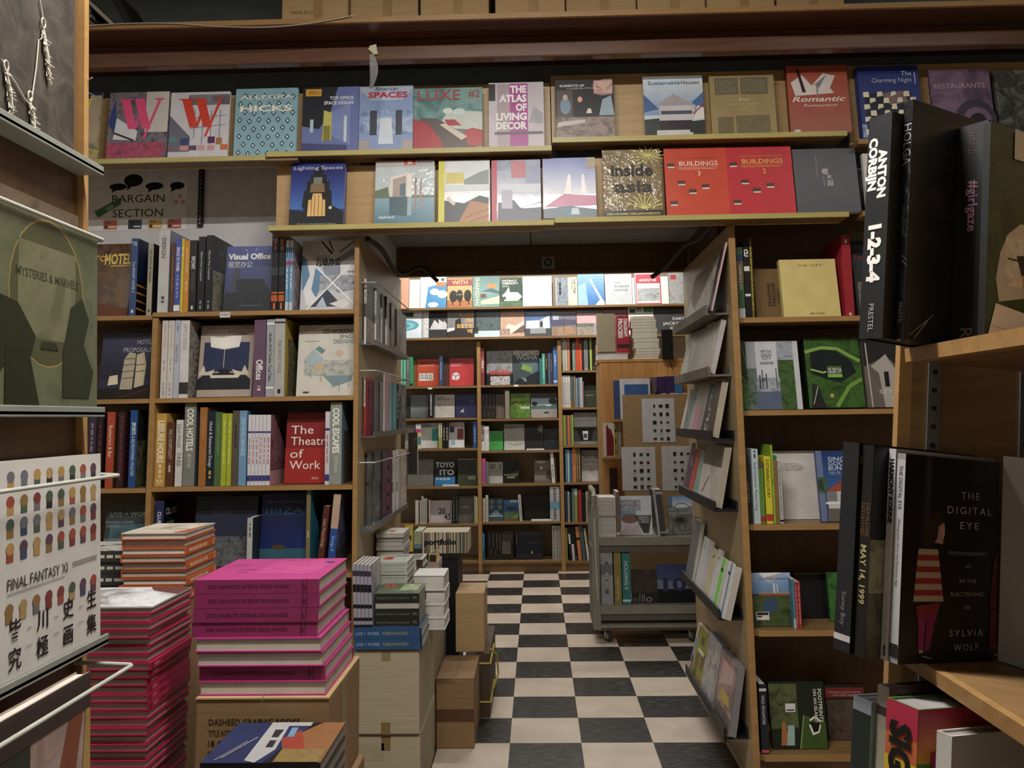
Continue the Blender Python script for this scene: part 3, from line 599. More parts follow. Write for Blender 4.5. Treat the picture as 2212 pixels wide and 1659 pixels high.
# ---- left bookcase
GL = 'books in the left bookcase'
w1 = 'in the top row of the left bookcase'
row('''
F 200 283 527 .02 n:2a1a14:6a4428:1a1f2c:14 | glossy dark hotel book with gold lettering | t TOP .2 .76 .08 e0b040 b;t HOTEL .62 .72 .14 e8c860 b.03 W.7;r .42 .69 .95 .7 e8c860;p 6a3a20 .1 0 1 0 1 .12 .1 .2 | coat=1 rough=.15
S 281 296 515 .24 3b5486 | navy hardback with its dark blue cover showing | T JT .96 .88 e8ecf2 .5 b;T Top_RESORT_HOTEL_II .7 .3 e8ecf2 .34;D .04 .08 e8ecf2 | cov=18244a art=r~0~0~1~.45~1c150c;l~d8932c~.03~0~.4~1~.36;l~d8932c~.03~0~.3~1~.27;l~c8832c~.03~0~.2~1~.16;l~d8932c~.03~0~.1~1~.05
S 318 329.5 526 .2 a8a290 | slim grey-beige book with dark lettering | T ON_SHOW_BY_DESIGN .92 .45 2b2a28 .45 b;D .05 .09 3a3834 | cov=20181c
''', w1, GL, SL['a1'], 3.47, 3.42, lim=(-2.6, XD - .012))
row('''
S 342 365 497 .24 c9c6c6 | tall thick white hardback | T OFFICE .94 .78 8d8a8a .3;T DESIGN .9 .66 6d6a6a .4 b .55;D .12 .2 55525a | cov=8d93a4
S 368 376 524 .2 6a4428 | thin brown book | D .3 .8 8a6444
S 377 390 515 .2 4c5ab4 | blue book with white lettering | T SPACE_TO_WORK .88 .55 f0f0f5 .5 b;D .2 .5 9aa4d8;R .02 .1 f0f0f0
S 390.5 396.5 515 .2 d8c22c | thin yellow book | D .75 .9 f0e8c0
S 397 408 520 .2 d58f34 | orange book with pale lettering | T THE_OFFICE_DREAM .9 .5 f0d8a8 .4;D .3 .45 e8c890
S 409 424 519 .2 2f2f2e | charcoal book with a white shout on its spine | T WOW! .78 .6 e8e8e4 .6 b;T EXPERIENCE_SPACES .56 .3 6a6a66 .45;D .04 .09 d8d8d4
S 427 442 511 .22 26282b | black hardback with white spine lettering, the left one of two | T Alberto_Pinto_Corporate .8 .38 d8d8d8 .3;D .04 .15 8a8a8a
S 444 459 508 .23 26292c | black hardback with white spine lettering, the right one of two | T Alberto_Pinto_Corporate .8 .38 d8d8d8 .3;D .04 .15 8a8a8a | cov=2c3236 art=n~.02~.02~.98~.55~55645f~a8a28c~2b302f~18;t~Corporate~.5~.78~.06~8d989c
F 486 587 532 .02 3c4478 | indigo book with white title and a dark lobby | g 0 .3 1 1 3a4070 525ca0;p 1b1d2a 0 0 1 0 1 .3 .85 .45 .2 .45 0 .25;p 3d4157 .08 .3 .25 .75 .35 .5 .3 .3;r .25 .32 .85 .5 20222e;l 55585f .02 .35 .1 .8 .1;l 3a3c46 .02 .3 .0 .4 .2;l 3a3c46 .02 .85 0 .78 .2;p 8d97c8 .4 .97 .46 .93 .42 .91;p 8d97c8 .62 .98 .68 .94 .63 .93;t Visual_Office .5 .8 .085 f5f5f8 b.04 W.92;t 视觉办公 .05 .68 .075 e4e6ee l W.52
S 586.5 600.5 504 .22 22242a | glossy black book with orange lettering, left copy | T V .94 .88 e87838 .7 b;D .78 .9 c86428;R .22 .24 d86a30;R .12 .2 c85c2c;D .02 .1 e87838;R .45 .56 3a4048 | coat=.6
S 602 615 504 .22 22242a | glossy black book with orange lettering, right copy | T V .94 .88 e87838 .7 b;D .78 .9 c86428;R .22 .24 d86a30;R .12 .2 c85c2c;D .02 .1 e87838;R .45 .56 3a4048 | coat=.6
S 616.5 624 519 .2 6f9fc8 | blue and white patterned paperback, left copy | R .9 1 d8dce8;D .75 .9 3a3f80;R .65 .7 b04060;R .0 .12 c8ccd8;D .3 .6 d8e4f0
S 625 632.5 519 .2 6f9fc8 | blue and white patterned paperback, right copy | R .9 1 d8dce8;D .75 .9 3a3f80;R .65 .7 b04060;R .0 .12 c8ccd8;D .3 .6 d8e4f0 | cov=a8a6a8 art=n~0~0~1~.9~4a4c60~b8b0b0~80506a~22
F 651 766 520 .02 cfcfd4 | white book with crossing diagonals and curvy white architecture | p 2b2d33 .33 1 .36 1 .58 .82 .55 .8;p 2b2d33 .48 1 .51 1 .6 .84 .58 .84;l 2b2d33 .02 .98 .99 .7 .83;p 5f8fb4 0 .8 .02 .3 .3 .2 .45 .48 .1 .72;p e8e8ea .06 .82 .28 .7 .2 .3 .35 .1 .12 .08 .05 .3 .16 .5;p 8d95a8 .38 .62 1 .9 1 .3 .7 .25 .5 .4;p dfe0e4 .72 .68 1 .8 1 .5 .74 .45;n .35 .3 1 .5 3a3e4a b8bcc8 6a6f80 18;l f4f4f6 .025 0 .82 1 .1;l f4f4f6 .025 .1 0 1 .72;p 3c4356 .2 .06 .5 .3 .8 .06;p b8c8d8 .3 .06 .42 .2 .5 .06;p e4e2e2 .55 .1 .8 .16 .95 .1 .8 .02;t TOP_OFFICE .38 .75 .04 7a7a80 W.28;t 顶级办公 .5 .645 .085 17181c b.02 W.46;t wel .93 .53 .05 26262a
''', w1, GL, SL['b1'], 3.47, 3.42, lim=(-2.6, XLO))
w2 = 'in the second row of the left bookcase'
row('''
F 217 327 719 .02 2a2d48 | night blue hotel book with a lit striped tower | g 0 .3 1 1 232238 3c4060;p 1a1613 0 0 1 0 1 .2 0 .15;p b8ac94 .42 .14 .46 .6 .55 .7 .68 .68 .66 .14;p c9b898 .7 .16 .7 .66 .84 .7 .9 .5 .88 .2;l 3a3430 .012 .44 .3 .67 .32;l 3a3430 .012 .44 .4 .67 .42;l 3a3430 .012 .45 .5 .67 .52;l 3a3430 .012 .46 .6 .67 .6;l 3a3430 .012 .7 .4 .88 .42;l 3a3430 .012 .7 .5 .88 .52;p e0d4b4 .18 .2 .2 .34 .36 .36 .38 .22;l 7a3024 .012 .4 .02 1 .14;t HOTEL .97 .82 .07 b8bcc8 r W.28;t PROPOSALS .97 .7 .07 b8bcc8 r W.54
S 327 344 707 .22 1d1c1c | thick black book with a green-blue night panel | R .6 .95 4a8a84;R .3 .6 6d7a6c;D .62 .9 a8c8b8
''', w2, GL, SL['a2'], 3.47, 3.42, lim=(-2.6, XD - .011))
row('''
S 348 361 692 .22 d4cdc6 | white book with faded lettering, left copy | T VISION_OF_OFFICE .95 .65 a08c84 .4;D .35 .5 b0a8a4;D .03 .2 b0a8a4
S 362 375 692 .22 d4cdc6 | white book with faded lettering, right copy | T VISION_OF_OFFICE .95 .65 a89c84 .4;D .35 .5 b0a8a4;D .03 .2 b0a8a4
S 376 388 691 .22 b9bccb | slim pale lavender book | T Display_Design .68 .45 5a6a98 .5;D .85 .95 7a84a8
S 388.5 408 692 .24 d8d4d6 | white hardback with a city photograph on its cover | T OFFICE_DESIGN .95 .62 8a868a .45;R .05 .2 3a383c | cov=5d5858 art=n~.0~.0~1~1~3a3838~a49c94~1f1d1e~24
F 430 547 703 .03 b3a295 | beige book with a white drum lamp over sofas | r .08 .35 .92 .76 1f2b5a;n .08 .38 .92 .5 1a2248 2c3860 141a38 40;p f4efe6 .18 .85 .76 .85 .73 .7 .46 .67 .2 .7;p cfc3b4 .2 .7 .46 .67 .73 .7 .72 .69 .46 .655 .21 .69;l cdb9a4 .012 .46 .67 .46 .4;p 20222c 0 .1 0 .24 .14 .33 .82 .33 .97 .24 .97 .1;p d8c9b4 .0 .3 .1 .44 .14 .34 .3 .38 .26 .3;p d8c9b4 .95 .3 .85 .44 .8 .34 .62 .38 .68 .3;p e0d4c2 .22 .3 .78 .3 .74 .26 .24 .26;r .38 .31 .58 .38 1a1a24;t Corporate .03 .9 .062 f4f0ec l b.02 W.48;t Interiors .97 .9 .062 eae4de r W.42
S 548 573.5 691 .2 6d5068 | thick purple book with white lettering | T Offices .48 .22 f2eef2 .55 b;D .08 .14 d8c8d4
S 575 592 690 .2 a3a6ac | grey book with black lettering | T Studio_O+A_Twelve_True_Tales .82 .2 2b2d33 .38 b;R .93 .96 e8e8ea;R .1 .13 e8e8ea
S 592.5 615 688 .23 b4b2b0 | broad silver hardback with a yellow cover | T THE_OFFICE_OFFICE .72 .3 4a4a4a .32;R .94 .96 2a2626;D .04 .1 2a2626 | cov=b09c3a art=n~.2~.0~.98~.75~4a4630~8a8460~22241f~14
F 643 767 702 .016 d5d0c6 | white book with an isometric office model | p c4bcb0 0 1 .5 1 0 .85;p 7d97a0 .1 .5 .25 .62 .45 .48 .98 .32 .95 .2 .65 .12 .45 .28;n .12 .28 .96 .5 8aa0a8 c8c4b4 5f7d88 30;p a9bcc0 .1 .5 .28 .66 .46 .52 .3 .4;p 6f8c92 .3 .66 .36 .7 .48 .64 .42 .58;p d8b48c .28 .42 .4 .46 .48 .4 .36 .34;p d8bc9c .64 .6 .72 .65 .8 .6 .72 .53;l 8f9a50 .015 .24 .25 .24 .38;l a8a45a .015 .42 .2 .42 .32;l 7f9a98 .012 .62 .1 .62 .2;l 7f9a98 .012 .74 .06 .74 .16;l 7f9a98 .012 .9 .12 .9 .24;t CO-WORKING .98 .88 .055 3a3c40 r b.02 W.56;t SPACE .98 .805 .055 5d6b68 r W.26;t DESIGNS .98 .735 .055 4f7a76 r W.36;r .12 .765 .36 .77 8a8680;D;r .12 .04 .22 .06 3a3a3a
''', w2, GL, SL['b2'], 3.47, 3.42, lim=(XD + .011, XLO))
w3 = 'in the third row of the left bookcase'
row('''
S 188 206 896 .2 3c3144 | dark plum book | D .5 .9 8a7a8a
S 208 221 896 .2 241c20 | black book with dark red lettering | D .2 .9 7a2a30;D .1 .3 c8c0b8
S 229 246 890 .2 b8472f | vermilion book with white lettering | T Restaurant_&_Bar .82 .4 f0e4d8 .45 | cov=5a3a20
S 253 268 890 .2 3d1a22 | maroon book with dim lettering | D .1 .95 6a3a40
S 279 295 886 .23 1f4f94 | blue book with white lettering and a dark cover | T SPORTS .84 .68 f0f4f8 .5 b;T &_RECREATIONAL_FACILITIES .66 .15 e0e8f0 .42 | cov=26241f art=n~0~0~1~.6~2a2a24~6d684c~15161a~16;t~SP~.4~.8~.12~2b4a8a
S 317 331 902 .2 22191a | black book with small white lettering | T STYLE_HOTELS .82 .5 d0c8c4 .45
''', w3, GL, SL['a3'], 3.47, 3.42, lim=(-2.6, XD - .011))
row('''
S 334 358 893 .19 c99a42 | thick ochre-yellow book with cream block lettering | T LEISURE_HOURS .9 .32 f0e4c4 .6 b.04;D .12 .3 e8d8a8;T D .09 .04 f0e4c4 .5 b
S 358.5 375.5 912 .18 5f3824 | brown book with pale lettering | T PAL'S_HOSPITALITY .88 .42 d0c0b0 .42;D .22 .36 b8a898
S 379 394 907 .17 d2d0ce | white book with grey lettering | T Japan_Hotels .94 .58 5a5a5c .6;T 日本酒店 .5 .3 4a4a4c .5
S 397 422 870 .22 7f8078 | tall olive-grey hardback with white capitals | T COOL_HOTELS .93 .42 eeeee4 .55 b.03;T BEST_OF_ASIA .38 .22 d8d8cc .32 | cov=4a5560
S 430 446 880 .2 a86a30 | rust orange book | T ASIAN_BARS .85 .6 c88c54 .4
S 446.5 462.5 887 .2 1f2636 | navy book with white lettering | T Hotel_&_Restaurant_Design .85 .25 e4e8ee .42;D .1 .2 d8b040 | cov=2a4a6a
S 463.5 477.5 890 .2 4f6d3c | moss green book | T ECO_HOTEL_&_RESTAURANT .85 .45 88a868 .35
S 478 489 893 .2 a9b52c | lime green book, left copy | D .3 .9 c8d05a
S 490 500 893 .2 a9b52c | lime green book, right copy | D .3 .9 c8d05a
S 501 515.5 887 .2 5d5148 | grey-brown book | D .5 .85 3a322c
S 516 532.5 887 .2 6f9cc0 | light blue book with white lettering | T OLD_HOTEL_NEW_FACE .9 .4 d0e4f0 .45 | cov=3f78a4
S 535 542.5 896 .19 d8d4da | slim white paperback with a blue dot | R .0 .14 d0ccd4;R .06 .14 3a3f86;R .74 .765 3a3f86;D .3 .68 b86a74 | soft=1
S 543 550.5 896 .19 d8d4da | slim white paperback with a blue dot | R .06 .14 3a3f86;R .74 .765 3a3f86;D .3 .68 b86a74 | soft=1
S 551 558.5 896 .19 d8d4da | slim white paperback with a blue dot | R .06 .14 3a3f86;R .74 .765 3a3f86;D .3 .68 b86a74 | soft=1
S 559 566.5 896 .19 d8d4da | slim white paperback with a blue dot | R .06 .14 3a3f86;R .74 .765 3a3f86;D .3 .68 b86a74 | soft=1
S 567 574.5 896 .19 d8d4da | slim white paperback with a blue dot | R .06 .14 3a3f86;R .74 .765 3a3f86;D .3 .68 b86a74 | soft=1
S 575 584 896 .2 d8d4da | slim white paperback with a dark pink cover | R .06 .14 3a3f86;R .74 .765 3a3f86;D .3 .68 b86a74 | soft=1 cov=8a4a58 art=n~0~.22~1~1~7a3040~a8707c~5d2432~16;r~0~0~1~.2~d89aa0
F 617 706 892 .016 a8231f | red book with large white serif words | r 0 .5 1 1 8f1f22;t Clive_Wilkinson .12 .92 .035 b85a50 l W.45;t The .12 .70 .12 efe4d8 l W.54;t Theatre .12 .54 .12 efe4d8 l W.98;t of .12 .36 .12 efe4d8 l W.32;t Work .12 .20 .12 efe4d8 l W.74;t FRAME .75 .055 .03 e0c8b8 W.16
S 702 711.5 889 .15 ccc8d0 | slim white book with a blue stripe leaning on the red cover | R .05 .14 3a3f86;R .74 .77 2a2f66;D .3 .68 b86a74 | soft=1 Y=3.405
S 713 738 869 .2 90938c | tall thick grey hardback with white capitals | T COOL_ESCAPES .93 .38 eceee6 .55 b.03;T TOP_OF_THE_WORLD .34 .14 dcdcd2 .32 | cov=6f8da8 art=n~.2~0~1~.65~2a2622~6a5a4c~4a6a8a~12
''', w3, GL, SL['b3'], 3.47, 3.42, lim=(XD + .011, XLO))
w4 = 'in the dark fourth row of the left bookcase'
row('''
S 333 352 1082 .14 262d5c | wide navy book with white capitals | T CLUBS_&_BARS .85 .3 dfe2ea .4 b | cov=12131a art=t~CLUBS~.5~.8~.09~b8bcc4~b;r~.2~.5~.7~.7~4a6a3a
F 420 552 1072 .02 262c44 | midnight blue club book with a rain dotted lower half | n 0 .05 1 .45 15161c 6a6c70 22252c 26;t HOTELS .45 .82 .05 55607a W.3;t &_CLUBS .45 .75 .05 55607a W.3
S 533 545 1119 .16 b7b6b4 | slim white and green book standing in front | D .65 .9 5a5a5a;R 0 .12 2f5a4c | cov=2b3236 soft=1 Y=3.402
F 563 664 1066 .02 20285a | deep blue island book with teal lettering | g 0 .28 1 .7 1c2a6a 1f2450;r 0 0 1 .27 2f5d6d;e .4 .29 .14 .03 55401f;t THE_COOLEST_HOTSPOTS .5 .87 .035 7a86a0 W.8;t IBIZA .5 .73 .085 3f7a98 W.8
S 661 670 1058 .14 7d7048 | tall olive-gold book with a teal cover | T SANI .5 .3 d8cfa0 .55 | cov=2f7890
S 684 697 1094 .2 5f2f22 | dark red leaning book | T Super_Potato_Design .8 .3 d0b8a8 .4 | lean=-6
S 706 722 1068 .2 2a4f9c | blue leaning book with a painted upper half | R .55 1 c0a088;T Design_II .45 .2 a8c0e0 .4 | lean=-5 cov=5a5a6a art=n~0~.3~1~1~c09c7a~4a62a0~2a2c3c~10
''', w4, GL, SL['b4'], 3.47, 3.42, lim=(XD + .011, XLO))

row('''
F 225 327 1090 .02 3a4446 | dark teal home and work book | n .1 .1 .98 .7 2d4a52 4f7480 22302c 7;t LIVE_+_WORK .98 .82 .07 9aa4a0 r b.02 W.9;t MODERN_HOMES .6 .71 .04 98a29e r W.6;t OFFICES .3 .65 .04 98a29e r;t SOUTHERN_CALIFORNIA .9 .44 .045 a8b0aa r W.9;t 500 .5 .28 .05 b0a83a
''', w4, GL, SL['b4'], 3.47, 3.42, lim=(-2.6, XD - .011))

# ---- right bookcase
GR = 'books in the right bookcase'
v1 = 'in the top row of the right bookcase'
row('''
S 1593 1607 534 .2 3d5a3c | green and brown garden book | R .8 .9 2c3a5c;R .5 .8 6a5a3c;T GARDEN_IN_A_CITY .75 .4 d8d0a8 .4;R .0 .14 b0b0b0 | soft=1
S 1608 1620 518 .2 1d1c1c | black book with big white letters and yellow edges | T CU .88 .75 f0ece0 .7 b.05;R .6 .66 e8e4d8;R .28 .31 e8e4d8
S 1621 1627 514 .2 6a5c22 | thin yellow and black book | D .1 .95 b8a83a
F 1631 1690 580 .012 86653a | kraft brown sketch book with dark lettering | v URBAN .8 .6 .06 2a2018 l;v SKETCHERS .62 .72 .06 2a2018 l b;v SINGAPORE .46 .72 .06 2a2018 l b | Y=3.56 al=5
F 1688 1810 560 .03 dcc676 | plain pale yellow book with small serif capitals | t THE_CITY .54 .87 .038 5a4a26 W.44;t BOOK .6 .035 .038 5a4a26 W.26 | al=8 Y=3.46
S 1822 1841 508 .24 ab2632 | tall red spine book showing a grey board | D .9 .95 e8c8c4;D .02 .06 e8c8c4 | bcol=8d8a84
F 1845 1960 520 .02 2a2a30 | dark book with thin red title and street photo | n .05 0 1 .45 3a2c22 8a7d6c 1d1a1a 12;t Shophouse .3 .76 .06 b04a44 W.6;r 0 0 1 .08 2a2a2c
''', v1, GR, SR['r1'], 3.47, 3.45, lim=(XRO, 2.4))
v2 = 'in the second row of the right bookcase'
row('''
F 1560 1614 737 .012 20301f | green aerial garden book half behind the upright | l a8bca0 .02 .5 1 .8 .8 1 .6;l a8bca0 .03 .4 .5 .8 .4 1 .2;n 0 0 1 .4 203a20 3f6a34 101a12 12 | Y=3.46 al=5
F 1612 1728 737 .016 c9ccd4 | white book with a grey harbour skyline strip | r .0 .3 .2 1 9aa0a8;n 0 0 .2 .6 223a24 6a7a70 1a2a1c 14;r .62 0 .86 1 5d6a70;n .6 0 .9 .72 2d4a22 4a6a34 1f3018 26;n .6 .72 .9 1 7a8090 a8aeba 50585f 16;r .18 0 .62 .28 5c6680;n .18 .26 .62 .46 4a525c a8b0ba 2f353c 22;l 4a4f58 .02 .3 .3 .3 .58;l 4a4f58 .025 .37 .3 .37 .52;l 585e68 .02 .56 .3 .56 .6;l 4a4f58 .03 .25 .3 .25 .5;t VERTICAL .4 .83 .042 2f343a W.22;t GARDEN .4 .775 .042 2f343a W.2;t CITY .4 .725 .042 2f343a;t SINGAPORE .4 .66 .035 4a6a5a W.24 b | scol=c9ccd4
F 1742 1862 730 .05 1a2418 | thick green book of an aerial garden view | n 0 0 1 1 1c3018 3f6a2a 0f1a10 8;p 17221f .08 .5 .1 .82 .5 .85 .8 .68 .9 .5 .6 .35 .3 .42;l 7fae4a .06 0 .8 .3 .86 .6 .84 .8 .74 .98 .66;l 9fc86a .03 .08 .55 .3 .5 .5 .55;l 6f9e3f .07 .98 .4 .75 .3 .5 .02;r .36 .42 .66 .6 121612;r .38 .43 .64 .48 7ec050;t THE_VERTICAL .51 .53 .035 e4ecd8 W.26 b;t GARDEN_CITY .51 .49 .035 e4ecd8 W.26 b;t GREENING .51 .565 .03 7a9a4a W.26;p 2a2a28 .05 0 .3 0 .2 .3 .08 .36;l c8ccb8 .012 .08 .05 .18 .3;e .42 .17 .035 .03 c0a850
F 1868 1990 733 .04 6a625c | grey book of black and white gabled houses with upside-down title | p 2a2726 0 .6 0 1 1 1 1 .5 .6 .6 .4 .75;p b0a89e .12 .6 .4 .78 .55 .55 .55 0 .3 0 .25 .5;p d0c8bc .6 .3 .7 .7 1 .5 1 0 .65 0;r .34 .3 .42 .52 1c1a1a;r .52 .2 .56 .45 1c1a1a;l c8c2ba .02 .08 .0 .06 .95;t STYLE .42 .2 .06 d8d2c8 W.4;t ERE .55 .1 .06 d8d2c8 W.22
''', v2, GR, SR['r2'], 3.47, 3.45, lim=(XRO, 2.4))
v3 = 'in the third row of the right bookcase'
row('''
S 1607 1621 985 .2 2c2622 | dark brown book with pale lettering | T THE_LITTLE .6 .2 98907c .5
S 1626 1640 970 .18 b9c9cf | slim pale blue book with black lettering | T Small_Gardens_for_Modern_Living .82 .18 2a2f38 .45;D .88 .98 3a4048 | soft=1
S 1640 1651 998 .16 5d8a3a | green paperback with a red foot | T the_sustainable_asian_house .95 .4 3f6a28 .45;R .03 .12 a8352c;R .9 1 5a4a44
S 1653 1667 986 .16 d8cc2c | yellow paperback with black capitals and a red foot | T SUSTAINABLE_LUXURY .96 .38 2a2a14 .5 b;R .04 .14 c03a2c
S 1667.5 1672 961 .18 8fb52c | tall thin lime book | D .5 .6 4a6a18
S 1672.5 1681 984 .16 8a6640 | thin tan book | R .94 1 2f7a5a
S 1682 1690 998 .16 b0aeaa | thin grey-white book with a black mark at its foot | D .2 .9 8a8884;R .03 .06 1c1c1c
F 1668 1770 974 .014 d4cec6 | plain white book with four lines of small type | t the_desires_of_a_city, .2 .8 .022 4a4644 l W.4;t the_role_of_the_architect, .2 .77 .022 4a4644 l W.48;t the_reverie_of_the_people, .2 .74 .022 4a4644 l W.5;t the_image_of_a_country. .2 .71 .022 4a4644 l W.46 | Y=3.56 al=5
F 1768 1895 973 .02 2c4a86 | blue book with a white red-roofed bungalow | g 0 .45 1 1 3a5f9c 24407c;r 0 0 .1 1 6a7aa0;p b04a34 .12 .42 .3 .52 .7 .52 .9 .44 .9 .42;p 8f3c2c .3 .54 .45 .6 .75 .6 .85 .54;r .14 .02 .9 .42 c9c6c4;r .12 .28 .3 .42 7d8288;r .36 .3 .44 .38 2a2c34;r .54 .3 .62 .38 2a2c34;r .72 .3 .8 .38 2a2c34;r .1 .24 .95 .27 e4e2e0;r .36 .12 .44 .2 3a3c40;r .54 .1 .62 .2 2f3136;r .12 0 .34 .18 6a6662;n 0 .4 .14 .62 2c4030 4a6a48 1f2c22 18;t SINGAPORE .2 .85 .06 dfe6f0 l W.72;t GOOD_CLASS .2 .785 .06 dfe6f0 l W.72;t BUNGALOW .2 .72 .06 dfe6f0 l W.66;t 1819-2015 .2 .655 .05 a8b8d0 l W.42
''', v3, GR, SR['r3'], 3.47, 3.44, lim=(XRO, 2.4))
v4 = 'in the fourth row of the right bookcase'
row('''
F 1624 1711 1237 .014 24301f | book of a lake and city under cloudy blue sky | g 0 .6 1 1 5f8ac0 9fb4d4;p e8ecf2 .2 1 .5 .8 .3 .9 .8 1;n 0 .0 1 .58 2a3a20 4f5f34 1a2418 12;p 3a5070 .2 .2 .3 .48 .6 .52 .65 .35 .4 .22;r .2 .6 .95 .66 8d8f90;r .18 .57 1 .6 a84a3a;r .55 .62 .6 .8 c9d0d8;r .64 .62 .67 .78 c9d0d8;t A_SELECTION_OF_PLANTS .22 .87 .03 2a3450 l W.7;r .08 .12 .4 .27 d8d6d0;r .1 .21 .38 .26 2a2a2a;r .1 .17 .22 .2 4a4a4a
S 1712.5 1718 1252 .15 4f7f98 | thin blue-green book | R 0 .2 b8bcc0 | soft=1
S 1718.5 1723.5 1257 .15 b03a3a | thin red booklet, left copy | D .1 .95 d88a84 | soft=1
S 1724 1730 1257 .15 b03a3a | thin red booklet, right copy | D .1 .95 d88a84 | soft=1
F 1718 1806 1238 .016 17171a | plain black book | r 0 .985 1 1 5f7a44 | Y=3.6 al=4
F 1790 1900 1236 .02 2c5a26 | green book mostly hidden by a leaning black hardback | n 0 0 1 1 2a5a24 3f7a34 1c3a1a 9 | Y=3.55 al=5
''', v4, GR, SR['r4'], 3.47, 3.44, lim=(XRO, 2.4))
v5 = 'in the bottom row of the right bookcase'
row('''
S 1642 1658 1478 .2 23252e | slim charcoal book with white lettering | T WILD_SINGAPORE .84 .42 d8d8dc .4;R .02 .06 c05a50;R .9 .94 d0d0d0 | Y=3.425
F 1664 1784 1474 .02 1d2617 | dark green book with a butterfly and pictures | n .0 .3 .5 .98 2a3a1a 5f6a3c 1a1c14 16;p 3f5a24 .5 0 .98 0 .98 .4 .6 .5;l 8a9a5a .02 .5 0 .6 .5;l f0ece0 .03 .7 .42 .8 .48 .9 .4;p f0ece0 .68 .36 .9 .36 .86 .24 .74 .2;p 17171a .7 .4 .88 .38 .84 .26 .76 .24;r .28 .55 .46 .68 d8d6d4;r .3 .57 .44 .59 2a2a3a;p b06a34 .16 .05 .3 .05 .26 .4 .2 .4;p 9ab8b0 .26 .05 .4 .05 .42 .35 .3 .35;v FOOTPRINTS .88 .9 .06 e4e2d8 l b;v ON_AN_ISLAND .8 .9 .05 e4e2d8 l b | al=6
F 1786 1870 1478 .02 211c1a | dark portrait book with a dull red band on top | r 0 .76 1 .94 7a2a2a;n 0 .0 1 .72 1f1a18 5a4a40 141210 10;t Gardens_and_Orchards .5 .84 .04 c8a09a W.8;t landscape .5 .79 .04 c8a09a W.6 | al=6 Y=3.56
''', v5, GR, SR['r5'], 3.47, 3.44, lim=(XRO, 2.4))

# ---- back room shelves
GK = 'books on the back room shelves'
def brow(text, where, Z, **k):
    row(text, where, GK, Z, k.pop('Yface', 7.97), k.pop('Ysp', 7.92), k.pop('al', 6), .2, True, k.pop('lim', None))
brow('''
F 850 883 601 .02 e0a080 | plain peach-orange book | r .2 .5 .7 .53 cf9474
F 884 907 604 .02 dcdcdc | plain white book next to the peach one
F 908 964 596 .02 dfe8ee | bright blue and white book with vertical lettering | p 4a90c8 .2 0 1 0 1 .8 .3 .65;e .55 .5 .18 .1 e8eef2;e .5 .1 .2 .08 d8e4ec;e .85 .42 .2 .12 e4eaf0;r .62 .66 .95 .8 d07a3a;e .86 .88 .06 .05 4a4a52;v BAREFOOT .08 .75 .1 c4dcec l b W.72
F 966 1020 601 .02 c8a468 | tan and red book with dark cattle silhouettes | r 0 .74 1 .96 a23a44;t WITH .5 .79 .13 dcc47a b W.62;n 0 0 1 .25 a05430 b87a4a 6a3a28 20;e .25 .38 .16 .2 2c2824;e .5 .4 .14 .2 2f2b27;e .82 .4 .15 .2 2a2622;r .2 .08 .24 .3 2a2622;r .5 .06 .54 .3 2a2622;r .84 .1 .88 .3 2a2622;t ARCHITECT .5 .42 .03 e0d8b0
F 1021 1079 596 .02 6f9490 | teal book with a curved roof and vertical lettering | g 0 .4 1 1 7fa49e 5a7d7c;p c8cfa8 .3 .2 1 .35 1 .1 .3 .08;p 4a6a6e .3 .5 .7 .6 1 .5 1 .4 .6 .48;r .55 .6 .88 .74 d88448;v SHANGHAI .1 .95 .13 d4dcae l b W.9;r .3 .3 .5 .42 7a4a44
F 1080 1128 601 .02 2f4a3c | dark green book with a white rocky form | p e4e6e2 .1 .4 .25 .5 .4 .7 .45 .5 .8 .5 1 .34 .8 .2 .2 .2;e .2 .3 .08 .06 5a4a3c;n 0 0 1 .2 2f5a4a 5f7a54 1c2f2a 24;t DISTINCT .1 .87 .07 e4ece4 l b W.66;t AMBIGUITY .1 .78 .07 e4ece4 l b W.72;t GRAFT .1 .69 .05 e4ece4 l
F 1129 1192 597 .02 d0cfcf | large plain pale grey book | r 0 0 1 .03 e4e2e0
F 1194 1247 599 .02 b5b2ac | grey book with black pattern and cream flap | r .0 0 .12 1 7a6a5a;n .16 0 .62 1 4a5058 8a98a4 2c3038 30;e .3 .75 .05 .08 1a1a1c;e .3 .6 .05 .08 1a1a1c;e .3 .45 .05 .08 1a1a1c;r .66 0 1 1 d8cdb0;v Solar_Village .86 .92 .09 2a2824 l b W.5;v A_Review .76 .92 .08 2a2824 l W.35
F 1248 1305 589 .02 4a86c4 | blue book with a white spire against the sky | g 0 0 1 1 3a74bc 7fb0dc;p dfe8f0 .44 .8 .5 .8 1 .06 .9 .04;p f0f2f4 .65 0 .8 .14 1 .12 1 0;p 8fb8dc 0 0 .38 0 .3 .7 0 .6
F 1307 1365 592 .02 b9bfc2 | pale grey book with dark serif capitals | t AIRE .36 .68 .06 6a7278 l;t BORDER .36 .56 .07 5f676d l W.55;t GRAND .36 .44 .07 5f676d l W.5 | scol=d8d8d8
F 1366 1371 600 .02 e2e0de | sliver of a white book
F 1372 1427 589 .02 dadada | red bordered book with rocky grey picture | r .03 .0 1 .95 c93448;r .06 .03 .97 .66 d6d8da;n .08 .1 .95 .5 8a8d92 b8babd 5f6266 16;t ARCHITECTURE .5 .72 .08 f4f0f0 b W.68
F 1428 1444 597 .02 e4e4e2 | narrow view of a white book
F 1445 1510 585 .02 n:8d8d8c:a8a8a6:6a6a6c:18 | grey crumpled-looking book with red square | r .08 .74 .28 .88 c03a3c;t THE .7 .74 .06 ece8e4
''', "on the back room's brightly lit top ledge", ZB0, Yface=7.885, al=8, lim=(LEFTX, 1.5))
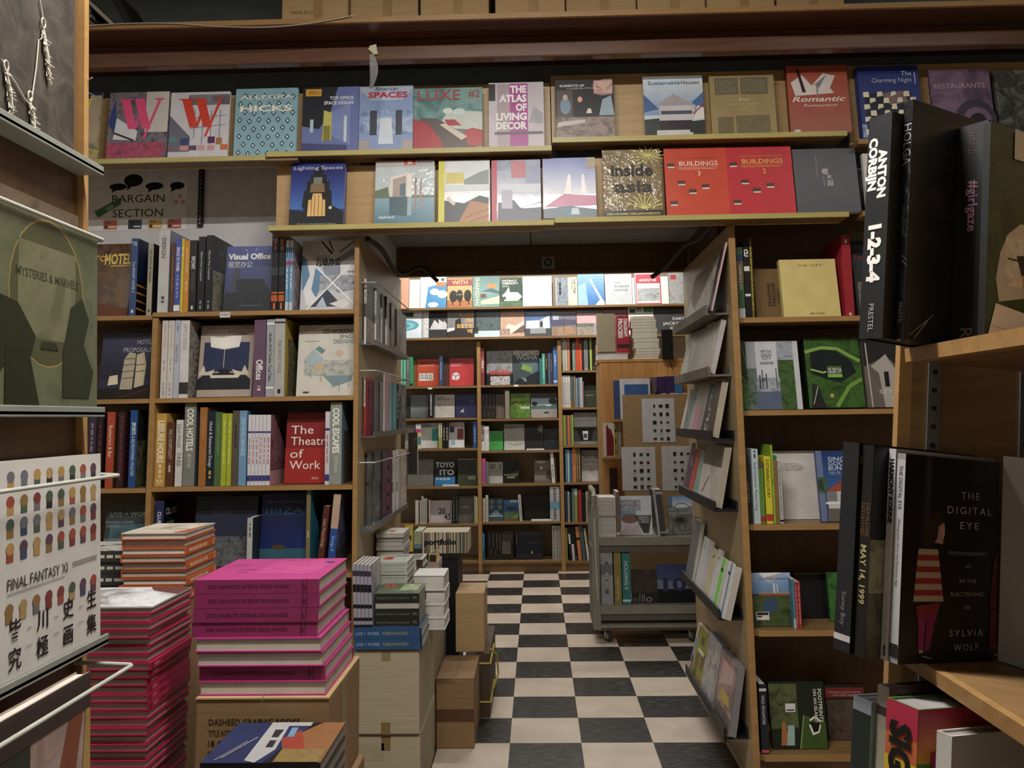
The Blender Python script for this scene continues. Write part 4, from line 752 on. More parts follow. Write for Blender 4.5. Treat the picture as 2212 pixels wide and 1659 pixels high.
brow('''
F 850 911 672 .02 d2dae0 | white book with a turquoise oval pool | g 0 0 1 .5 c8dce8 dfe6ea;e .4 .47 .5 .2 5aa2b8;e .38 .46 .4 .14 7fc0cc;e .34 .45 .25 .08 4f98b0;r .3 .78 .7 .94 3a3c40
F 912 965 671 .02 2f2f33 | black book with white shell roofs and vertical lettering | r 0 0 .27 1 b9b9ba;p c4c4c6 .3 .3 .5 .66 .68 .5 .66 .68 .9 .55 .88 .66 1 .5 1 .3;v LIDZ.III .1 .95 .12 e8e8ea l b W.9
F 966 1024 672 .02 7c7c7c | grey book with stacked orange letters | r 0 0 1 .34 2f2b2a;p 2a2828 .3 .3 .3 .65 .5 .75 .55 .3;p d8d8d6 .0 .34 .28 .38 .28 .28 .0 .2;t RAM .95 .76 .13 e49a48 r b.03 W.5;t ON .95 .57 .13 e8a850 r b.03;t ESTE .95 .36 .13 e8a850 r b.03 W.58;t VE .95 .17 .13 e8b050 r b.03
F 1025 1080 668 .02 3d4a52 | dark textured book with a white foot | n .15 .2 1 1 3a4a4c 58686a 222c30 30;r 0 .2 .15 1 232528;r 0 0 1 .12 bcd0d4;r .15 0 1 .22 bcd4d8;v IDEA_AND_FORM .07 .9 .08 8a9094 l W.55
F 1081 1133 670 .02 c09a80 | peach book with a sloping concrete house | r 0 .86 1 1 9a6a54;p e4d0c0 .1 .1 .8 .1 1 .6 .6 .4 .3 .5;p 6a4f3a .45 .1 .9 .4 1 .4 1 .15;n 0 .1 .4 .3 e0ccc0 8a6a5c c8a890 30
F 1134 1190 671 .02 3f5f94 | blue book with a white cubic house | g 0 .2 1 1 6a8cb8 33508a;p d4d6d8 .05 .3 .05 .6 .55 .62 .95 .8 .95 .3;p 9aa0a8 .55 .3 .55 .62 .7 .66 .7 .3;r 0 0 1 .3 3a3d40;r .58 .36 .68 .56 22262c;r .2 .1 .8 .3 8a8f94;t NUNO .5 .85 .05 d8dce4 W.7
F 1191 1245 673 .02 6f6a7a | dusk coloured book with an earth house | r 0 0 1 .35 8a705c;p a07a5c .2 0 .3 .35 .8 .4 1 .1;p 4a4660 0 .4 1 .45 1 .65 0 .7;r .06 .66 .3 .84 a8b0c0;l 3c3640 .02 .5 .1 .5 .9
F 1246 1302 670 .02 b59a9c | pink-topped book with small blue pictures | r 0 .48 1 .86 cda4a4;r 0 .88 1 1 4a5044;n .02 .0 .66 .34 3a78b8 a8905c 2c3a50 40;n .7 .0 1 .46 2a2c30 9aa0a8 4a4c50 40;n 0 .35 .66 .47 2c2c30 6a7a6a 4a4050 50
F 1303 1355 668 .02 6d3c40 | faded maroon book | n 0 .5 1 1 5f3236 8a5a5c 4a262a 20
F 1357 1412 664 .02 dcdcd6 | white book with a red title and green brushstroke | r 0 .8 1 1 d4d6d0;r .06 .8 .3 .94 3a3e42;r .62 .82 .98 1 4a7a54;r .33 .84 .55 1 8a9088;t ANDRE_POITIERS .5 .62 .055 d0786c W.9 b;p 6fa084 .2 .34 .85 .42 .85 .5 .2 .42
F 1413 1485 664 .02 3c3c3d | charcoal book with thin white capitals | t DARYL .98 .52 .11 e0dedc r W.42;t JACKSON .98 .34 .11 e0dedc r W.72;t IFOLIO .98 .16 .11 e0dedc r W.5
''', "on the back room's second ledge", ZBL1, Yface=7.885, al=8, lim=(LEFTX, 1.5))
k1 = 'in the %s row of the left bay at the back'; k2 = 'in the %s row of the middle bay at the back'; k3 = 'in the %s row of the narrow right bay at the back'
brow('''
S 858 863 771 0 b8b890 | thin beige-green book
S 864 870.5 771 0 4fa888 | mint green book, left copy | D .1 .9 a8dcc8
S 871 877.5 771 0 4fa888 | mint green book, right copy | D .1 .9 a8dcc8
S 878 884.5 771 0 6d6a66 | grey book with a light dot | D .5 .9 b0a8a4
S 885 891.5 771 0 3a9a6a | bright green book | R .02 .1 1c3a2c
F 893 900 778 .02 7a5030 | narrow brown book
F 901 949 776 .03 cc4a30 | orange-red book with a white panel of house outlines | r .1 .2 .72 .48 d8d4ce;p 4a4844 .16 .28 .16 .4 .22 .46 .28 .4 .28 .28;p d0ccc6 .18 .3 .18 .39 .22 .43 .26 .39 .26 .3;p 4a4844 .36 .28 .36 .4 .42 .46 .48 .4 .48 .28;p d0ccc6 .38 .3 .38 .39 .42 .43 .46 .39 .46 .3;p 4a4844 .54 .26 .54 .38 .6 .44 .66 .38 .66 .26;p d0ccc6 .56 .28 .56 .37 .6 .41 .64 .37 .64 .28;t Construction_and .1 .88 .045 5a2018 l W.6;t Design_Manual .1 .82 .045 5a2018 l W.5;t Competition_Panels .1 .75 .045 e8d8d0 l W.65
S 949 956 770 0 34507c | dark blue spine between the two red books | D .2 .8 9ab0d0 | Y=7.9
F 957 970 780 .02 4a2f22 | narrow dark brown book
F 971 1023 774 .03 c8383a | crimson book with a white block outline | l 8a2228 .01 .8 .0 .8 1;p dcd2d0 .1 .24 .12 .42 .28 .5 .42 .42 .42 .26 .28 .2;l 4a3a3a .02 .1 .4 .26 .35 .42 .4;l 4a3a3a .02 .26 .35 .26 .22;t Construction_and .06 .88 .045 6a181c l W.6;t Architectural .06 .78 .045 ecdcd8 l W.48;t Diagrams_2 .06 .72 .045 ecdcd8 l W.4
''', k1 % 'top', C1[0], lim=(LEFTX + .017, P1 - .017))
brow('''
F 876 886 858 .02 2a2624 | dark sliver of a book
F 887 925 853 .02 6f7476 | grey mist coloured book | g 0 0 1 .5 5a6468 7d8486;t Research .06 .84 .06 4a5054 l W.6;t Methods .06 .72 .06 4a5054 l W.5;t Architecture .06 .45 .06 3a4044 l W.85
S 926 936 850 0 19191b | black spine with white type | D .1 .95 c8c8c8 | Y=7.9
F 939 982 852 .02 b9b4aa | pale cream drawing book | n 0 .2 1 .55 a8a49c b8b4aa 88867e 10;t DRAWING .08 .84 .05 2a2a2a l b W.4;t FROM_THE_MODEL .08 .76 .05 2a2a2a l b W.7
F 984 1030 850 .03 2c2c58 | deep indigo book with a small yellow star | p d8d29c .2 .2 .3 .3 .4 .38 .36 .28 .42 .18 .32 .24;r .65 .64 .85 .7 5a5a84;r .2 .76 .5 .8 4a4a78
''', k1 % 'second', C1[1], lim=(LEFTX + .017, P1 - .017))
brow('''
F 875 897 918 .02 9a948c | grey book leaning at the row end
S 898 909 916 0 d8d8d4 | white spine with four printed colour blocks | R .65 .8 c0407c;R .49 .64 d8c83a;R .33 .48 3a78b8;R .17 .32 3f8a54
F 910 946 914 .03 c8c8c2 | white book with a teal tab | r .64 .28 1 .78 2f9a90;r .08 .88 .6 .93 3a8a78
S 947 955 914 0 9a9a4a | olive book with a pale top | R .45 1 c8c8a0;D .5 .9 7a7a4a
S 956 962 911 0 1c1b1c | black spine, left of two | D .3 .8 c8b8a0
S 962.5 968.5 911 0 1c1b1c | black spine, right of two | D .3 .8 c8b8a0
F 969 1003 912 .03 d8d8da | white book with small dark pictures | r .08 .6 .36 .82 3c3450;n .55 .32 .95 .75 3a2a40 a84a3a 5a2c50 30;r .18 .12 .42 .3 8aaec0 | pages=d8d8d8
S 1022 1029.5 910 0 2f5aa4 | blue spine beside the upright | D .2 .8 8ab0e0
''', k1 % 'third', C1[2], lim=(LEFTX + .017, P1 - .017))
brow('''
F 880 936 992 .02 6d6d68 | plain grey book with a dark heading | t JOHN_DONNELLY .55 .92 .06 3c3c3c W.8
F 939 983 994 .02 1c1d1f | black book with big white outlined letters and a blue band | r 0 0 1 .34 2f78b4;t TOYO .5 .72 .2 d4d4ce W.9 b.02;t ITO .6 .42 .2 d4d4ce W.7 b.02;t 伊東豊雄 .4 .22 .07 d8e4f0 W.7
F 989 1031 991 .02 2c3022 | dark green book with thin pale border | r 0 .97 1 1 9a9a84;r .96 0 1 1 8a8a74;r 0 0 1 .4 39432a;r .5 .3 .9 .33 a8ac90;r .55 .23 .9 .26 a8ac90
''', k1 % 'fourth', C1[3], lim=(LEFTX + .017, P1 - .017))
brow('''
S 897 904 1081 0 c8c4b8 | off-white spine at the row end
S 906.5 910 1081 0 bab6aa | thin off-white spine | D .1 .9 6a6862
S 910.5 914.5 1072 0 bab6aa | taller thin off-white spine | D .1 .9 6a6862
S 915 918.5 1077 0 bab6aa | thin cream spine | D .1 .9 6a6862
S 919 922.5 1077 0 aeaa9e | thin grey-white spine | D .1 .9 6a6862
S 926 929 1080 0 c0a8a0 | thin pinkish spine
F 930 976 1081 .02 b8b0b4 | pale lilac book with large staggered numerals | t 20 .54 .4 .26 2c2a2e b W.32;t 45 .8 .14 .26 2c2a2e b W.32
S 977 983 1074 0 1b1b1c | black spine, left of two | D .1 .9 6a6a6a
S 983.5 988.5 1074 0 1b1b1c | black spine, right of two | D .1 .9 6a6a6a
F 989 1023 1072 .03 4c4b47 | dark grey speckled book | n 0 0 1 1 3a3a36 6a6862 2c2c2a 60;r .2 .55 .7 .62 8a8880
S 1024 1026.5 1071 0 a8a69c | thin grey spine
S 1027 1032 1073 0 c8c07a | pale yellow spine
''', k1 % 'fifth', C1[4], lim=(LEFTX + .017, P1 - .017))
brow('''
S 1037.5 1046 752 0 8a3a40 | burgundy spine | R .35 .75 a85a58;T WOHA .66 .45 f0e8e8 .6 b
F 1051 1107 758 .03 3c3c3e | dark book with swirling steel shapes and red lettering | p a8a8aa .05 .5 .1 .9 .4 .98 .7 .8 1 .7 1 .8 .7 .95 .3 1 .05 .98;p c8c8ca .5 .6 .6 .85 .75 .7 .8 .5 .6 .5;n 0 .35 1 1 4a4a4c 9a9a9c 1c1c1e 9;r 0 0 1 .3 17171a;n .15 0 .9 .25 17171a c8c8c8 3a3a3a 30;t woha .5 .3 .15 c8342c b.04 W.82
F 1108 1165 757 .03 3a444c | dark angular city book with thin white capitals | n 0 .86 1 1 4a4a40 b8b0a0 6a6a60 20;p 5a7078 .2 .7 .9 .7 1 .3 .7 .3;p 6f9a3a .3 .45 .38 .6 .72 .5 .7 .35;p 1c2228 0 0 .25 .2 .35 .15 .7 .3 1 .4 1 0;l c8d0d4 .02 .35 .2 .45 .1;l c8d0d4 .02 .45 .2 .5 .08;t WOHA .52 .72 .15 e8e8ea W.8
S 1165.5 1170.5 774 0 2f7a84 | teal blue spine
S 1171 1177.5 764 0 4fa08c | pale turquoise spine | D .2 .9 a8d8c8
S 1178 1183.5 764 0 2c2622 | dark brown spine | D .5 .85 c8944a
S 1184 1189 763 0 4f5f7a | slate blue spine
S 1189.5 1194 763 0 4a3c30 | brown spine | D .4 .8 8a7a6a
S 1195 1204 750 0 3f70c4 | bright blue spine | D .5 .8 c8d8f0;R .05 .1 c8d8f0
''', k2 % 'top', C2[0], lim=(P1 + .017, P2 - .017))
brow('''
F 1040 1070 850 .03 1b1815 | dark book with rows of pale slits | l 6a6258 .03 .1 .5 .1 .95;l 6a6258 .03 .36 .45 .36 .95;l 6a6258 .03 .62 .4 .62 .92;l 6a6258 .03 .9 .4 .9 .9;l 5a5248 .03 .2 .05 .2 .3;l 5a5248 .03 .5 .05 .5 .28;l 5a5248 .03 .8 .05 .8 .26
F 1071 1090 852 .03 4f453a | grey-brown book beside the slit pattern | p 6a5f52 .1 0 1 0 1 .4 .3 .5
S 1091 1100.5 843 0 8f8470 | thick beige-grey spine
F 1102 1146 849 .03 2c4a1c | leafy green book with lime capitals | n 0 0 1 1 2a4a1a 5f8a30 142a10 14;t GARDEN_CITY .5 .68 .11 b8d040 W.9 b;t MEGA_CITY .6 .5 .11 b8d040 W.76 b;r .5 .36 .95 .46 a8b898
F 1147 1203 848 .03 a8b0b4 | book with a grey lake and tree silhouettes | r 0 .78 1 1 3c2c24;g 0 .45 1 .78 b8c8d4 8fb0c8;p 4f6a6c 0 .34 0 .48 .5 .5 .7 .45 1 .6 1 .34;e .14 .56 .12 .08 2c3a2a;e .84 .66 .16 .12 2a382a;l 2a3226 .03 .12 .34 .14 .55;r 0 0 1 .34 96908a;p 3a3a38 .48 .22 .7 .24 .66 .16 .52 .16
''', k2 % 'second', C2[1], lim=(P1 + .017, P2 - .017))
brow('''
S 1038.5 1046.5 919 0 dcdcda | white spine with black vertical capitals | T ELEMENTAL .98 .05 1c1c1e .7 b.05
S 1047 1056 921 0 d8d4d6 | plain white spine | R .7 .85 d8b0bc
F 1057 1087 931 .02 3fa048 | bright green small book | t Business .15 .78 .07 14401c l W.5;t New .15 .62 .06 14401c l;t Play .15 .45 .06 14401c l;t Network .15 .28 .06 14401c l W.5
F 1089 1133 916 .02 a0a09c | grey book with a curved green leaf boat | g 0 0 1 .4 c0c0be a4a4a0;p 7fa04a .2 .3 .5 .2 .95 .28 .8 .22 .5 .16 .3 .22;t Evolution .08 .82 .07 3a3a3a l W.5
F 1134 1174 918 .02 24211e | near-black book with a pale corner | p 7a7268 .75 1 .98 1 .95 .65 .7 .78
F 1175 1208 926 .02 22262c | navy book with faint lettering | t ARCHI .55 .72 .09 4a5a68 W.4;t TEC .55 .55 .09 4a5a68;t TURE .55 .38 .09 4a5a68
''', k2 % 'third', C2[2], lim=(P1 + .017, P2 - .017))
brow('''
S 1041 1049 990 0 c45a98 | pink spine | D .1 .9 8a3a68
S 1050 1055 997 0 6a7078 | grey spine beside the pink one
F 1056 1086 998 .02 a09e98 | grey book with a large green number 3 | g 0 0 1 .6 b4b4b0 94928c;t 3 .8 .66 .24 3a6a40 b;r .1 .86 .5 .89 4a4a48;r .1 .8 .46 .83 4a4a48;r .1 .74 .5 .77 4a4a48;r .1 .68 .4 .71 4a4a48
F 1087 1121 997 .02 161618 | black book with cream capitals low down | p 4a4a4c .3 .4 1 .6 1 .4;t DAVID_ADJAYE .5 .34 .08 c8c4a0 W.88 b;t OUTPUT .5 .22 .08 c8c4a0 W.5 b
F 1154 1191 993 .02 6a625c | grey-brown book of a pale hall | r 0 .1 1 .5 7d7268;e .4 .9 .3 .06 a89f94;p 4a423c .7 .2 .75 .6 1 .5 1 .1;p c8c0b4 .35 .55 .5 .6 .5 .7 .35 .7
S 1192 1199 977 0 d0cecb | white leaning spine | D .2 .6 4a4a4a | lean=3
S 1199.8 1203 985 0 4a2a2a | thin dark red spine | | lean=3
''', k2 % 'fourth', C2[3], lim=(P1 + .017, P2 - .017))
brow('''
S 1043 1048 1077 0 c0bcae | cream spine, left of two | D .1 .9 7a7870
S 1049 1054.5 1070 0 c4c0b0 | cream spine, right of two | D .1 .9 7a7870
F 1055 1088 1077 .02 34505f | slate blue book with pale medallions | e .22 .86 .16 .1 6a7a84;e .74 .86 .16 .1 6a7a84;e .22 .62 .16 .1 6a7a84;e .74 .62 .16 .1 6a7a84;t THE .5 .38 .07 d0d8dc b;t SOCIAL .5 .28 .07 d0d8dc b W.5;t IMPERATIVE .5 .18 .07 d0d8dc b W.84
F 1089 1120 1080 .02 4a78b0 | small book with a layered blue and green landscape | r 0 .36 1 .8 3f6a9c;r 0 .1 1 .42 4a6a4a;p 7a9a3a .5 .15 .9 .3 1 .4 1 .1;r 0 0 1 .14 6a5a44;r .4 .88 1 1 a8c0d4;r .15 .5 .85 .66 2c3f5c
S 1122 1128 1069 0 b0b4b4 | pale grey leaning spine | D .2 .9 6a6c6c | lean=3
F 1133 1187 1066 .03 100f0f | plain black book
S 1188 1209 1051 0 a8a8ac | broad white spine of scattered type | D .05 .97 5a5a60;R .35 .55 5f94b0 | Y=7.91
''', k2 % 'fifth', C2[4], lim=(P1 + .017, P2 - .017))
brow('''
S 1040.5 1046.5 1153 0 3a88b4 | sky blue spine | R .05 .45 24688c
F 1053 1109 1146 .03 1b1817 | dark book with white vertical slits | l 8a827c .02 .08 .45 .08 .95;l 8a827c .02 .22 .4 .22 .95;l 8a827c .02 .36 .36 .36 .92;l 8a827c .02 .48 .3 .48 .9;l 7a726c .02 .14 .2 .14 .36;l 7a726c .02 .3 .2 .3 .32;p 6f6660 .56 .2 .9 .2 .9 .6 .56 .7;r .56 .62 .98 .98 4a4340
F 1115 1172 1146 .03 1d2230 | navy book with a small yellow mark | l 9a9a9a .015 .02 .5 .02 .98;r .1 .85 .95 .98 4a4644;r .48 .56 .85 .57 7a8290;r .72 .42 .85 .43 7a8290;p c8b040 .55 .2 .62 .2 .62 .3 .58 .3
S 1193 1199.7 1136 0 a9a59a | zebra patterned spine, left of three | D .02 .3 2a2826;D .32 .6 2a2826;D .62 .98 2a2826
S 1200.3 1207.3 1136 0 a9a59a | zebra patterned spine, middle of three | D .02 .3 2a2826;D .32 .6 2a2826;D .62 .98 2a2826
S 1208 1215.5 1136 0 a9a59a | zebra patterned spine, right of three | D .02 .3 2a2826;D .32 .6 2a2826;D .62 .98 2a2826
''', k2 % 'bottom', C2[5], lim=(P1 + .017, P2 - .017))
brow('''
S 1209.5 1214.5 724 0 6a7484 | tall grey-blue spine | R 0 .2 3a3c44
S 1215 1220.5 731 0 b8b49c | cream spine
S 1221 1225 733 0 bcbab0 | thin white-grey spine
S 1225.6 1230.5 727 0 d08054 | salmon orange spine
S 1231 1234 740 0 1c1a1a | thin black spine
S 1236 1243 735 0 7f8f80 | sage green spine | R .9 1 2a2a2a
S 1243.6 1250.5 730 0 d04a2a | orange-red spine
S 1251 1256.5 733 0 d85c34 | lighter orange spine | R .86 .94 3a2420
S 1257 1261 734 0 26282a | dark slate spine
S 1261.6 1269.5 733 0 8f8d90 | silver grey spine | D .1 .9 5a585c
S 1270 1273 735 0 1a1a1a | black spine before the lime one
S 1273.6 1278.5 729 0 a0b04a | lime green spine
S 1279.5 1290 728 0 1d1b1b | broad black spine at the row end | D .04 .1 a0a0a0
''', k3 % 'top', C3[0], lim=(P2 + .017, P3 - .017))
brow('\n'.join(f'S {1211.5+5.2*i} {1216.2+5.2*i} 811 0 cfcdc8 | white spine, {n} of four alike | D .1 .8 8a8884' for i, n in enumerate(('leftmost', 'second', 'third', 'rightmost'))) + '''
S 1232.5 1236 812 0 5a6a58 | thin grey-green spine | R 0 .2 a8602c
S 1236.5 1239.5 813 0 5f5d5a | thin grey spine
S 1240 1243.5 812 0 8a7a6c | thin beige-brown spine
S 1244.3 1247 817 0 98a0a4 | thin pale blue-grey spine
S 1247.5 1251.5 815 0 4a6f88 | blue spine
S 1252 1254.5 816 0 b0b4b8 | thin pale grey spine
S 1255 1258 815 0 c4c4c4 | white spine beside the green book
S 1258.6 1261 823 0 8a6a70 | shorter dull pink spine
F 1262 1291 833 .03 343c2c | dark olive green book | r .1 .53 .8 .57 8a8a3a
''', k3 % 'second', C3[1], lim=(P2 + .017, P3 - .017))
brow('''
S 1214 1217.5 897 0 4f8a64 | green spine
S 1218 1221.5 897 0 b8b840 | yellow spine
S 1222 1225.5 897 0 5a5c5c | grey spine
S 1226 1230.5 897 0 cc6a34 | orange spine
S 1231 1234.5 897 0 6a7260 | grey-green spine
S 1235 1238.5 896 0 9ab040 | lime spine
F 1239 1292 891 .03 b8bcc0 | book with a black glass bowl building under pale sky | r 0 0 1 .55 3c3c3c;p 17171a .1 .5 .9 .5 .75 .12 .3 .12;p c8c8c6 .38 .42 .62 .42 .6 .15 .42 .15;r .42 .2 .58 .34 4a4444;t Great_Structures .5 .74 .05 8a9aa4 W.66;r 0 0 1 .1 7a7874
''', k3 % 'third', C3[2], lim=(P2 + .017, P3 - .017))
brow('''
S 1221 1225.5 970 0 3f7a98 | blue spine, left of two | D .1 .9 7aa8c0
S 1226 1230 972 0 a8c0b8 | pale green-white spine
S 1230.6 1236 973 0 3a5c94 | dark blue spine
S 1236.6 1244 968 0 cc7a3a | orange spine with type | D .5 .9 5a3a20
S 1244.6 1249 968 0 6a5a3c | brown spine, left of two | D .1 .8 c8a070
S 1249.5 1254 968 0 6a5a3c | brown spine, right of two | D .1 .8 c8a070
F 1256 1298 972 .03 a8a4a2 | grey year book with a gold number 4 | g 0 0 1 .5 c4c0be a09c9a;t 2018 .54 .72 .11 4a4a4a b W.9;t DETAIL .54 .58 .08 5a5a5a W.8;t 4 .6 .28 .13 a8843a b;l 8a8886 .012 .46 .26 .76 .26 .76 .46
''', k3 % 'fourth', C3[3], lim=(P2 + .017, P3 - .017))
brow('''
S 1220 1226 1060 0 2a3450 | navy spine
S 1226.5 1230.5 1062 0 a8a8a4 | pale grey spine | D .1 .9 4a4a4a
S 1231 1235 1066 0 1e1e20 | black spine before the green one
S 1235.6 1240.5 1055 0 4f7a6a | blue-green spine
S 1241 1247.5 1056 0 8a8a44 | olive spine | R .8 1 a8b8b0
S 1249 1256.5 1058 0 a82c34 | red spine
S 1257.5 1264.5 1066 0 1b1a1a | black spine beside the red one
S 1265.5 1270 1062 0 b0a488 | beige spine | D .1 .9 5a5244
''', k3 % 'fifth', C3[4], lim=(P2 + .017, P3 - .017))
brow('''
S 1221 1226 1141 0 8a8a34 | olive yellow spine
S 1231.5 1235.5 1139 0 26282a | black spine with a white patch | R .5 .8 c8c8c4 | lean=4
S 1236.5 1242 1140 0 b8bcae | white spine with a black top | R .5 1 1c1c1c | lean=4
S 1243.5 1247.5 1139 0 1c1c20 | black leaning spine | D .05 .1 c0c0c0 | lean=5
S 1249 1256.5 1138 0 c87444 | orange and black spine | R .6 .68 2a2a2a | lean=5
S 1258 1266 1135 0 4a5658 | slate leaning spine | | lean=6
S 1268 1272.5 1142 0 b8b48a | yellow and white leaning spine | R 0 .5 c8c8c4 | lean=6
''', k3 % 'bottom', C3[5], lim=(P2 + .017, P3 - .017))
# loose sheets lying on the back shelves
def sheet(x0, x1, Z, d, w, label, th=.004):
    a, b = PY(x0, 900, d).x, PY(x1, 900, d).x
    o = MB().box((0, 0, 0), (b - a, w, th), mat('d4d2cb', .6)).obj('paper_sheet'); o.location = (a, d, Z + GAP); return tag(o, label, 'paper')
sheet(955, 990, C1[3], 7.905, .05, 'white paper lying before the blue banded book on the back shelf', .012)
sheet(1136, 1174, C2[2], 7.905, .05, 'white paper lying before the near-black book on the back shelf', .012)
sheet(1144, 1186, C2[4], 7.905, .05, 'white paper lying before the plain black book on the back shelf', .014)
for x, y, lab in ((929, 839, 'left bay'), (1115, 833, 'middle bay')):
    p = PY(x, y, DB - .003); o = MB().box((-.02, 0, -.009), (.02, .002, .009), mat('dcdad4', .6)).obj('shelf_label'); o.location = p
    tag(o, f'tiny white shelf label on the back room shelf edge of the {lab}', 'label')
p = PY(486, 680, DF - .003); m = MB().box((-.021, 0, -.011), (.021, .002, .011), mat('d0cec8', .6))
put_text(m, 'SHELF', Vector((0, -.0004, -.004)), Vector((1, 0, 0)), Vector((0, 0, 1)), .009, '2a2826', 'c'); o = m.obj('shelf_label'); o.location = p
tag(o, 'white handwritten shelf label under the indigo office book', 'label')

# ================================================================ RACKS ON THE AISLE PANELS
def left_mag(y0, w, x, t, h, z, col, look, where, cov, art='', sp='', roll=0, **kw):
    """magazine with its spine to the camera and its cover to the aisle"""
    fr = frame(Vector((x + t, y0, z + GAP)), Vector((0, 1, 0)), Vector((0, 0, 1)), Vector((1, 0, 0)))
    if roll: fr = fr @ Matrix.Rotation(math.radians(roll), 4, 'Z')
    return book(fr, w, h, t, cov, look, where, 'books in the wire racks', art, sp, scol=col, hard=False, name='magazine', cat='magazine', **kw)
def rack_left(items, z, where):
    x = XLI + .006; q = (LXO - .005 - XLI - .007) / sum(i[1] + .0006 for i in items)
    for (dpx, t, w, h, col, cov, look, art, sp) in items:
        t = min(t, t * q)
        y0 = max(3.47, -(x + t) * F / (1160 - dpx)); w = min(w, 4.34 - y0); left_mag(y0, w, x, t, h, z, col, look, where, cov, art, sp); x += t + .0006
zz = LT[0] - .008
rack_left([
    (791, .0125, .19, .272, 'd4d0cc', 'n:1a1a1c:3a3a3c:5c5856:9', 'white-spined magazine with a dark photo cover', 'n .05 .05 .95 .4 4a2c2a a89890 2a2826 20', 'D .6 .9 2a2a2c;R .9 .94 b03a44;R .42 .62 4a4648'),
    (813, .010, .18, .262, 'd8d5d2', 'n:2a2a2c:8a8886:c4c0bc:10', 'pale magazine behind the rack wire', '', 'D .55 .9 6a6868;R .4 .55 8a8684'),
    (826, .008, .18, .25, 'bcb9b6', '2a282a', 'grey-white magazine with black cover', '', 'D .55 .95 2a2a2a'),
    (836, .009, .18, .25, 'a39d98', 'c8c4c0', 'grey magazine with a white foot', '', 'R 0 .45 d4d0cc;R .8 1 4a3c38'),
    (846, .009, .18, .23, '5a5450', 'n:4a4846:8d8985:b8b2ac:12', 'dark-spined magazine of grey buildings', '', ''),
    (858, .008, .30, .215, '8d8885', 'n:6a6866:9a9694:c0bab6:14', 'grey shrink-wrapped magazine at the far end', 'n .05 .5 .95 .95 5a5a5c 8a888a b8b4b4 20', ''),
], zz, 'in the topmost wire rack of the left panel')
zz = LT[1] - .008
rack_left([
    (790, .011, .16, .24, 'cfcbc7', 'a83038', 'white and red spined book first', '', 'R 0 .5 b82f36;D .55 .95 2a2a2a'),
    (800, .009, .16, .225, '5a2a4a', '6a2038', 'plum-spined book', '', 'R 0 .5 7a2434'),
    (812, .011, .17, .235, '56585c', '6a6c70', 'slate grey book', '', 'D .4 .8 7a7c80'),
    (822, .008, .17, .23, '3a3c40', '8a8c8e', 'charcoal book', '', ''),
    (832, .010, .17, .27, 'd2cecb', 'd0a8b0', 'taller white book with a pinkish cover', '', 'D .2 .6 8a4a68'),
    (843, .008, .17, .235, '6f8c98', '8fb0ba', 'blue-grey book', '', ''),
    (850, .007, .17, .235, '2f7880', '5f98a0', 'teal book', '', ''),
    (862, .012, .24, .235, '1c1b1c', 'n:1c1c1e:4a4a4c:9a9a9c:8', 'black wrapped book at the far end', 'l c8c8ca .02 .3 .9 .6 .6 .4 .3', 'D .3 .85 c8c8c8'),
], zz, 'in the middle wire rack of the left panel')
zz = LT[2] - .008
rack_left([
    (797, .012, .18, .30, '8f8e8c', 'n:2c2c2c:6a6a6a:a8a8a8:9', 'grey shrink-wrapped magazine first', '', 'R .02 .98 4a4a4a'),
    (812, .012, .18, .30, 'a8a7a4', 'n:2c2c2c:5a5a5a:9a9a9a:9', 'grey wrapped magazine second', '', 'R .02 .98 585858'),
    (828, .010, .18, .295, '3a2c3c', 'n:2a2230:5a4458:1c1820:5', 'dark plum magazine', 'p 6f5874 .4 .9 .6 .9 .9 .1 .8 .1', ''),
    (842, .007, .17, .30, 'a83a74', '3c2430', 'pink and black spined magazine', '', 'R .1 .16 241820;R .3 .36 241820;R .5 .56 241820;R .7 .76 241820'),
    (852, .008, .17, .29, 'd4d0ce', 'c8c4c4', 'white magazine with a blue cross', '', 'R .34 .5 8a8e92;D .55 .85 8a8a8a;R .88 .92 3a4a8a'),
    (861, .008, .17, .285, 'd4d0ce', 'b8b0ac', 'white magazine with a red cross', '', 'R .34 .5 8a8e92;D .55 .85 8a8a8a;R .88 .92 b83a48'),
    (869, .006, .18, .28, 'a49c94', 'n:a89c90:c8beb4:7a6a60:10', 'beige magazine at the far end', '', ''),
], zz, 'in the lowest wire rack of the left panel')
# a book tilted out beyond the lowest wire
def ortho(x, y):
    x = Vector(x).normalized(); z = x.cross(Vector(y)).normalized(); return x, z.cross(x), z
def free(o, x, y, w, h, t, col, look, where, group=None, **kw):
    X, Y, Z = ortho(x, y); return book(frame(Vector(o), X, Y, Z), w, h, t, col, look, where, group, **kw)
p = PY(882, 1024, 4.42); free(p, (1, .12, -.0), (-.16, .02, 1), .05, .21, .012, '1f1c1b', 'narrow black book tilted over the rack wire', 'beyond the lowest wire rack of the left panel', scol='8a8c3a', art='r .55 .8 .85 .86 7a2a2a;r .93 0 1 1 c8c4bc')

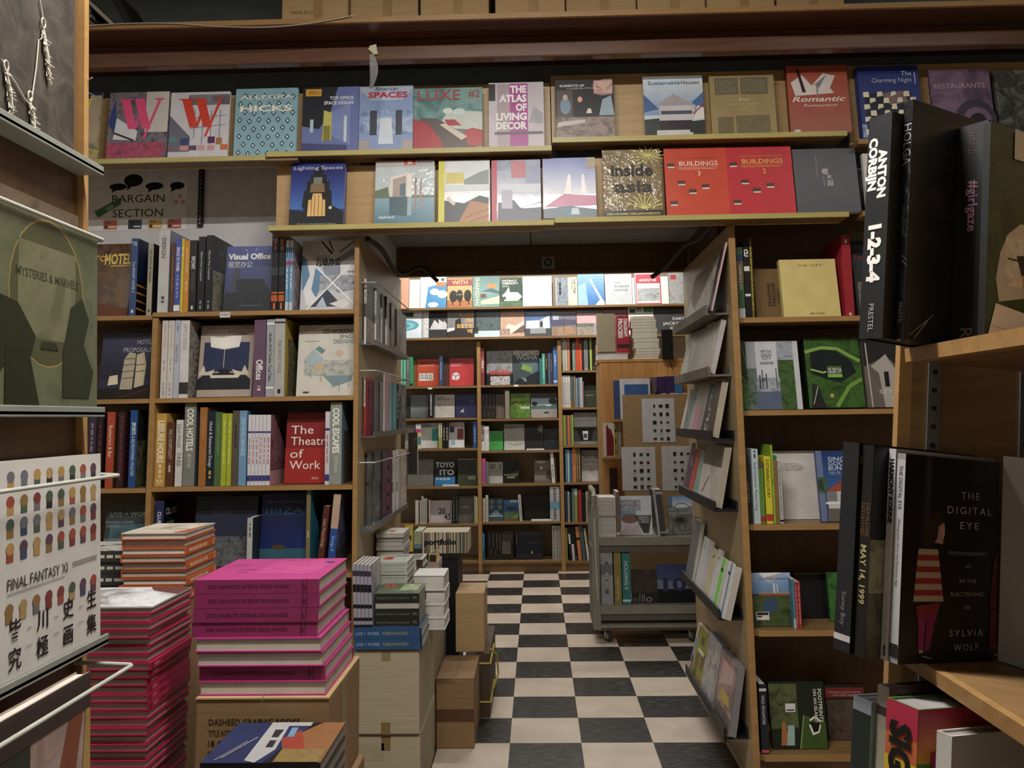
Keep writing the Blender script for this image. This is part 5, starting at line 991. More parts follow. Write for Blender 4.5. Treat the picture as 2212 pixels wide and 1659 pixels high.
# right panel: books lean back on black trays, covers to the aisle
def rack_right(items, z, where):
    prev = 4.29
    for (y1, y0, h, t, col, look, art, kw) in items:
        y1 = min(y1, prev - .006); y0 = min(y0, y1 - .02); prev = y0
        xb = RXO + .010; kw.pop('xb', 0); lean = min(kw.pop('lean', 15), math.degrees(math.asin(max(XRI - xb - t - .006, .005) / h)))
        a = math.radians(lean); Yv = Vector((math.sin(a), 0, math.cos(a))); Zv = Vector((-math.cos(a), 0, math.sin(a)))
        o = Vector((xb, y1, z + GAP + t * math.sin(a)))
        kw.setdefault('hard', False); kw.setdefault('pages', 'c9c2b8')
        book(frame(o, Vector((0, -1, 0)), Yv, Zv), y1 - y0, h, t, col, look, where, 'books on the right panel trays', art, **kw)
TLN = ((1454, 717, -.55), (1457, 830, -.36), (1457, 938, .2), (1459, 1047, .66), (1463, 1230, 1.21), (1468, 1430, 1.73))
def dpx(x, i=0):
    a, b, c = TLN[i]; return PX(x, b + (x - a) * c, RXO + .010).y
GREYN = 'n:8f8d8a:b4b0ac:77756f:12'
rack_right([
    (dpx(1478, 0), dpx(1520, 0), .245, .010, 'n:9a9690:bcb4ac:8a8a8c:11', 'pale crumpled-looking magazine', '', dict(xb=RXO + .022)),
    (dpx(1512, 0), dpx(1528, 0), .265, .010, 'n:5a5856:8f8a84:c4b49c:10', 'grey magazine with a cream patch', 'r .1 .55 .9 .75 c8b89c;n .1 .0 .9 .5 8a8886 b0aca8 6a6866 14', dict()),
    (dpx(1521, 0), dpx(1533, 0), .27, .012, '2c2c2e', 'dark slate magazine with dark edges', '', dict(pages='3a3a3c')),
    (dpx(1529, 0), 3.47, .285, .008, 'n:3a3638:8a7e7c:5a5658:9', 'thin pink-edged magazine nearest the front', 'r 0 .45 1 .6 c4b08c;p 7fa0c8 .2 .05 1 .05 1 .25 .4 .2', dict(pages='d8a8ac')),
], RT[0], 'on the top tray of the right panel')
rack_right([
    (dpx(1466, 1), dpx(1488, 1), .235, .012, GREYN, 'pale grey magazine at the far end', 'n 0 0 1 .4 7a8a74 a8b0a0 8f9a8c 14', dict(xb=RXO + .02)),
    (dpx(1482, 1), dpx(1500, 1), .23, .010, 'n:7a7f78:a4a8a0:8f948c:12', 'grey-green magazine', '', dict(scol='5a3c48')),
    (dpx(1496, 1), dpx(1516, 1), .238, .012, 'n:8a8f88:b0aeac:98a094:12', 'silvery green magazine', '', dict()),
    (dpx(1512, 1), 3.47, .225, .022, 'n:a08a84:b4b0a4:8f9a88:8', 'thick white-paged magazine with pink and green tints', 'r .15 .1 .5 .6 b8958c', dict(pages='b8b0b0')),
], RT[1], 'on the second tray of the right panel')
rack_right([
    (dpx(1459, 2), dpx(1472, 2), .225, .008, 'n:b8a0a0:c8b8b0:a89098:10', 'pastel pink magazine at the far end', '', dict(xb=RXO + .03)),
    (dpx(1470, 2), dpx(1484, 2), .22, .014, 'n:4a5a58:7a8a88:5f7a78:12', 'grey-teal magazine', '', dict(xb=RXO + .02)),
    (dpx(1486, 2), dpx(1510, 2), .235, .012, 'a5a09c', 'grey magazine with a pink square', 'r .2 .1 .8 .55 b8849a;r .2 .8 .6 .84 8a8684', dict()),
    (dpx(1506, 2), dpx(1524, 2), .228, .018, '38373a', 'black book with white blocky signs down its edge', 'v I2345 .5 .9 .5 b8b8b8 l W.8', dict()),
    (dpx(1522, 2), 3.48, .232, .028, '4a4234', 'thick dark olive book with beige pages nearest the front', '', dict(pages='aca28c')),
], RT[2], 'on the third tray of the right panel')
rack_right([
    (dpx(1461, 3), dpx(1474, 3), .24, .014, 'n:3a3836:6a5f58:8a8078:14', 'dark brown-grey book with tan edge', 'r 0 .8 .3 1 b07c44;r .3 .4 .6 .6 9a9490', dict(xb=RXO + .024)),
    (dpx(1473, 3), dpx(1484, 3), .215, .012, '5a3e58', 'purple book', 'r .3 .6 .7 .8 8a6a80', dict(xb=RXO + .018)),
    (dpx(1483, 3), dpx(1494, 3), .22, .012, 'b8483c', 'red book between purple and teal', '', dict()),
    (dpx(1493, 3), dpx(1505, 3), .215, .012, 'n:4f8078:7fa89c:a8b8b0:12', 'pale teal book', '', dict()),
    (dpx(1506, 3), 3.48, .245, .028, 'c8bcb8', 'thick book with a dark photo over a pale panel nearest the front', 'n 0 .64 1 1 3a3c34 5f6458 25261f 20;l 3a3a3a .02 .2 .15 .45 .45', dict(pages='a49a86')),
], RT[3], 'on the fourth tray of the right panel')
rack_right([
    (dpx(1466, 4), dpx(1479, 4), .30, .014, 'n:4a3a3c:6a5054:3a3436:9', 'tall dark pinkish album at the far end', 'l 8a7074 .02 .2 .5 .2 .2 .8 .2', dict(xb=RXO + .026)),
    (dpx(1480, 4), dpx(1493, 4), .285, .020, '6a6e70', 'tall slate album', '', dict()),
    (dpx(1497, 4), dpx(1510, 4), .235, .008, 'c8c4c8', 'white plant-label book with green edge', 'r 0 0 .1 1 5f8a6a;t Je .4 .8 .06 4a4a4c', dict()),
    (dpx(1511, 4), dpx(1516, 4), .235, .008, 'c4bcc0', 'lilac-white book with a small mark', 't e .4 .8 .08 4a4a4c', dict()),
    (dpx(1517, 4), dpx(1527, 4), .215, .008, 'c8bc98', 'cream yellow book among white ones', 'e .5 .85 .1 .03 3a3430', dict()),
    (dpx(1528, 4), dpx(1535, 4), .225, .010, 'd0ccd0', 'white book between the cream and green ones', 'e .5 .85 .1 .03 3a3a3e', dict()),
    (dpx(1536, 4), dpx(1549, 4), .205, .010, '7fd45a', 'white and bright green book', 'r .0 0 .25 1 d4d4d0;r .75 0 1 1 d0d4cc;e .5 .78 .16 .04 2a3a24', dict()),
    (dpx(1551, 4), dpx(1561, 4), .21, .008, 'd4d4d4', 'white book with a blue stripe', 'r .55 0 .75 1 4a78b8;e .5 .8 .2 .03 2a3a5a', dict()),
    (dpx(1562, 4), 3.40, .20, .026, 'd8d5d0', 'thick plain white book nearest the front', '', dict(pages='b8b0a8', lean=17)),
], RT[4], 'on the fifth tray of the right panel')
rack_right([
    (dpx(1471, 5), dpx(1491, 5), .235, .012, 'n:6a7894:8a94ac:4a5670:7', 'blue sky book with a cream top', 'r 0 .72 1 1 c8bc9c;p 8a5f44 .5 0 1 0 1 .3 .7 .4;e .6 .3 .2 .08 1c1a1a;v GARDNER .5 .95 .2 8a8070 l W.2', dict(scol='5a3c30')),
    (dpx(1492, 5), dpx(1512, 5), .235, .014, '95902c', 'olive yellow book with small picture patches', 'n .1 .08 .4 .5 5a5a38 7a7040 3a3c2a 30;n .55 .3 .85 .6 5a5a38 7a6a40 3a3c2a 30;r .3 .72 .55 .86 5f5f4c;r .2 .55 .75 .62 d4d4c4;r .6 .06 .8 .16 b06a84', dict(pages='c8b8b0')),
    (dpx(1513, 5), dpx(1539, 5), .265, .026, 'n:8a8f9a:b4b4ba:4a525c:8', 'grey wrapped book of folded shapes', 'n .1 .1 .9 .9 7a8088 c0b8b4 3a424c 10;p 8fb0b8 .3 .2 .5 .4 .7 .2', dict(coat=.8, bump=.3, pages='6a6c74')),
    (dpx(1542, 5), 3.43, .26, .032, 'n:5a4a4c:b08a88:8a7a4a:6', 'thick book with pink and yellow folds nearest the front', 'p c8a49c .1 .5 .9 .7 .9 .9 .2 .9;p b8a04a .2 .3 .9 .36 .8 .5 .3 .5;n 0 0 1 .25 4a4244 6a5c5c 3a3436 10', dict(pages='77777c', hard=True)),
], RT[5], 'on the bottom tray of the right panel')

# ================================================================ BOX GROUP BY THE LEFT PANEL
def carton(px0, px1, pyt, pyb, d, dep, m, label, group='cardboard boxes', Zb=None, Zt=None, side=None, tape=None, writing=(), name='cardboard_box', flap=True):
    a = PY(px0, (pyt + pyb) / 2, d).x; b = PY(px1, (pyt + pyb) / 2, d).x
    z0 = PY((px0 + px1) / 2, pyb, d).z if Zb is None else Zb; z1 = PY((px0 + px1) / 2, pyt, d).z if Zt is None else Zt
    e = empty(name, ((a + b) / 2, d, z0), label, 'box', group)
    part('body', MB().box((a, d, z0), (b, d + dep, z1 - .004), m), e, .004)
    if flap:
        k = (a + b) / 2
        part('flap', MB().box((a, d + .002, z1 - .0035), (k - .002, d + dep, z1), m), e); part('flap', MB().box((k + .002, d + .002, z1 - .0035), (b, d + dep, z1), m), e)
    if tape:
        for (u0, v0, u1, v1, c) in tape:
            part('tape', MB().box((a + (b - a) * u0, d - .0008, z0 + (z1 - z0) * v0), (a + (b - a) * u1, d - .0002, z0 + (z1 - z0) * v1), mat(c, .3)), e)
    if writing:
        w = MB()
        for (s, u, v, h) in writing:
            put_text(w, s, Vector((a + (b - a) * u, d - .0006, z0 + (z1 - z0) * v)), Vector((1, 0, 0)), Vector((0, 0, 1)), h, '3a2e20', 'l', (b - a) * (.98 - u))
        part('printing', w, e)
    return a, b, z0, z1
DW = 3.28
bx = carton(764, 906, 1402, 1556, DW, .44, CARDW, 'pale grey-brown box under the blue books, upper of two', Zb=.2365, tape=[(.42, .86, .56, 1.0, '8a7650'), (.42, .0, .56, .14, '7d6338')])
carton(768, 908, 1560, 1659, DW + .01, .44, CARDW, 'pale grey-brown box on the floor, lower of two', Zb=.001, Zt=.236, tape=[(.04, .6, .44, .86, 'a29478'), (.4, .75, .54, 1.0, '7d6338')])
ZW = bx[3]
# second pair standing further into the aisle
dB2 = DW + .46
c2a, c2b = -.70, PY(936, 1450, dB2).x
for lab, za, zb2 in (('pale box on the floor behind the front pair', .001, .26), ('pale box behind the front pair, holding the grey-green stack', .261, ZW + .02)):
    e = empty('cardboard_box', ((c2a + c2b) / 2, dB2, za), lab, 'box', 'cardboard boxes')
    part('body', MB().box((c2a, dB2, za), (c2b, dB2 + .5, zb2 - .004), CARDW), e, .004); part('flap', MB().box((c2a, dB2, zb2 - .0035), (c2b, dB2 + .5, zb2), CARDW), e)
ZW2 = ZW + .02
bw = carton(942, 1024, 1466, 1618, 3.79, .36, CARDD, 'brown box with wide brown tape standing on the floor', Zb=.001, tape=[(-.001, .38, 1.001, .56, '5a3c26')])
# tall board wrapped in yellow strap, and the box leaning on it
tw = PY(1040, 1420, 4.1); wb = empty('wrapped_bundle', (tw.x, 4.16, 0), 'dark wrapped bundle with yellow straps beside the tan box', 'bundle')
xb0, xb1 = PY(1026, 1470, 4.16).x, PY(1058, 1470, 4.16).x
zwt = PY(1030, 1412, 4.16).z
part('bundle', MB().box((xb0, 4.16, .001), (xb1, 4.7, zwt), mat('4a3828', .7)), wb)
for z in (zwt * .25, zwt * .85): part('strap', MB().tube([(xb0 - .002, 4.157, z), (xb1 + .003, 4.157, z), (xb1 + .003, 4.5, z)], .005, mat('b8a03a', .5), 6), wb)
part('strap', MB().tube([(xb1 + .004, 4.2, zwt + .01), (xb1 + .03, 4.25, zwt * .9), (xb1 + .034, 4.3, zwt * .55), (xb1 + .006, 4.28, zwt * .3)], .005, mat('b8a03a', .5), 6), wb)
ub = carton(984, 1046, 1279, 1411, 4.18, .26, CARD, 'tan box with a sliced top balanced on the wrapped bundle', Zb=zwt + .001, flap=False)
o = part('label_tape', MB().box(((ub[0] + ub[1]) / 2 - .012, 4.27, ub[3] - .0036), ((ub[0] + ub[1]) / 2 + .012, 4.3, ub[3] - .003), mat('c8c0b0', .3)), bpy.data.objects[[q.name for q in C.objects if q.name.startswith('cardboard_box')][-1]])

def flat(px0, px1, d, Z, dep, t, col, look, where, group='book piles beside the aisle', yaw=0, sp='', art='', spine_front=True, **kw):
    """book lying flat, front cover up, spine (or fore-edge) to the camera"""
    y = 1300; 
    for _ in range(5): q = PY(px0, y, d); y += (q.z - Z) * F / d
    a, b = PY(px0, y, d).x, PY(px1, y, d).x
    if spine_front: o = Vector((b, d, Z + GAP + t)); X = Vector((0, 1, 0)); Y = Vector((-1, 0, 0)); w, h = dep, b - a
    else: o = Vector((a, d + dep, Z + GAP + t)); X = Vector((0, -1, 0)); Y = Vector((1, 0, 0)); w, h = dep, b - a
    fr = frame(o, X, Y, Vector((0, 0, 1)))
    if yaw: fr = Matrix.Translation(((a + b) / 2, d, 0)) @ Matrix.Rotation(math.radians(yaw), 4, 'Z') @ Matrix.Translation((-(a + b) / 2, -d, 0)) @ fr
    book(fr, w, h, t, col, look, where, group, art, sp, **kw); return Z + GAP + t
wp = 'on the pale box by the left panel'
z = ZW
for i, n in enumerate(('lower', 'upper')):
    z = flat(765 - i, 912 - i, DW - .01, z, .22, .0375, '2a4f7c', f'blue live and work book, {n} of two', wp, sp='T LIVE_+_WORK .97 .62 9ab4cc .3;T MODERN_HOMES_&_OFFICES .58 .2 a8a04a .28;R .0 .03 1c2c44', coat=.5, art='n .1 .1 .9 .9 2f5f8c 5a94b4 1f3a5a 8', pages='c8c8b0', name='hardback')
zblue = z
for i, (c, nm, sf) in enumerate((('262822', 'bottom', 1), ('262822', 'third from the top', 1), ('2a2c26', 'second from the top', 0), ('262822', 'topmost', 1))):
    if i == 3: c = '262822'
    z = flat(809, 906, DW + .015, z, .20, .0295 if i != 2 else .027, c, f'dark green garden architecture book, {nm} of four', 'on the blue books', name='hardback', spine_front=bool(sf), sp='T Natural_Houses_in_Architecture .95 .22 6a6c5c .34;T DPL .14 .05 8a8a80 .3', coat=.5, pages='a8a296',
             art='n 0 0 1 1 2c3826 5f7048 1a2018 9;n .3 .1 .9 .5 7a9a5a a8b88a 4a6a3c 8;r .62 .66 .9 .93 c8442c;r .68 .78 .84 .82 6a1c14' if i == 3 else '')
# striped magazines standing beside them
for i, n in enumerate(('leftmost', 'second', 'middle', 'fourth', 'rightmost')):
    px = 765 + i * 8.2
    spine(px, px + 7.6, 1219 + i * .5, zblue, DW + .005, .2, '9a94a4', f'black-banded lilac magazine, {n} of five alike', 'standing on the blue books', 'banded magazines', 'R .0 .04 1d1a20;R .1 .15 1d1a20;R .3 .36 1d1a20;R .56 .68 1d1a20;R .82 .9 3a3444', lean=2.2, hard=False, name='magazine', art='n 0 0 1 1 8a8694 b4b0bc 4a4650 5', cat='magazine')
# grey-green stack behind the dark green one
def fill(z0, ztop, t):
    n = max(1, round((ztop - z0) / t)); return n, (ztop - z0) / n - GAP
NTH = ['topmost', 'second from the top', 'third from the top', 'fourth from the top', 'fifth from the top', 'sixth from the top', 'seventh from the top', 'eighth from the top', 'ninth from the top', 'tenth from the top', 'eleventh from the top', 'twelfth from the top', 'thirteenth from the top', 'fourteenth from the top', 'fifteenth from the top', 'sixteenth from the top', 'seventeenth from the top', 'eighteenth from the top', 'nineteenth from the top', 'twentieth from the top', 'twenty-first from the top', 'twenty-second from the top']
z = ZW; n, t = fill(ZW, PY(840, 1214, 3.505).z, .0245)
for i in range(n):
    k = n - 1 - i
    z = flat(805 + (i % 2), 880 - (i % 2), 3.5 + .002 * (i % 3), z, .2, t, 'b0b2a2', f'grey-green hardback with faded lettering, {NTH[k]}', 'of the stack behind the dark green books', sp='D .06 .94 8d968c;D .1 .8 9aa29a', name='hardback', art='r .3 .5 .66 .78 cf4a28;r .36 .58 .6 .66 5a241a;t ARCHITECTURE .6 .15 .05 8a9ab0 W.6;r .72 .1 .76 .5 9aa8b4;r .8 .1 .84 .5 9aa8b4' if k == 0 else '', pages='b8b4a6')
# magazines on the far left pile and small stacks beyond
dM = dB2 - .0
zq = ZW2; n, t = fill(ZW2, PY(838, 1153, dM).z, .0175)
for i in range(n):
    k = n - 1 - i
    zq = flat(812 + (i * 7) % 3, 869 + (i * 5) % 4, dM + .004 * (i % 3), zq, .2, t, ('8f8a86', 'a29c96', '7f7a78', 'b0aaa2')[i % 4], f'grey magazine, {NTH[k]} of the pile', 'beside the long striped volume', hard=False, spine_front=bool(i % 2), name='magazine', art='n 0 0 1 1 b8ae9c d8d0c0 6a7a6a 9;e .6 .5 .14 .1 c8643c' if k == 0 else '', pages='b4aca4', cat='magazine')
# white books
wz = ZW2 - .0; wd0 = dB2 - .05
def wstack(px0, px1, d, z, ths, dep, col, look, where, art='', pages='c4bfb4', top=None, **kw):
    n = len(ths)
    for i, t in enumerate(ths):
        nm = 'topmost' if i == n - 1 else 'lowest' if i == 0 else f'number {n - i} from the top'
        z = flat(px0 + (i * 3) % 5, px1 - (i * 2) % 4, d + .003 * (i % 3), z, dep, t, col, f'{look}, {nm} of {n}', where, name='hardback', spine_front=kw.get('sf', False), art=(art if i == n - 1 else ''), pages=pages, sp=kw.get('sp', ''))
    return z
wstack(889, 962, 3.56, ZW, [.045, .05, .055, .06], .17, 'd6d3ce', 'plain white book', 'in front of the magazine piles', 'r .2 .3 .7 .6 dcd9d6')
zst = ZW2; n, t = fill(ZW2, PY(897, 1209, 3.985).z, .03)
for i in range(n):
    k = n - 1 - i
    zst = flat(879 + (i * 2) % 3, 914 - i % 2, 3.985 + .002 * (i % 3), zst, .17, t, 'c2bcac', f'cream novel with a brown block on its spine, {NTH[k]}', 'behind the plain white books', name='novel', sp='R .0 .42 4a342a;D .55 .9 8a8274', art='r .1 .2 .9 .7 6a6e70;r 0 .72 1 1 8a6a60' if k == 0 else '', pages='d0ccc4')
zst = ZW2; n, t = fill(ZW2, PY(945, 1213, 4.02).z, .029)
for i in range(n):
    k = n - 1 - i
    zst = flat(924, 946 + (i * 5) % 4, 4.0 + .003 * (i % 2), zst, .16, t, ('a88a80', 'b8b0aa', '4f4a48', '8a8884', '5a5654')[k % 5], f'{("wrapped pinkish", "pale", "charcoal", "grey", "dark grey")[k % 5]} paperback, {NTH[k]} of the small pile', 'right of the cream novels', spine_front=bool(i % 2), hard=False, name='paperback', pages='a8a29a', coat=.6 if k == 0 else 0)
zst = flat(926, 944, 4.02, zst, .14, .03, 'c8a82c', 'small yellow and black box-like book', 'on top of the small dark pile', sp='R .1 .9 2a2418', art='r .1 .1 .9 .9 3a3228')
# black file crate and the long striped volume
cr = PY(975, 1240, 4.35); ck = empty('file_crate', (cr.x, 4.4, .001), 'black plastic crate under the long striped volume', 'crate')
xa, xz = PY(898, 1240, 4.36).x, PY(990, 1240, 4.36).x
zp0, zp1 = PY(950, 1195, 4.36).z, PY(950, 1150, 4.36).z
k = MB(); k.box((xa, 4.36, .001), (xz, 4.37, zp0 - .03), BLACKM).box((xa, 4.60, .001), (xz, 4.61, zp0 - .03), BLACKM).box((xa, 4.371, .001), (xa + .008, 4.599, zp0 - .03), BLACKM).box((xz - .008, 4.371, .001), (xz, 4.599, zp0 - .03), BLACKM)
part('wall_frame', k, ck); part('lid', MB().box((xa, 4.355, zp0 - .0295), (xz, 4.612, zp0 - .001), BLACKM), ck, .003)
xa, xz = PY(912, 1170, 4.36).x, PY(1011, 1170, 4.36).x
rs = random.Random(3); cols = ['c8bca0', '2a2826', 'a88a5c', '8a9a8a', 'd8d0bc', '5a4a3a', 'b0a070', '8a3a30', '3a4a4c', 'e0d8c8']
ops = ''; u = 0
while u < 1:
    w_ = rs.uniform(.008, .022); ops += f'r {u:.3f} 0 {min(1, u + w_):.3f} 1 {rs.choice(cols)};'; u += w_
ops2 = ops + 't portfolio .4 .42 .26 17161a b.05 W.7'
o = book(frame((xa, 4.352, zp0 + GAP), Vector((1, 0, 0)), Vector((0, 0, 1)), Vector((0, -1, 0))), xz - xa, zp1 - zp0, .2, 'b8ac90', 'long thick volume striped with coloured spines and bold black lettering', 'on the black crate', 'book piles beside the aisle', ops2, hard=False, pages='b0a68c', sp='R .05 .95 9a9a7c')
xv = PY(894, 1170, 4.36).x
zv = zp0
for i, c in enumerate(('3a3430', '6a8a9a', 'b0b090', 'a8b080', 'a0ac90')):
    o = MB().box((0, 0, 0), (xa - xv - .004, .18, .0205), mat(c, .5)).obj('paperback'); o.location = (xv, 4.37, zv + GAP); tag(o, ('dark', 'blue', 'beige', 'yellow-green', 'sage')[i] + ' paperback lying at the left end of the long striped volume', 'book', 'book piles beside the aisle'); zv += .0213
free(PY(875, 1192, 4.34), (1, .2, 0), (-.1, .1, 1), .04, .13, .02, 'c8b43a', 'yellow and black patterned slim book leaning', 'by the grey magazine pile', 'book piles beside the aisle', art='r .2 .1 .4 .3 2a2820;r .55 .4 .8 .6 2a2820;r .2 .7 .45 .85 2a2820')

# ================================================================ BOOK CART AND PINE END UNIT
DC = 5.45
def cz(x, y): return PY(x, y, DC).z
cx0, cx1 = PY(1279, 1200, DC).x, PY(1296, 1200, DC).x
cxr = PY(1520, 1200, DC).x
z1, z2, z3 = cz(1400, 1160), cz(1400, 1308), cz(1400, 1349)
GREY = mat('8a8577', .45); GREYD = mat('5f5c54', .5)
ct = empty('book_cart', (cx0, DC, 0), 'grey metal book cart on casters in front of the pine panel', 'cart')
ztc = cz(1285, 1062)
for xx in (cx0, cxr):
    fp = MB()
    fp.box((xx, DC, z3 - .03), (xx + .045, DC + .02, ztc - .09), GREY).box((xx, DC + .36, z3 - .03), (xx + .045, DC + .38, ztc - .09), GREY)
    fp.box((xx, DC + .0205, z3 - .03), (xx + .018, DC + .3595, ztc - .35), GREYD)
    part('side_frame', fp, ct)
    arc = [(xx + .022, DC + .01, ztc - .1), (xx + .02, DC + .012, ztc - .03), (xx + .02, DC + .05, ztc), (xx + .02, DC + .33, ztc), (xx + .02, DC + .368, ztc - .03), (xx + .022, DC + .37, ztc - .1)]
    part('handle', MB().tube(arc, .017, GREY, 10), ct)
for z, lp in ((z1, .05), (z2, .05), (z3, .02)):
    part('shelf', MB().box((cx0 + .046, DC + .004, z - .012), (cxr - .001, DC + .376, z), GREY).box((cx0 + .046, DC, z - lp), (cxr - .001, DC + .0035, z), GREY).box((cx0 + .046, DC + .012, z - lp * 1.8), (cxr - .001, DC + .02, z - .013), GREYD), ct)
for xx, yy in ((cx0 + .09, DC + .05), (cxr - .08, DC + .05), (cx0 + .09, DC + .33), (cxr - .08, DC + .33)):
    cs = part('caster', MB().box((xx - .02, yy - .02, z3 - .045), (xx + .02, yy + .02, z3 - .021), GREYD).box((xx - .022, yy - .022, .03), (xx - .017, yy + .022, z3 - .045), STEEL).box((xx + .017, yy - .022, .03), (xx + .022, yy + .022, z3 - .045), STEEL), ct)
    w = MB().disc((xx, yy, .038), (1, .5, 0), .037, .022, mat('3a3730', .6)).disc((xx, yy, .038), (1, .5, 0), .02, .026, mat('8f8566', .5)).obj('wheel', cs)
cable([(cx0 + .02, DC - .002, ztc - .16), (cx0 + .024, DC - .008, ztc - .45), (cx0 + .03, DC - .006, ztc - .66)], .004, mat('c4bfb4', .6), 'white_strip', 'white plastic strip hanging from the cart side', 'strip')
tg = 'on the top shelf of the cart'
GC = 'books on the cart'
row('\n'.join(f'S {1291.5+4.9*i:.1f} {1296+4.9*i:.1f} 1074 0 d2d0ca | slim white paperback, {n} of eight alike | D .1 .95 9a9892;R .48 .53 8a8882' for i, n in enumerate(('leftmost', 'second', 'third', 'fourth', 'fifth', 'sixth', 'seventh', 'rightmost'))) + '''
S 1331 1339 1062 0 7a645c | brown-grey spine beside the white paperbacks | R .04 .1 c8c0b8
F 1340 1408 1071 .02 c9ccd2 | white book of a gridded facade and angular tower | n .0 .62 .66 .9 5a5a68 b0b4bc 7a6a78 30;l 6a6872 .012 .0 .88 .66 .88;l 6a6872 .012 .0 .76 .66 .76;r 0 .5 .5 .62 7a98b8;e .3 .42 .28 .12 7d5f54;p c0b4b8 .1 .28 .6 .3 .5 .2 .2 .2;p 3c3e3e .45 .5 .98 .5 .88 .05 .72 .05;n .55 .3 .9 .48 3a3c3a 8a908a 5a5f5a 30;p b8aab0 0 0 .68 0 .58 .24 .1 .2
S 1420 1425 1058 0 b4b4b6 | pale grey spine leaning on the facade book | T MEGASTRUCTURES .95 .5 4a4a4c .5 | lean=5 cov=2c2c2c
S 1426 1431.5 1058 0 4c4c4e | dark grey spine, left of two leaning | R .9 .96 a8a8a8;R .06 .1 a8a8a8 | lean=5
S 1432 1438.5 1058 0 4c4c4e | dark grey spine, right of two leaning | R .9 .96 a8a8a8;R .06 .1 a8a8a8 | lean=5 cov=5a5a5c
F 1444 1505 1071 .02 8a8d90 | book with a honeycomb roof over a rock garden | g 0 .7 1 1 dfe6ec 6f98cc;r 0 .7 .16 1 5a7494;n 0 0 1 .5 2c2e2c 8a8c8a 4a4c4a 16;l 4a4d50 .02 .0 .7 .2 .72 .35 .8 .6 .8 .75 .72 1 .74;l 4a4d50 .02 .2 .72 .35 .62 .6 .62 .75 .72;l 4a4d50 .02 .0 .6 .35 .62 .3 .5 .8 .5 1 .6;e .4 .36 .3 .12 5f625f;e .4 .37 .18 .07 2f3230
''', tg, GC, z1, DC + .07, DC + .02, dep=.2, tiny=True, lim=(cx0 + .046, cxr))
row('''
S 1298 1324 1190 0 9a9ca0 | thick silver book with crossed lettering | D .2 .8 5a5c60;R .55 .75 6f7276;T METRO_SPACES .6 .3 d8dadc .25
S 1326.5 1342 1186 0 8f8244 | mustard yellow spine | D .1 .5 b8ac6a
S 1344 1362 1195 0 2f7f80 | teal hardback with white capitals | T HOUSING_II .84 .3 e4eaea .45;R .06 .1 d8e4e4
F 1365 1420 1230 .02 2a2420 | dark brown book with white outlined rings | n 0 .3 1 1 2a2420 4a4038 1c1816 8;e .12 .08 .1 .06 8a8a8a;e .12 .08 .07 .04 2a2420;e .65 .09 .12 .07 a8a8a8;e .65 .09 .08 .045 2a2420;l b0b0b0 .02 .28 .02 .3 .28;l b0b0b0 .02 .38 .02 .4 .24;l b0b0b0 .02 .46 .02 .46 .24
F 1420 1505 1219 .02 3a466c | dark blue book with large navy numerals over a bay | g 0 .35 1 1 4a5a84 3a4674;p 6f7f9a 0 .35 0 .6 .4 .55 1 .62 1 .35;r 0 0 1 .35 14161c;t 101 .56 .3 .34 242c54 W.82 b.03
''', 'on the lower shelf of the cart', GC, z2, DC + .07, DC + .024, dep=.2, tiny=True, lim=(cx0 + .046, cxr))
# pine end unit behind the cart
DU = 6.3
ux0, ux1 = PY(1299, 900, DU).x, 1.5
uz = PY(1360, 776, DU).z
pu = empty('pine_unit', (ux0, DU, 0), 'orange pine bookcase end behind the cart with book piles on its top', 'bookcase')
part('side_panel', MB().box((ux0, DU, 0), (ux1, DU + .02, uz - .02), W_ORANGE), pu)
part('top_board', MB().box((ux0 - .01, DU - .004, uz - .0195), (ux1, DU + .4, uz), W_ORANGE), pu)
part('side_panel', MB().box((ux0, DU + .0205, 0), (ux0 + .018, DU + .4, uz - .02), W_EDGE), pu)
hz = PY(1330, 906, DU - .02).z; hz2 = PY(1318, 985, DU - .02).z
part('shelf', MB().box((PY(1324, 900, DU - .1).x, DU - .13, hz - .016), (PY(1405, 900, DU - .1).x, DU - .0005, hz), W_EDGE), pu)
part('shelf', MB().box((PY(1303, 980, DU - .1).x, DU - .13, hz2 - .016), (PY(1345, 980, DU - .1).x, DU - .0005, hz2), W_EDGE), pu)
GP = 'books around the pine bookcase end'
X1, Y1, N1 = Vector((1, 0, 0)), Vector((0, 0, 1)), Vector((0, -1, 0))
def block(x0, x1, yt, Z, d, t, col, look, where, art='', **kw):
    face(x0, x1, yt, Z, d, kw.pop('al', 0.0), t, col, look, where, GP, art, tiny=kw.pop('tiny', True), **kw)
wo = 'on top of the pine bookcase'
a, b = PY(1290, 770, DU + .03).x, PY(1357, 770, DU + .03).x; zw = PY(1320, 763, DU + .03).z
book(frame((a, DU + .2, zw), Vector((0, -1, 0)), Vector((1, 0, 0)), Vector((0, 0, 1))), .17, b - a, zw - uz - GAP, 'c8c8ca', 'flat white book under the brown box and red book', wo, GP, pages='cfd0d2', tiny=True)
bxo = empty('kraft_box', (PY(1310, 720, DU + .05).x, DU + .05, zw), 'plain brown kraft box standing on the flat white book', 'box')
a, b = PY(1290, 720, DU + .05).x, PY(1329, 720, DU + .05).x
part('body', MB().box((a, DU + .05, zw + .012), (b, DU + .14, PY(1310, 678, DU + .05).z), CARDW), bxo, .003); part('base_flap', MB().box((a + .004, DU + .06, zw + .001), (b - .004, DU + .13, zw + .0115), CARDD), bxo)
spine(1333, 1359, 682, zw, DU + .06, .14, 'b02c3a', 'red hardback with two columns of white capitals', wo, GP, 'T DIAGRAM .92 .45 f0e8e4 .3 b.04 .28;T PROCESS .92 .4 f0e4dc .34 b.05 .72;R .14 .24 3a2c2e', tiny=True)
zq = uz; rs = random.Random(5)
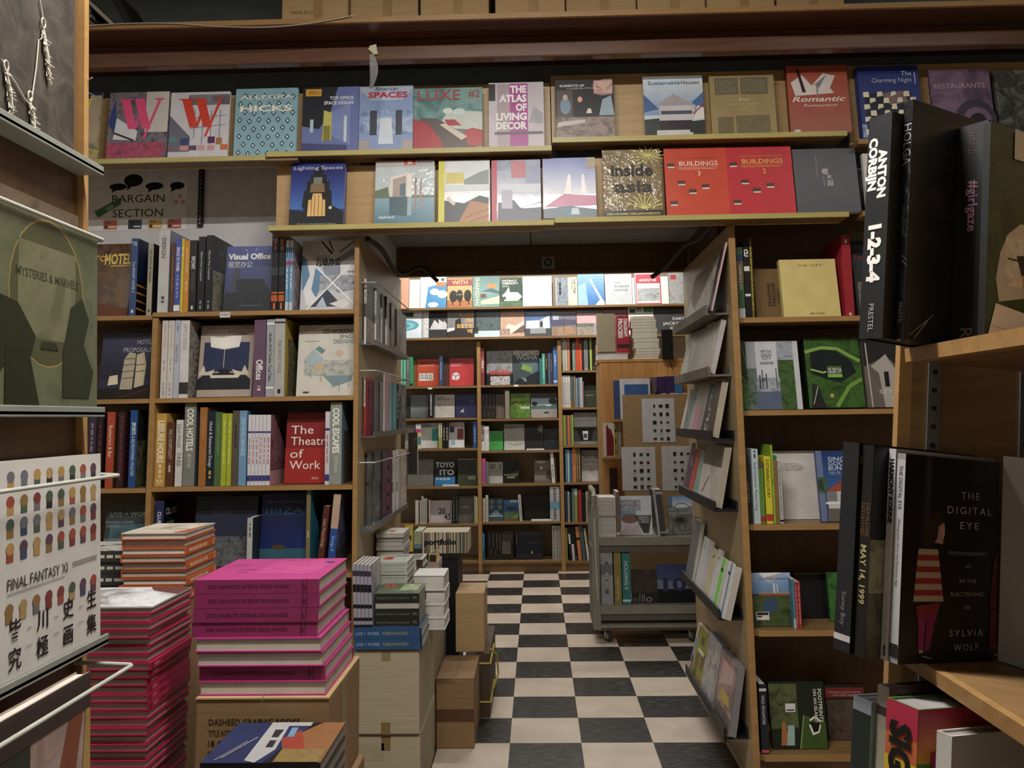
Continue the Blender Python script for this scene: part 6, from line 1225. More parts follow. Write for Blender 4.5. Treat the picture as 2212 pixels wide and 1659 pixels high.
for i, (t, nm) in enumerate(zip((.016, .014, .016, .02, .04, .022, .04, .024, .018, .018, .018, .018), ('lowest', 'eleventh from the top', 'tenth from the top', 'ninth from the top', 'eighth from the top', 'seventh from the top', 'sixth from the top', 'fifth from the top', 'fourth from the top', 'third from the top', 'second from the top', 'topmost'))):
    t *= 1.17; dx = (i % 3) * 1.5
    x0 = (1369, 1372, 1373, 1373, 1370, 1369, 1367, 1367, 1364, 1365, 1365, 1366)[i]; x1 = (1421, 1423, 1425, 1426, 1423, 1424, 1420, 1421, 1418, 1418, 1419, 1416)[i]
    yy = 740; a, b = PY(x0, yy, DU + .03).x, PY(x1, yy, DU + .03).x
    book(frame((a, DU + .17, zq + GAP + t), Vector((0, -1, 0)), Vector((1, 0, 0)), Vector((0, 0, 1))), .14, b - a, t, 'b8b2a4', f'cream-paged booklet, {nm} of the tall pile', wo, GP, pages='d8d2bc', tiny=True, hard=False, name='booklet'); zq += t + GAP
nb = PZ(1444, 776, uz)
o = face(1430, 1454, 712, PY(1444, 776, DU - .034).z, DU - .034, -2, .024, '1a1a1b', 'black ribbon notebook hanging over the edge', 'of the pine bookcase top', GP, 'l 2c2c2e .04 .45 .02 .4 .98', tiny=True, name='notebook', cat='notebook')
rb_ = MB().tube([Vector((.05, -.0, -.012)), Vector((.06, -.03, -.012)), Vector((.075, -.075, -.012))], .003, BLACKM, 6).obj('ribbon', o)
block(1326, 1340, 822, hz, DU - .085, .02, '3c4a78', 'blue book edge behind the white framed blue book', 'on the small pine ledge')
block(1340, 1405, 818, hz, DU - .12, .025, 'd0d2d8', 'white book with a blue sky panel and grey block', 'on the small pine ledge', 'r .14 0 .94 .86 3f62a0;g .14 .0 .94 .4 4f72ac 3f62a0;p b4b6c8 .24 0 .9 0 .82 .45 .26 .56')
for i, (xa, xb, c, nm, op) in enumerate(((1405, 1420, '6a5560', 'dusky pink and black book', 'p 1c1a1c 0 0 1 0 1 .7 0 .4'), (1421, 1437, '3f2c60', 'purple spine with white capitals, left copy', 'v SMALL .45 .6 .5 d8d0e0 l b W.58'), (1438, 1457, '3f2c60', 'purple spine with white capitals, right copy', 'v SMALL .45 .6 .5 d8d0e0 l b W.58'), (1458, 1475, '3f74b0', 'light blue spine with white capitals', 'v ALL .45 .5 .5 c8dcf0 l b W.4'))):
    block(xa, xb, 815 - i * 1.2, hz + .002, DU - .1, .1, c, nm, 'standing behind the brown board', op)
zz = hz + .002
part('shelf', MB().box((PY(1406, 900, DU - .1).x, DU - .13, hz - .016), (PY(1490, 900, DU - .1).x, DU - .0005, hz + .0015), W_EDGE), pu)
block(1304, 1327, 914, hz2, DU - .12, .02, 'c9c4bc', 'white book with a dark red map shape', 'on the lowest pine ledge', 'p 7a1f26 .25 .02 .95 .02 .95 .55 .7 .82 .5 .84 .35 .98 .25 .9')
block(1328, 1333, 916, hz2, DU - .1, .05, 'b8ac3a', 'narrow yellow and black spine', 'on the lowest pine ledge', 'r .2 .1 .6 .2 2a2820;r .2 .4 .6 .55 2a2820;r .2 .75 .6 .85 2a2820')
block(1334, 1342, 914, hz2, DU - .1, .05, '8a867e', 'narrow grey spine', 'on the lowest pine ledge')
block(1318, 1334, 1012, PY(1318, 1072, DU - .03).z, DU - .05, .03, '3a1f20', 'dark maroon book low on the pine panel', 'below the red map book')
part('shelf', MB().box((PY(1308, 1072, DU - .06).x, DU - .1, PY(1318, 1072, DU - .03).z - .014), (PY(1345, 1072, DU - .06).x, DU - .0005, PY(1318, 1072, DU - .03).z), W_RED), pu)
# brown board with three price sheets
DBD = 5.95
a, b = PY(1347, 950, DBD).x, PY(1512, 950, DBD).x; zA, zB = PY(1400, 1100, DBD).z, PY(1400, 852, DBD).z
bd = MB(); bd.box((a, DBD, .001), (b, DBD + .01, zB), CARD); bo = bd.obj('notice_board'); tag(bo, 'brown card board standing behind the cart with three printed sheets', 'board')
for (x0, y0, x1, y1, lab, cells) in ((1392, 1134 - 0, 1455, 860, 'upper', 5), (1345, 1060, 1415, 965, 'lower left', 5), (1432, 1060, 1503, 963, 'lower right, partly hidden', 5)):
    if lab == 'upper': x0, y0, x1, y1 = 1389, 956, 1456, 860
    p0, p1 = PY(x0, y0, DBD - .003), PY(x1, y1, DBD - .003); w, h = p1.x - p0.x, p1.z - p0.z
    m = MB(); m.box((0, 0, -.0008), (w, h, 0), mat('d8d7da', .6)); ops = ''; rs = random.Random(int(x0))
    for r in range(cells):
        for c in range(3):
            u, v = .38 + c * .2, .82 - r * .185; k = rs.uniform(.03, .062); kv = rs.uniform(.025, .05)
            ops += f'r {u-k:.3f} {v-kv:.3f} {u+k:.3f} {v+kv:.3f} {rs.choice(("3a2a28", "2c3a2a", "4a3a34", "24262a", "5a3a38", "3f5a34", "4a4a4c"))};r {u-.06:.3f} {v-.072:.3f} {u+.06:.3f} {v-.066:.3f} b4b2b4;'
    draw(m, ops, w, h, 0); o = m.obj('price_sheet'); o.matrix_world = frame((p0.x, DBD - .0015, p0.z), X1, Y1, N1)
    tag(o, f'white sheet of small product pictures taped {lab} on the brown board', 'paper', 'sheets on the brown board')

# ================================================================ BOXES AND BOOKS ON THE HIGH SHELF
for i, (x0, x1) in enumerate(((610, 752), (757, 903), (908, 1055), (1069, 1219), (1221, 1372), (1375, 1521), (1525, 1670), (1674, 1820))):
    n = ('first', 'second', 'third', 'fourth', 'fifth', 'sixth', 'seventh', 'eighth')[i]
    carton(x0, x1, -120, 30 - i * 3, 3.085 + .012 * ((i * 2) % 3), .34, CARD, f'cardboard box on the high shelf, {n} from the left', 'boxes on the high shelf', Zb=ZT1 + .001 + .001, Zt=ZT1 + .31, tape=[(.48, 0, .62, 1, '9c7a48')], writing=((('MADE IN CHINA', .14, .11, .012),) if i == 0 else ()))
ws = 'at the left end of the high shelf'
za = ZT1 + .001
for i in range(4):
    za = flat(118, 197 - (i % 2) * 3, 3.10 + .004 * i, za, .2, .0245, '1d1a19', f'dark book lying flat, {("lowest", "third from the top", "second from the top", "topmost")[i]} of four', ws, 'dark books on the high shelf', spine_front=False, pages='8a847c')
a = PY(200, 40, 3.12)
Xv, Yv, Zv = ortho((-.62, 0, .78), (0, 1, 0))
free((PY(250, 48, 3.11).x, 3.11, ZT1 + .003), (-.72, 0, .70), (0, 1, 0), .17, .22, .02, '1b1918', 'black book leaning against the flat dark books', ws, 'dark books on the high shelf', pages='b0a898')
free((PY(282, 46, 3.13).x, 3.13, ZT1 + .003), (-.5, 0, .86), (0, 1, 0), .2, .22, .028, '181717', 'black book leaning outermost beside the blue-grey wall', ws, 'dark books on the high shelf', pages='2a2826')

# ================================================================ NEAR RACK ON THE LEFT
KX = -.045
def rx(z): return -.862 + KX * (z - 1.4)
DE = 1.585
rk = empty('display_rack', (rx(0), 1.3, 0), 'leaning display rack close by with grey ledges and white wires', 'display rack')
def slab(x_off0, x_off1, y0, y1, za, zb_, m):
    return MB().hexa([(rx(za) + x_off0, y0, za), (rx(za) + x_off1, y0, za), (rx(za) + x_off1, y1, za), (rx(za) + x_off0, y1, za),
                      (rx(zb_) + x_off0, y0, zb_), (rx(zb_) + x_off1, y0, zb_), (rx(zb_) + x_off1, y1, zb_), (rx(zb_) + x_off0, y1, zb_)], m)
part('back_panel', slab(-.02, -.001, .55, DE, .02, 2.35, W_DARK), rk)
part('end_panel', slab(-.10, .012, DE + .001, DE + .018, .02, 2.35, W_EDGE), rk)
GLM = mat('85887f', .5)
L1 = PY(200, 366, DE).z; L2 = PY(226, 884, DE).z; L3 = PY(256, 1372, DE).z
XO = {}
for z, px, nm in ((L1, 200, 1), (L2, 227, 2), (L3, 256, 3)):
    xo = XO[z] = PY(px, 900, DE).x; b = MB()
    b.box((rx(z), .55, z - .012), (xo, DE, z - .004), GLM).box((xo - .006, .55, z - .0145), (xo, DE, z + .004), GLM)
    lg = part('ledge', b, rk, .0015)
def wire(px, py, z, y0=.6, far=None):
    xo = PY(px, py, DE - .01).x
    w = MB().tube([(rx(z) + .002, DE - .005, z + .004), (xo - .004, DE - .006, z), (xo, DE - .012, z), (xo, y0, z)], .0036, mat('b4b7ab', .4), 10)
    return part('wire_guard', w, rk)
wire(222, 521, PY(222, 521, DE).z)
wire(256, 1026, PY(256, 1026, DE).z)
wire(285, 1437, PY(285, 1437, DE - .01).z)
wl = 'on the near left rack'
def near_left(pxf, pyt, z, xoff, w, t, col, look, where, art='', yf=None, **kw):
    """book facing the aisle; far edge at column pxf"""
    k = KX; a = math.atan(-k); xb = rx(z) + xoff
    yf = min(-xb * F / (1160 - pxf), DE - .016)
    up = Vector((k, 0, 1)).normalized(); n = Vector((1, 0, -k)).normalized()
    o = Vector((xb, yf - w, z + GAP + .002)); top = hit(pxf, pyt, o, n); h = (top - o).dot(up)
    return book(frame(o, Vector((0, 1, 0)), up, n), w, h, t, col, look, where, 'books on the near left rack', art, **kw)
rows_ = [9, 8, 7.0, 6.0, 5.0, 4.0]
rs = random.Random(11); ops = ''
pal = ['8a6a3a', '9a4a3a', '2f2a30', 'a88a5a', '5a4250', '3a4a6a', '7a3a34', '6a6a70', 'b0884a', '4a5a4a']
for r, v in enumerate((.905, .79, .685, .575, .30)):
    for c in range(8):
        u = .1 + c * .116; ca, cb_ = rs.choice(pal), rs.choice(pal)
        ops += f'r {u-.028:.3f} {v-.042:.3f} {u+.028:.3f} {v+.006:.3f} {cb_};e {u:.3f} {v+.018:.3f} .034 .028 {ca};'
ops += 't FINAL_FANTASY_XI .08 .405 .052 2a2628 l W.55;r .68 .44 .95 .447 8a8684;r .68 .425 .95 .43 6a6664;r .08 .385 .6 .39 8a8684;'
for ch, u, v in (('皆', .15, .18), ('川', .39, .18), ('史', .64, .18), ('生', .89, .18), ('究', .15, .05), ('極', .39, .05), ('画', .64, .05), ('集', .89, .05)): ops += f't {ch} {u} {v} .074 1f1c20 b.015;'
for u in (.27, .52, .77): ops += f'r {u-.02} .2 {u+.02} .205 8a8684;r {u-.03} .12 {u+.03} .124 8a8684;'
zf = L3
near_left(245, 977, zf, XO[L3] - rx(L3) - .008, .30, .034, 'cbc6c0', 'white book with rows of tiny coloured figures and black ideographs', wl, ops, sp='R .34 .96 8f887e;D .02 .3 6a6662', scol='c4beb6')
# dark green engraved volume
ops = 'n .0 .0 1 1 4a4f34 60634a 3a3e2c 5;e .48 .60 .36 .40 8a7440;e .48 .60 .35 .388 4a4a30;n .2 .35 .75 .85 5a5c42 6d6c50 4a4c36 6;'
ops += 't MYSTERIES_&_MARVELS .48 .66 .045 35381f W.6 b;p 262b1c 0 .1 0 .55 .2 .52 .36 .36 .3 .2 .1 .2;p 2a2f20 .62 .05 .62 .3 .7 .55 .82 .62 .9 .5 .84 .35 .95 .2 .9 .05;p 232819 .1 0 .1 .3 .3 .28 .4 0;p 2a2f20 .4 .3 .58 .3 .55 .34 .42 .34'
near_left(215, 520, L2, XO[L2] - rx(L2) - .008, .31, .04, '3f4430', 'dark green wrapped book with an engraved oval and beasts', wl, ops, coat=.6, bump=.25, rough=.45)
near_left(210, 486, L2, .0105, .30, .009, '5a4a3c', 'brown book behind the green engraved one', wl, 'n 0 0 1 1 5a4a3c 6a5a48 4a3c30 9', sp='')
# dark marbled portfolio with frayed string
pf = near_left(123, -60, L1, .034, .34, .026, 'n:2f2a26:443c34:5a5046:14', 'dark brown marbled portfolio tied with frayed white string', wl, '', rough=.6)
fr = pf.matrix_world; fw = .34
def onp(px, py):
    p = hit(px, py, Vector(fr.translation), Vector((fr[0][2], fr[1][2], fr[2][2]))); return fr.inverted() @ p
stm = mat('c9c2b2', .9)
def strand(name, pts, r=.0016):
    q = [onp(*p) + Vector((0, 0, .003)) for p in pts]; return MB().tube(q, r, stm, 6).obj(name, pf)
strand('string', [(82, 0), (86, 20), (89, 38)], .0012); strand('string', [(80, 85), (74, 150), (66, 205), (60, 222)], .0012); strand('string', [(13, 155), (30, 180), (48, 212), (57, 222)], .0012); strand('string', [(0, 128), (8, 150)], .0012)
rs = random.Random(2)
for (x, y, y2, dx) in ((89, 64, 175, 12), (60, 222, 292, 10), (8, 156, 240, 12)):
    m = MB()
    for i in range(34):
        t = rs.random(); yy = y + (y2 - y) * t; xx = x + dx * t + rs.uniform(-3, 3)
        m.tube([onp(xx, yy) + Vector((0, 0, .003)), onp(xx + rs.uniform(-7, 7), yy + rs.uniform(5, 14)) + Vector((0, 0, rs.uniform(.004, .012)))], .0009, stm, 5)
    m.tube([onp(x, y) + Vector((0, 0, .003)), onp(x + dx * .5, (y + y2) / 2) + Vector((0, 0, .006)), onp(x + dx, y2) + Vector((0, 0, .004))], .003, stm, 6); m.obj('frayed_knot', pf)
    c = onp(x, y - 14); MB().tube([c + Vector((.006 * math.cos(k * .7), .009 * math.sin(k * .7), .004)) for k in range(10)], .0014, stm, 6).obj('knot_ring', pf)
cable([Vector((rx(2.0) + .02, DE + .01, PY(130, 165, DE).z)), PY(175, 190, 2.2), PY(222, 215, 3.0)], .0016, stm, 'loose_string', 'loose white string running from the near rack post', 'string', 6)
bc = PY(112, 20, DE - .01)
cable([bc + Vector((-.006, 0, .02)), bc + Vector((-.008, -.012, .0)), bc + Vector((0, -.014, -.012)), bc + Vector((.008, -.008, -.01))], .003, BLACKM, 'wire_hook', 'small black hook clipped on the near rack post', 'hook', 6)
# lowest book behind the slanting wire
zl = PY(255, 1700, DE).z
lg = MB(); xo = PY(262, 1500, DE).x + .03
part('ledge', MB().box((rx(zl), .55, zl - .012), (xo, DE, zl - .004), GLM).box((xo - .006, .55, zl - .0145), (xo, DE, zl + .004), GLM), rk)
near_left(226, 1432, zl, .082, .26, .025, 'n:8a7468:b89a90:4a3834:4', 'pinkish book behind the slanting wire, lowest on the rack', wl, 'n .0 .1 .35 .75 2a2e28 3a3c34 1f211c 5;p 8a4a34 .5 .0 .75 .0 .95 .9 .8 .9;p b49048 .88 0 1 0 1 .8 .95 .8;r 0 .75 1 1 3a2f2e', coat=.4)

# ================================================================ STACKS ON THE FLOOR AT THE LEFT
gm = 'in the stack beside the near left rack'
d0 = 1.9; zt = PY(320, 1311, d0).z
xr = PY(320, 1500, d0).x; n = 26; t = .0158
z = zt - n * (t + GAP)
e = empty('cardboard_box', (xr - .12, d0 + .1, .001), 'box under the crimson stack beside the near left rack', 'box', 'cardboard boxes'); part('body', MB().box((xr - .26, d0, .001), (xr + .002, d0 + .24, z - .001), CARDD), e)
rs = random.Random(4); protos = {}
ORD = ['topmost', 'second', 'third', 'fourth', 'fifth', 'sixth', 'seventh', 'eighth', 'ninth', 'tenth', 'eleventh', 'twelfth', 'thirteenth', 'fourteenth', 'fifteenth', 'sixteenth', 'seventeenth', 'eighteenth', 'nineteenth', 'twentieth', 'twenty-first', 'twenty-second', 'twenty-third', 'twenty-fourth', 'twenty-fifth', 'twenty-sixth']
def crimson(kind, z, dx, dy, yaw, look):
    fr = frame(Vector((xr, d0, z + GAP + t)), Vector((-1, 0, 0)), Vector((0, -1, 0)), Vector((0, 0, 1)))
    if kind != 'spine': fr = frame(Vector((xr - .25, d0 + .22, z + GAP + t)), Vector((1, 0, 0)), Vector((0, -1, 0)), Vector((0, 0, 1)))
    if kind == 'spine': fr = frame(Vector((xr, d0, z + GAP + t)), Vector((-1, 0, 0)), Vector((0, 1, 0)), Vector((0, 0, 1))); fr = frame(Vector((xr, d0 + .22, z + GAP + t)), Vector((-1, 0, 0)), Vector((0, -1, 0)), Vector((0, 0, 1)))
    fr = Matrix.Translation((dx, dy, 0)) @ Matrix.Translation((xr, d0, 0)) @ Matrix.Rotation(math.radians(yaw), 4, 'Z') @ Matrix.Translation((-xr, -d0, 0)) @ fr
    key = kind
    if key in protos:
        o = dup(protos[key]); o.matrix_world = fr; BOOKS.append((o, look, gm)); return o
    o = book(fr, .25, .22, t, 'a82048' if kind != 'top' else 'c4c4c8', look, gm, 'crimson hardbacks in the near stack', name='hardback', art='n 0 0 1 1 8a8a90 dcdce0 5a4a3a 6;p 6a3a3a .6 0 1 0 1 .4 .7 .2' if kind == 'top' else '', sp='T NEW .9 .76 e0a0a8 .4;T SPACES .74 .55 6a1428 .4;R .95 .97 8a1838' if kind == 'spine' else '', scol='a82048' if kind != 'top' else '6a2a3a', bcol='a82048', pages='a89f98')
    protos[key] = o; return o
for i in range(n):
    k = n - 1 - i
    kind = 'top' if k == 0 else 'spine' if 7 <= k <= 12 or k >= 24 else 'page'
    lk = ('glossy-covered white photo hardback, topmost' if k == 0 else f'crimson hardback showing its {"spine" if kind == "spine" else "page edges"} to the aisle, {ORD[k]} from the top')
    crimson(kind, z, rs.uniform(-.004, .004), rs.uniform(-.004, .004), rs.uniform(-1.2, 1.2) * .5, lk); z += t + GAP
# orange stack behind
d1 = 2.26; xr1 = PY(402, 1200, d1).x; xl1 = PY(262, 1200, d1).x; zt = PY(402, 1150, d1).z; t1 = .0185; n1 = 9
z = zt - n1 * (t1 + GAP)
e = empty('cardboard_box', (xr1 - .1, d1 + .1, .001), 'box under the orange spined stack', 'box', 'cardboard boxes'); part('body', MB().box((xl1, d1, .001), (xr1, d1 + .21, z - .001), CARDD), e)
po = {}
for i in range(n1):
    k = n1 - 1 - i; kind = 'top' if k == 0 else 'spine' if k in (2, 4, 6, 8) else 'page'
    w1_, h1_ = xr1 - xl1, .205
    lk = f'orange hardback in the stack of nine, {"cream photo cover up, topmost" if k == 0 else ("spine" if kind == "spine" else "pages") + " to the aisle, " + ORD[k] + " from the top"}'
    if kind == 'spine': fr = frame(Vector((xr1, d1 + h1_, z + GAP + t1)), Vector((-1, 0, 0)), Vector((0, -1, 0)), Vector((0, 0, 1)))
    else: fr = frame(Vector((xl1, d1, z + GAP + t1)), Vector((1, 0, 0)), Vector((0, 1, 0)), Vector((0, 0, 1)))
    fr = Matrix.Translation((rs.uniform(-.004, .004), rs.uniform(-.002, .004), 0)) @ fr
    if kind in po: o = dup(po[kind]); o.matrix_world = fr; BOOKS.append((o, lk, 'behind the crimson stack'))
    else: po[kind] = book(fr, w1_, h1_, t1, 'c4602c' if kind != 'top' else 'c9c2b4', lk, 'behind the crimson stack', 'orange hardbacks in the left stack', name='hardback', art='n .1 .1 .95 .95 b8ad9a d8d0c0 7a6a58 9;p b85a34 .8 0 1 0 1 .9 .9 .3' if kind == 'top' else '', sp='T MINI_SPACES_FOR_LIVING .9 .3 f0d8c0 .42 b;R .04 .1 d88858' if kind == 'spine' else '', scol='c85a26', bcol='9a4a26', pages='b0a498' if kind == 'page' else 'c8beb4')
    z += t1 + GAP
# black and white covers left of the orange stack
zs_ = PY(250, 1190, 2.3).z
xe = xl1 - .004
z = zs_ - 5 * .03
e = empty('cardboard_box', (xe - .1, 2.36, .001), 'box behind the white tiny-figure book', 'box', 'cardboard boxes'); part('body', MB().box((xe - .2, 2.3, .001), (xe, 2.48, z - .001), CARDD), e)
for i in range(5):
    o = book(frame(Vector((xe, 2.3 + .003 * (i % 2), z + GAP + .029)), Vector((0, 1, 0)), Vector((-1, 0, 0)), Vector((0, 0, 1))), .18, .2, .029, '3a3836', f'black and white patterned hardback, {ORD[4 - i]} of five', 'left of the orange stack', 'black and white hardbacks', name='hardback', art='n 0 0 1 1 2a2826 c8c4bc 8a8680 20' if i == 4 else '', sp='D .02 .9 c8c4bc;R .92 .98 c8c4bc', pages='b0aaa0'); z += .03
# big magenta stack on a printed carton
dk = 1.95
def mzx(px, py): return PY(px, py, dk)
xl, xq = mzx(417, 1350).x, mzx(688, 1350).x
ztop = mzx(560, 1252).z; zbot = mzx(560, 1503).z; nm_ = 8
tm = (ztop - zbot) / nm_ - GAP
z = zbot; pk = {}
offs = [(.018, .0), (.016, .004), (.012, -.004), (.008, -.006), (-.003, .002), (-.001, 0), (.001, 0), (.0, .0)]
for i in range(nm_):
    k = nm_ - 1 - i; kind = 'spine' if k in (0, 1, 2, 3, 6) else 'page'
    lk = f'magenta interior design awards hardback, {"spine" if kind == "spine" else "pale fore-edge"} to the front, {ORD[k]} of eight from the top'
    if kind == 'spine': fr = frame(Vector((xq, dk, z + GAP + tm)), Vector((0, 1, 0)), Vector((-1, 0, 0)), Vector((0, 0, 1)))
    else: fr = frame(Vector((xl, dk + .285, z + GAP + tm)), Vector((0, -1, 0)), Vector((1, 0, 0)), Vector((0, 0, 1)))
    fr = Matrix.Translation((offs[i][0], offs[i][1], 0)) @ fr
    if kind in pk and k: o = dup(pk[kind]); o.matrix_world = fr; BOOKS.append((o, lk, 'on the printed carton'))
    else:
        o = book(fr, .285, xq - xl, tm, 'b8357f', lk, 'on the printed carton', 'magenta hardbacks', name='hardback', art=('n .25 .1 .9 .6 b8357f c8488c b02f78 5;' + ''.join(f'v {s} {u} {v} {h} 6a1c4a l W{W};' for s, u, v, h, W in (('ASIA', .3, .78, .04, .1), ('PACIFIC', .42, .8, .04, .16), ('AWARDS', .66, .9, .03, .14))) + 'p 5a2a7a .75 .1 .8 .16 .84 .12 .8 .06;l e890bc .006 .4 .4 .5 .3 .55 .45;l e890bc .006 .5 .5 .6 .34;l e890bc .006 .35 .3 .45 .2;r .85 .3 .86 .5 7a2456') if k == 0 else '', sp='T 22ND_ASIA-PACIFIC_INTERIOR_DESIGN_AWARDS .89 .24 4a1234 .28 b;R .095 .1 5a163c;R .13 .135 5a163c;T B .13 .1 4a1234 .34' if kind == 'spine' else '', scol='8f2a5c', bcol='b8357f', pages='bdb5a6', coat=.25 if kind == 'page' else 0)
        pk.setdefault(kind, o)
    z += tm + GAP
a, b_ = PY(424, 1505, dk - .01).x, PY(712, 1505, dk - .01).x
zc0 = zbot - .235
e = empty('printed_carton', ((a + b_) / 2, dk + .13, zc0), 'brown carton with printed black lettering under the magenta stack', 'box')
part('body', MB().box((a, dk - .012, zc0), (b_, dk + .31, zbot - .004), CARDD), e, .004)
part('flap', MB().box((a, dk - .014, zbot - .0035), ((a + b_) / 2 - .001, dk + .31, zbot), CARD), e); part('flap', MB().box(((a + b_) / 2 + .001, dk - .014, zbot - .0035), (b_, dk + .31, zbot), CARD), e)
w = MB()
for s, v in (('DASHEED GRAPHIC BOOKS', .76), ('TITLE INTERIORS FOR SINGLES-NEW TRENDS', .66), ('18 COPIES', .57), ('ISBN 9788499369976', .48)):
    put_text(w, s, Vector((a + .03, dk - .0126, zc0 + .235 * v)), Vector((1, 0, 0)), Vector((0, 0, 1)), .0125, '2c2118', 'l', .20, .01)
part('printing', w, e)
part('tape', MB().box((b_ + .0003, dk + .10, zc0), (b_ + .0012, dk + .16, zbot - .004), mat('7d6238', .3)), e)
e2 = empty('cardboard_box', ((a + b_) / 2, dk + .13, .001), 'brown carton on the floor under the printed one', 'box', 'cardboard boxes')
part('body', MB().box((a + .004, dk - .01, .001), (b_ + .014, dk + .31, zc0 - .001), CARDD), e2, .004)
# flat books in front of the carton
dn = 1.70; zn = PY(560, 1648, dn).z
tn = .028; z = zn - 3 * (tn + GAP)
xa, xz = PY(432, 1650, dn).x, PY(692, 1650, dn).x
e = empty('cardboard_box', ((xa + xz) / 2, dn + .1, .001), 'box in front carrying the city photo book', 'box', 'cardboard boxes'); part('body', MB().box((xa, dn, .001), (xz, dn + .215, z - .001), CARDD), e)
for i in range(3):
    book(frame(Vector((xz, dn, z + GAP + tn)), Vector((0, 1, 0)), Vector((-1, 0, 0)), Vector((0, 0, 1))), .215, xz - xa, tn, '1a1a1e', f'black hardback with a rooftop city photo, {ORD[2 - i]} of three', 'in front of the printed carton', 'city photo hardbacks', name='hardback',
         art='p 24305a .0 .48 .95 .3 1 .6 1 1 0 1;p 8a5a34 0 0 0 .3 .5 .46 1 .2 1 0;p 9a3a2c .1 .3 .55 .48 .8 .36 .3 .2;p a8a8a8 .0 .55 .05 .65 1 .68 1 .3 .9 .3 .9 .5 .3 .46;p 2a2c34 .6 .52 .8 .52 .8 .6 .6 .58;p 2a2c34 .35 .5 .52 .51 .52 .57 .35 .56;p 6a8aa8 .6 .38 .85 .4 .85 .46 .6 .44;l c8c0b8 .008 .1 .86 .6 .7;l c8b8b0 .006 .05 .9 .5 .76;n .0 .02 .3 .4 6a5a34 8a7040 4a4028 8' if i == 2 else '', sp='T Pater-Eisenman .9 .7 b8b8bc .2;T In_Praise_of_Pragmatism .64 .4 b8b8bc .2;T OD .1 .02 a8a8ac .4', pages='9a9288'); z += tn + GAP

# ================================================================ NEAR BOOKCASE ON THE RIGHT
def rxx(z): return .587 + .107 * (z - 1.48)
DR = 1.39
nb_ = empty('bookcase', (.6, 1.1, 0), 'leaning oak bookcase close by on the right with tall photo books', 'bookcase')
def slabr(x0, x1, y0, y1, za, zb_, m):
    return MB().hexa([(rxx(za) + x0, y0, za), (rxx(za) + x1, y0, za), (rxx(za) + x1, y1, za), (rxx(za) + x0, y1, za),
                      (rxx(zb_) + x0, y0, zb_), (rxx(zb_) + x1, y0, zb_), (rxx(zb_) + x1, y1, zb_), (rxx(zb_) + x0, y1, zb_)], m)
ep = part('end_panel', slabr(0, .02, DR, DR + .018, .02, 1.56, W_EDGE), nb_)
part('end_panel', slabr(.0201, .30, DR, DR + .018, .02, 1.56, W_SHELF), nb_)
part('back_panel', slabr(.301, .318, .45, DR + .018, .02, 1.9, W_SHELF), nb_)
for xo in (.045, .19):
    s = slabr(xo, xo + .020, DR - .004, DR - .0005, .3, 1.52, METAL)
    for i in range(40):
        zz = .34 + i * .029
        s.hexa([(rxx(zz) + xo + .006, DR - .0044, zz), (rxx(zz) + xo + .014, DR - .0044, zz), (rxx(zz) + xo + .014, DR - .0036, zz), (rxx(zz) + xo + .006, DR - .0036, zz),
                (rxx(zz) + xo + .006, DR - .0044, zz + .007), (rxx(zz) + xo + .014, DR - .0044, zz + .007), (rxx(zz) + xo + .014, DR - .0036, zz + .007), (rxx(zz) + xo + .006, DR - .0036, zz + .007)], BLACKM)
    part('slotted_strip', s, nb_)
ZSA = PY(1970, 752, DR - .02).z; ZSB = PY(1942, 1396, DR - .02).z; ZSC = ZSB - .43
TILT = .112
for z in (ZSA, ZSB, ZSC):
    x0 = rxx(z) + .004; x1 = x0 + .29
    def zz(x): return z - TILT * (x - x0)
    part('shelf', MB().hexa([(x0 + .0155, .45, zz(x0) - .020), (x1, .45, zz(x1) - .020), (x1, DR - .006, zz(x1) - .020), (x0 + .0155, DR - .006, zz(x0) - .020),
                             (x0 + .0155, .45, zz(x0 + .015)), (x1, .45, zz(x1)), (x1, DR - .006, zz(x1)), (x0 + .0155, DR - .006, zz(x0 + .015))], W_SHELF), nb_)
    part('shelf_edge', MB().hexa([(x0, .45, z - .0215), (x0 + .015, .45, z - .0235), (x0 + .015, DR - .006, z - .0235), (x0, DR - .006, z - .0215), (x0, .45, z), (x0 + .015, .45, zz(x0 + .015)), (x0 + .015, DR - .006, zz(x0 + .015)), (x0, DR - .006, z)], W_EDGE), nb_)
ROWC = {}
TH = math.radians(27)
def near_right(px, zs, pyt, t, w, col, look, where, art='', sp='', **kw):
    """a row of books fanned on the tilted shelf zs, far to near; px: column of the lower end of the edge shared by spine and cover"""
    L = math.atan(TILT); Yv = Vector((math.sin(L), 0, math.cos(L)))
    Xv = Vector((math.cos(TH), math.sin(TH), -TILT * math.cos(TH))).normalized(); Zv = Xv.cross(Yv).normalized()
    def at(d):
        y = 1000.0
        for _ in range(12):
            o = PY(px, y, d); zt_ = zs - TILT * (o.x - rxx(zs) - .004) + .0012; y += (o.z - zt_) * F / d
        o.z = zt_; return o
    c = ROWC.get(zs)
    if c is None: o = at(1.28)
    else:
        lo, hi = .6, 1.35
        for _ in range(40):
            d = (lo + hi) / 2
            if at(d).dot(Zv) < c + t + .002: hi = d
            else: lo = d
        o = at(lo)
    ROWC[zs] = o.dot(Zv)
    lo, hi = .1, .6
    for _ in range(30):
        h = (lo + hi) / 2; p = o + Yv * h; q = RM.transposed() @ (p - EYE); row_ = PPY - q.z / q.y * F
        if row_ > pyt: lo = h
        else: hi = h
    w = min(w, (rxx(zs) + .285 - o.x) / math.cos(TH), (DR - .010 - o.y - t * math.cos(TH)) / math.sin(TH))
    return book(frame(o, Xv, Yv, Zv), w, h, t, col, look, where, 'books on the near right bookcase', art, sp, **kw)
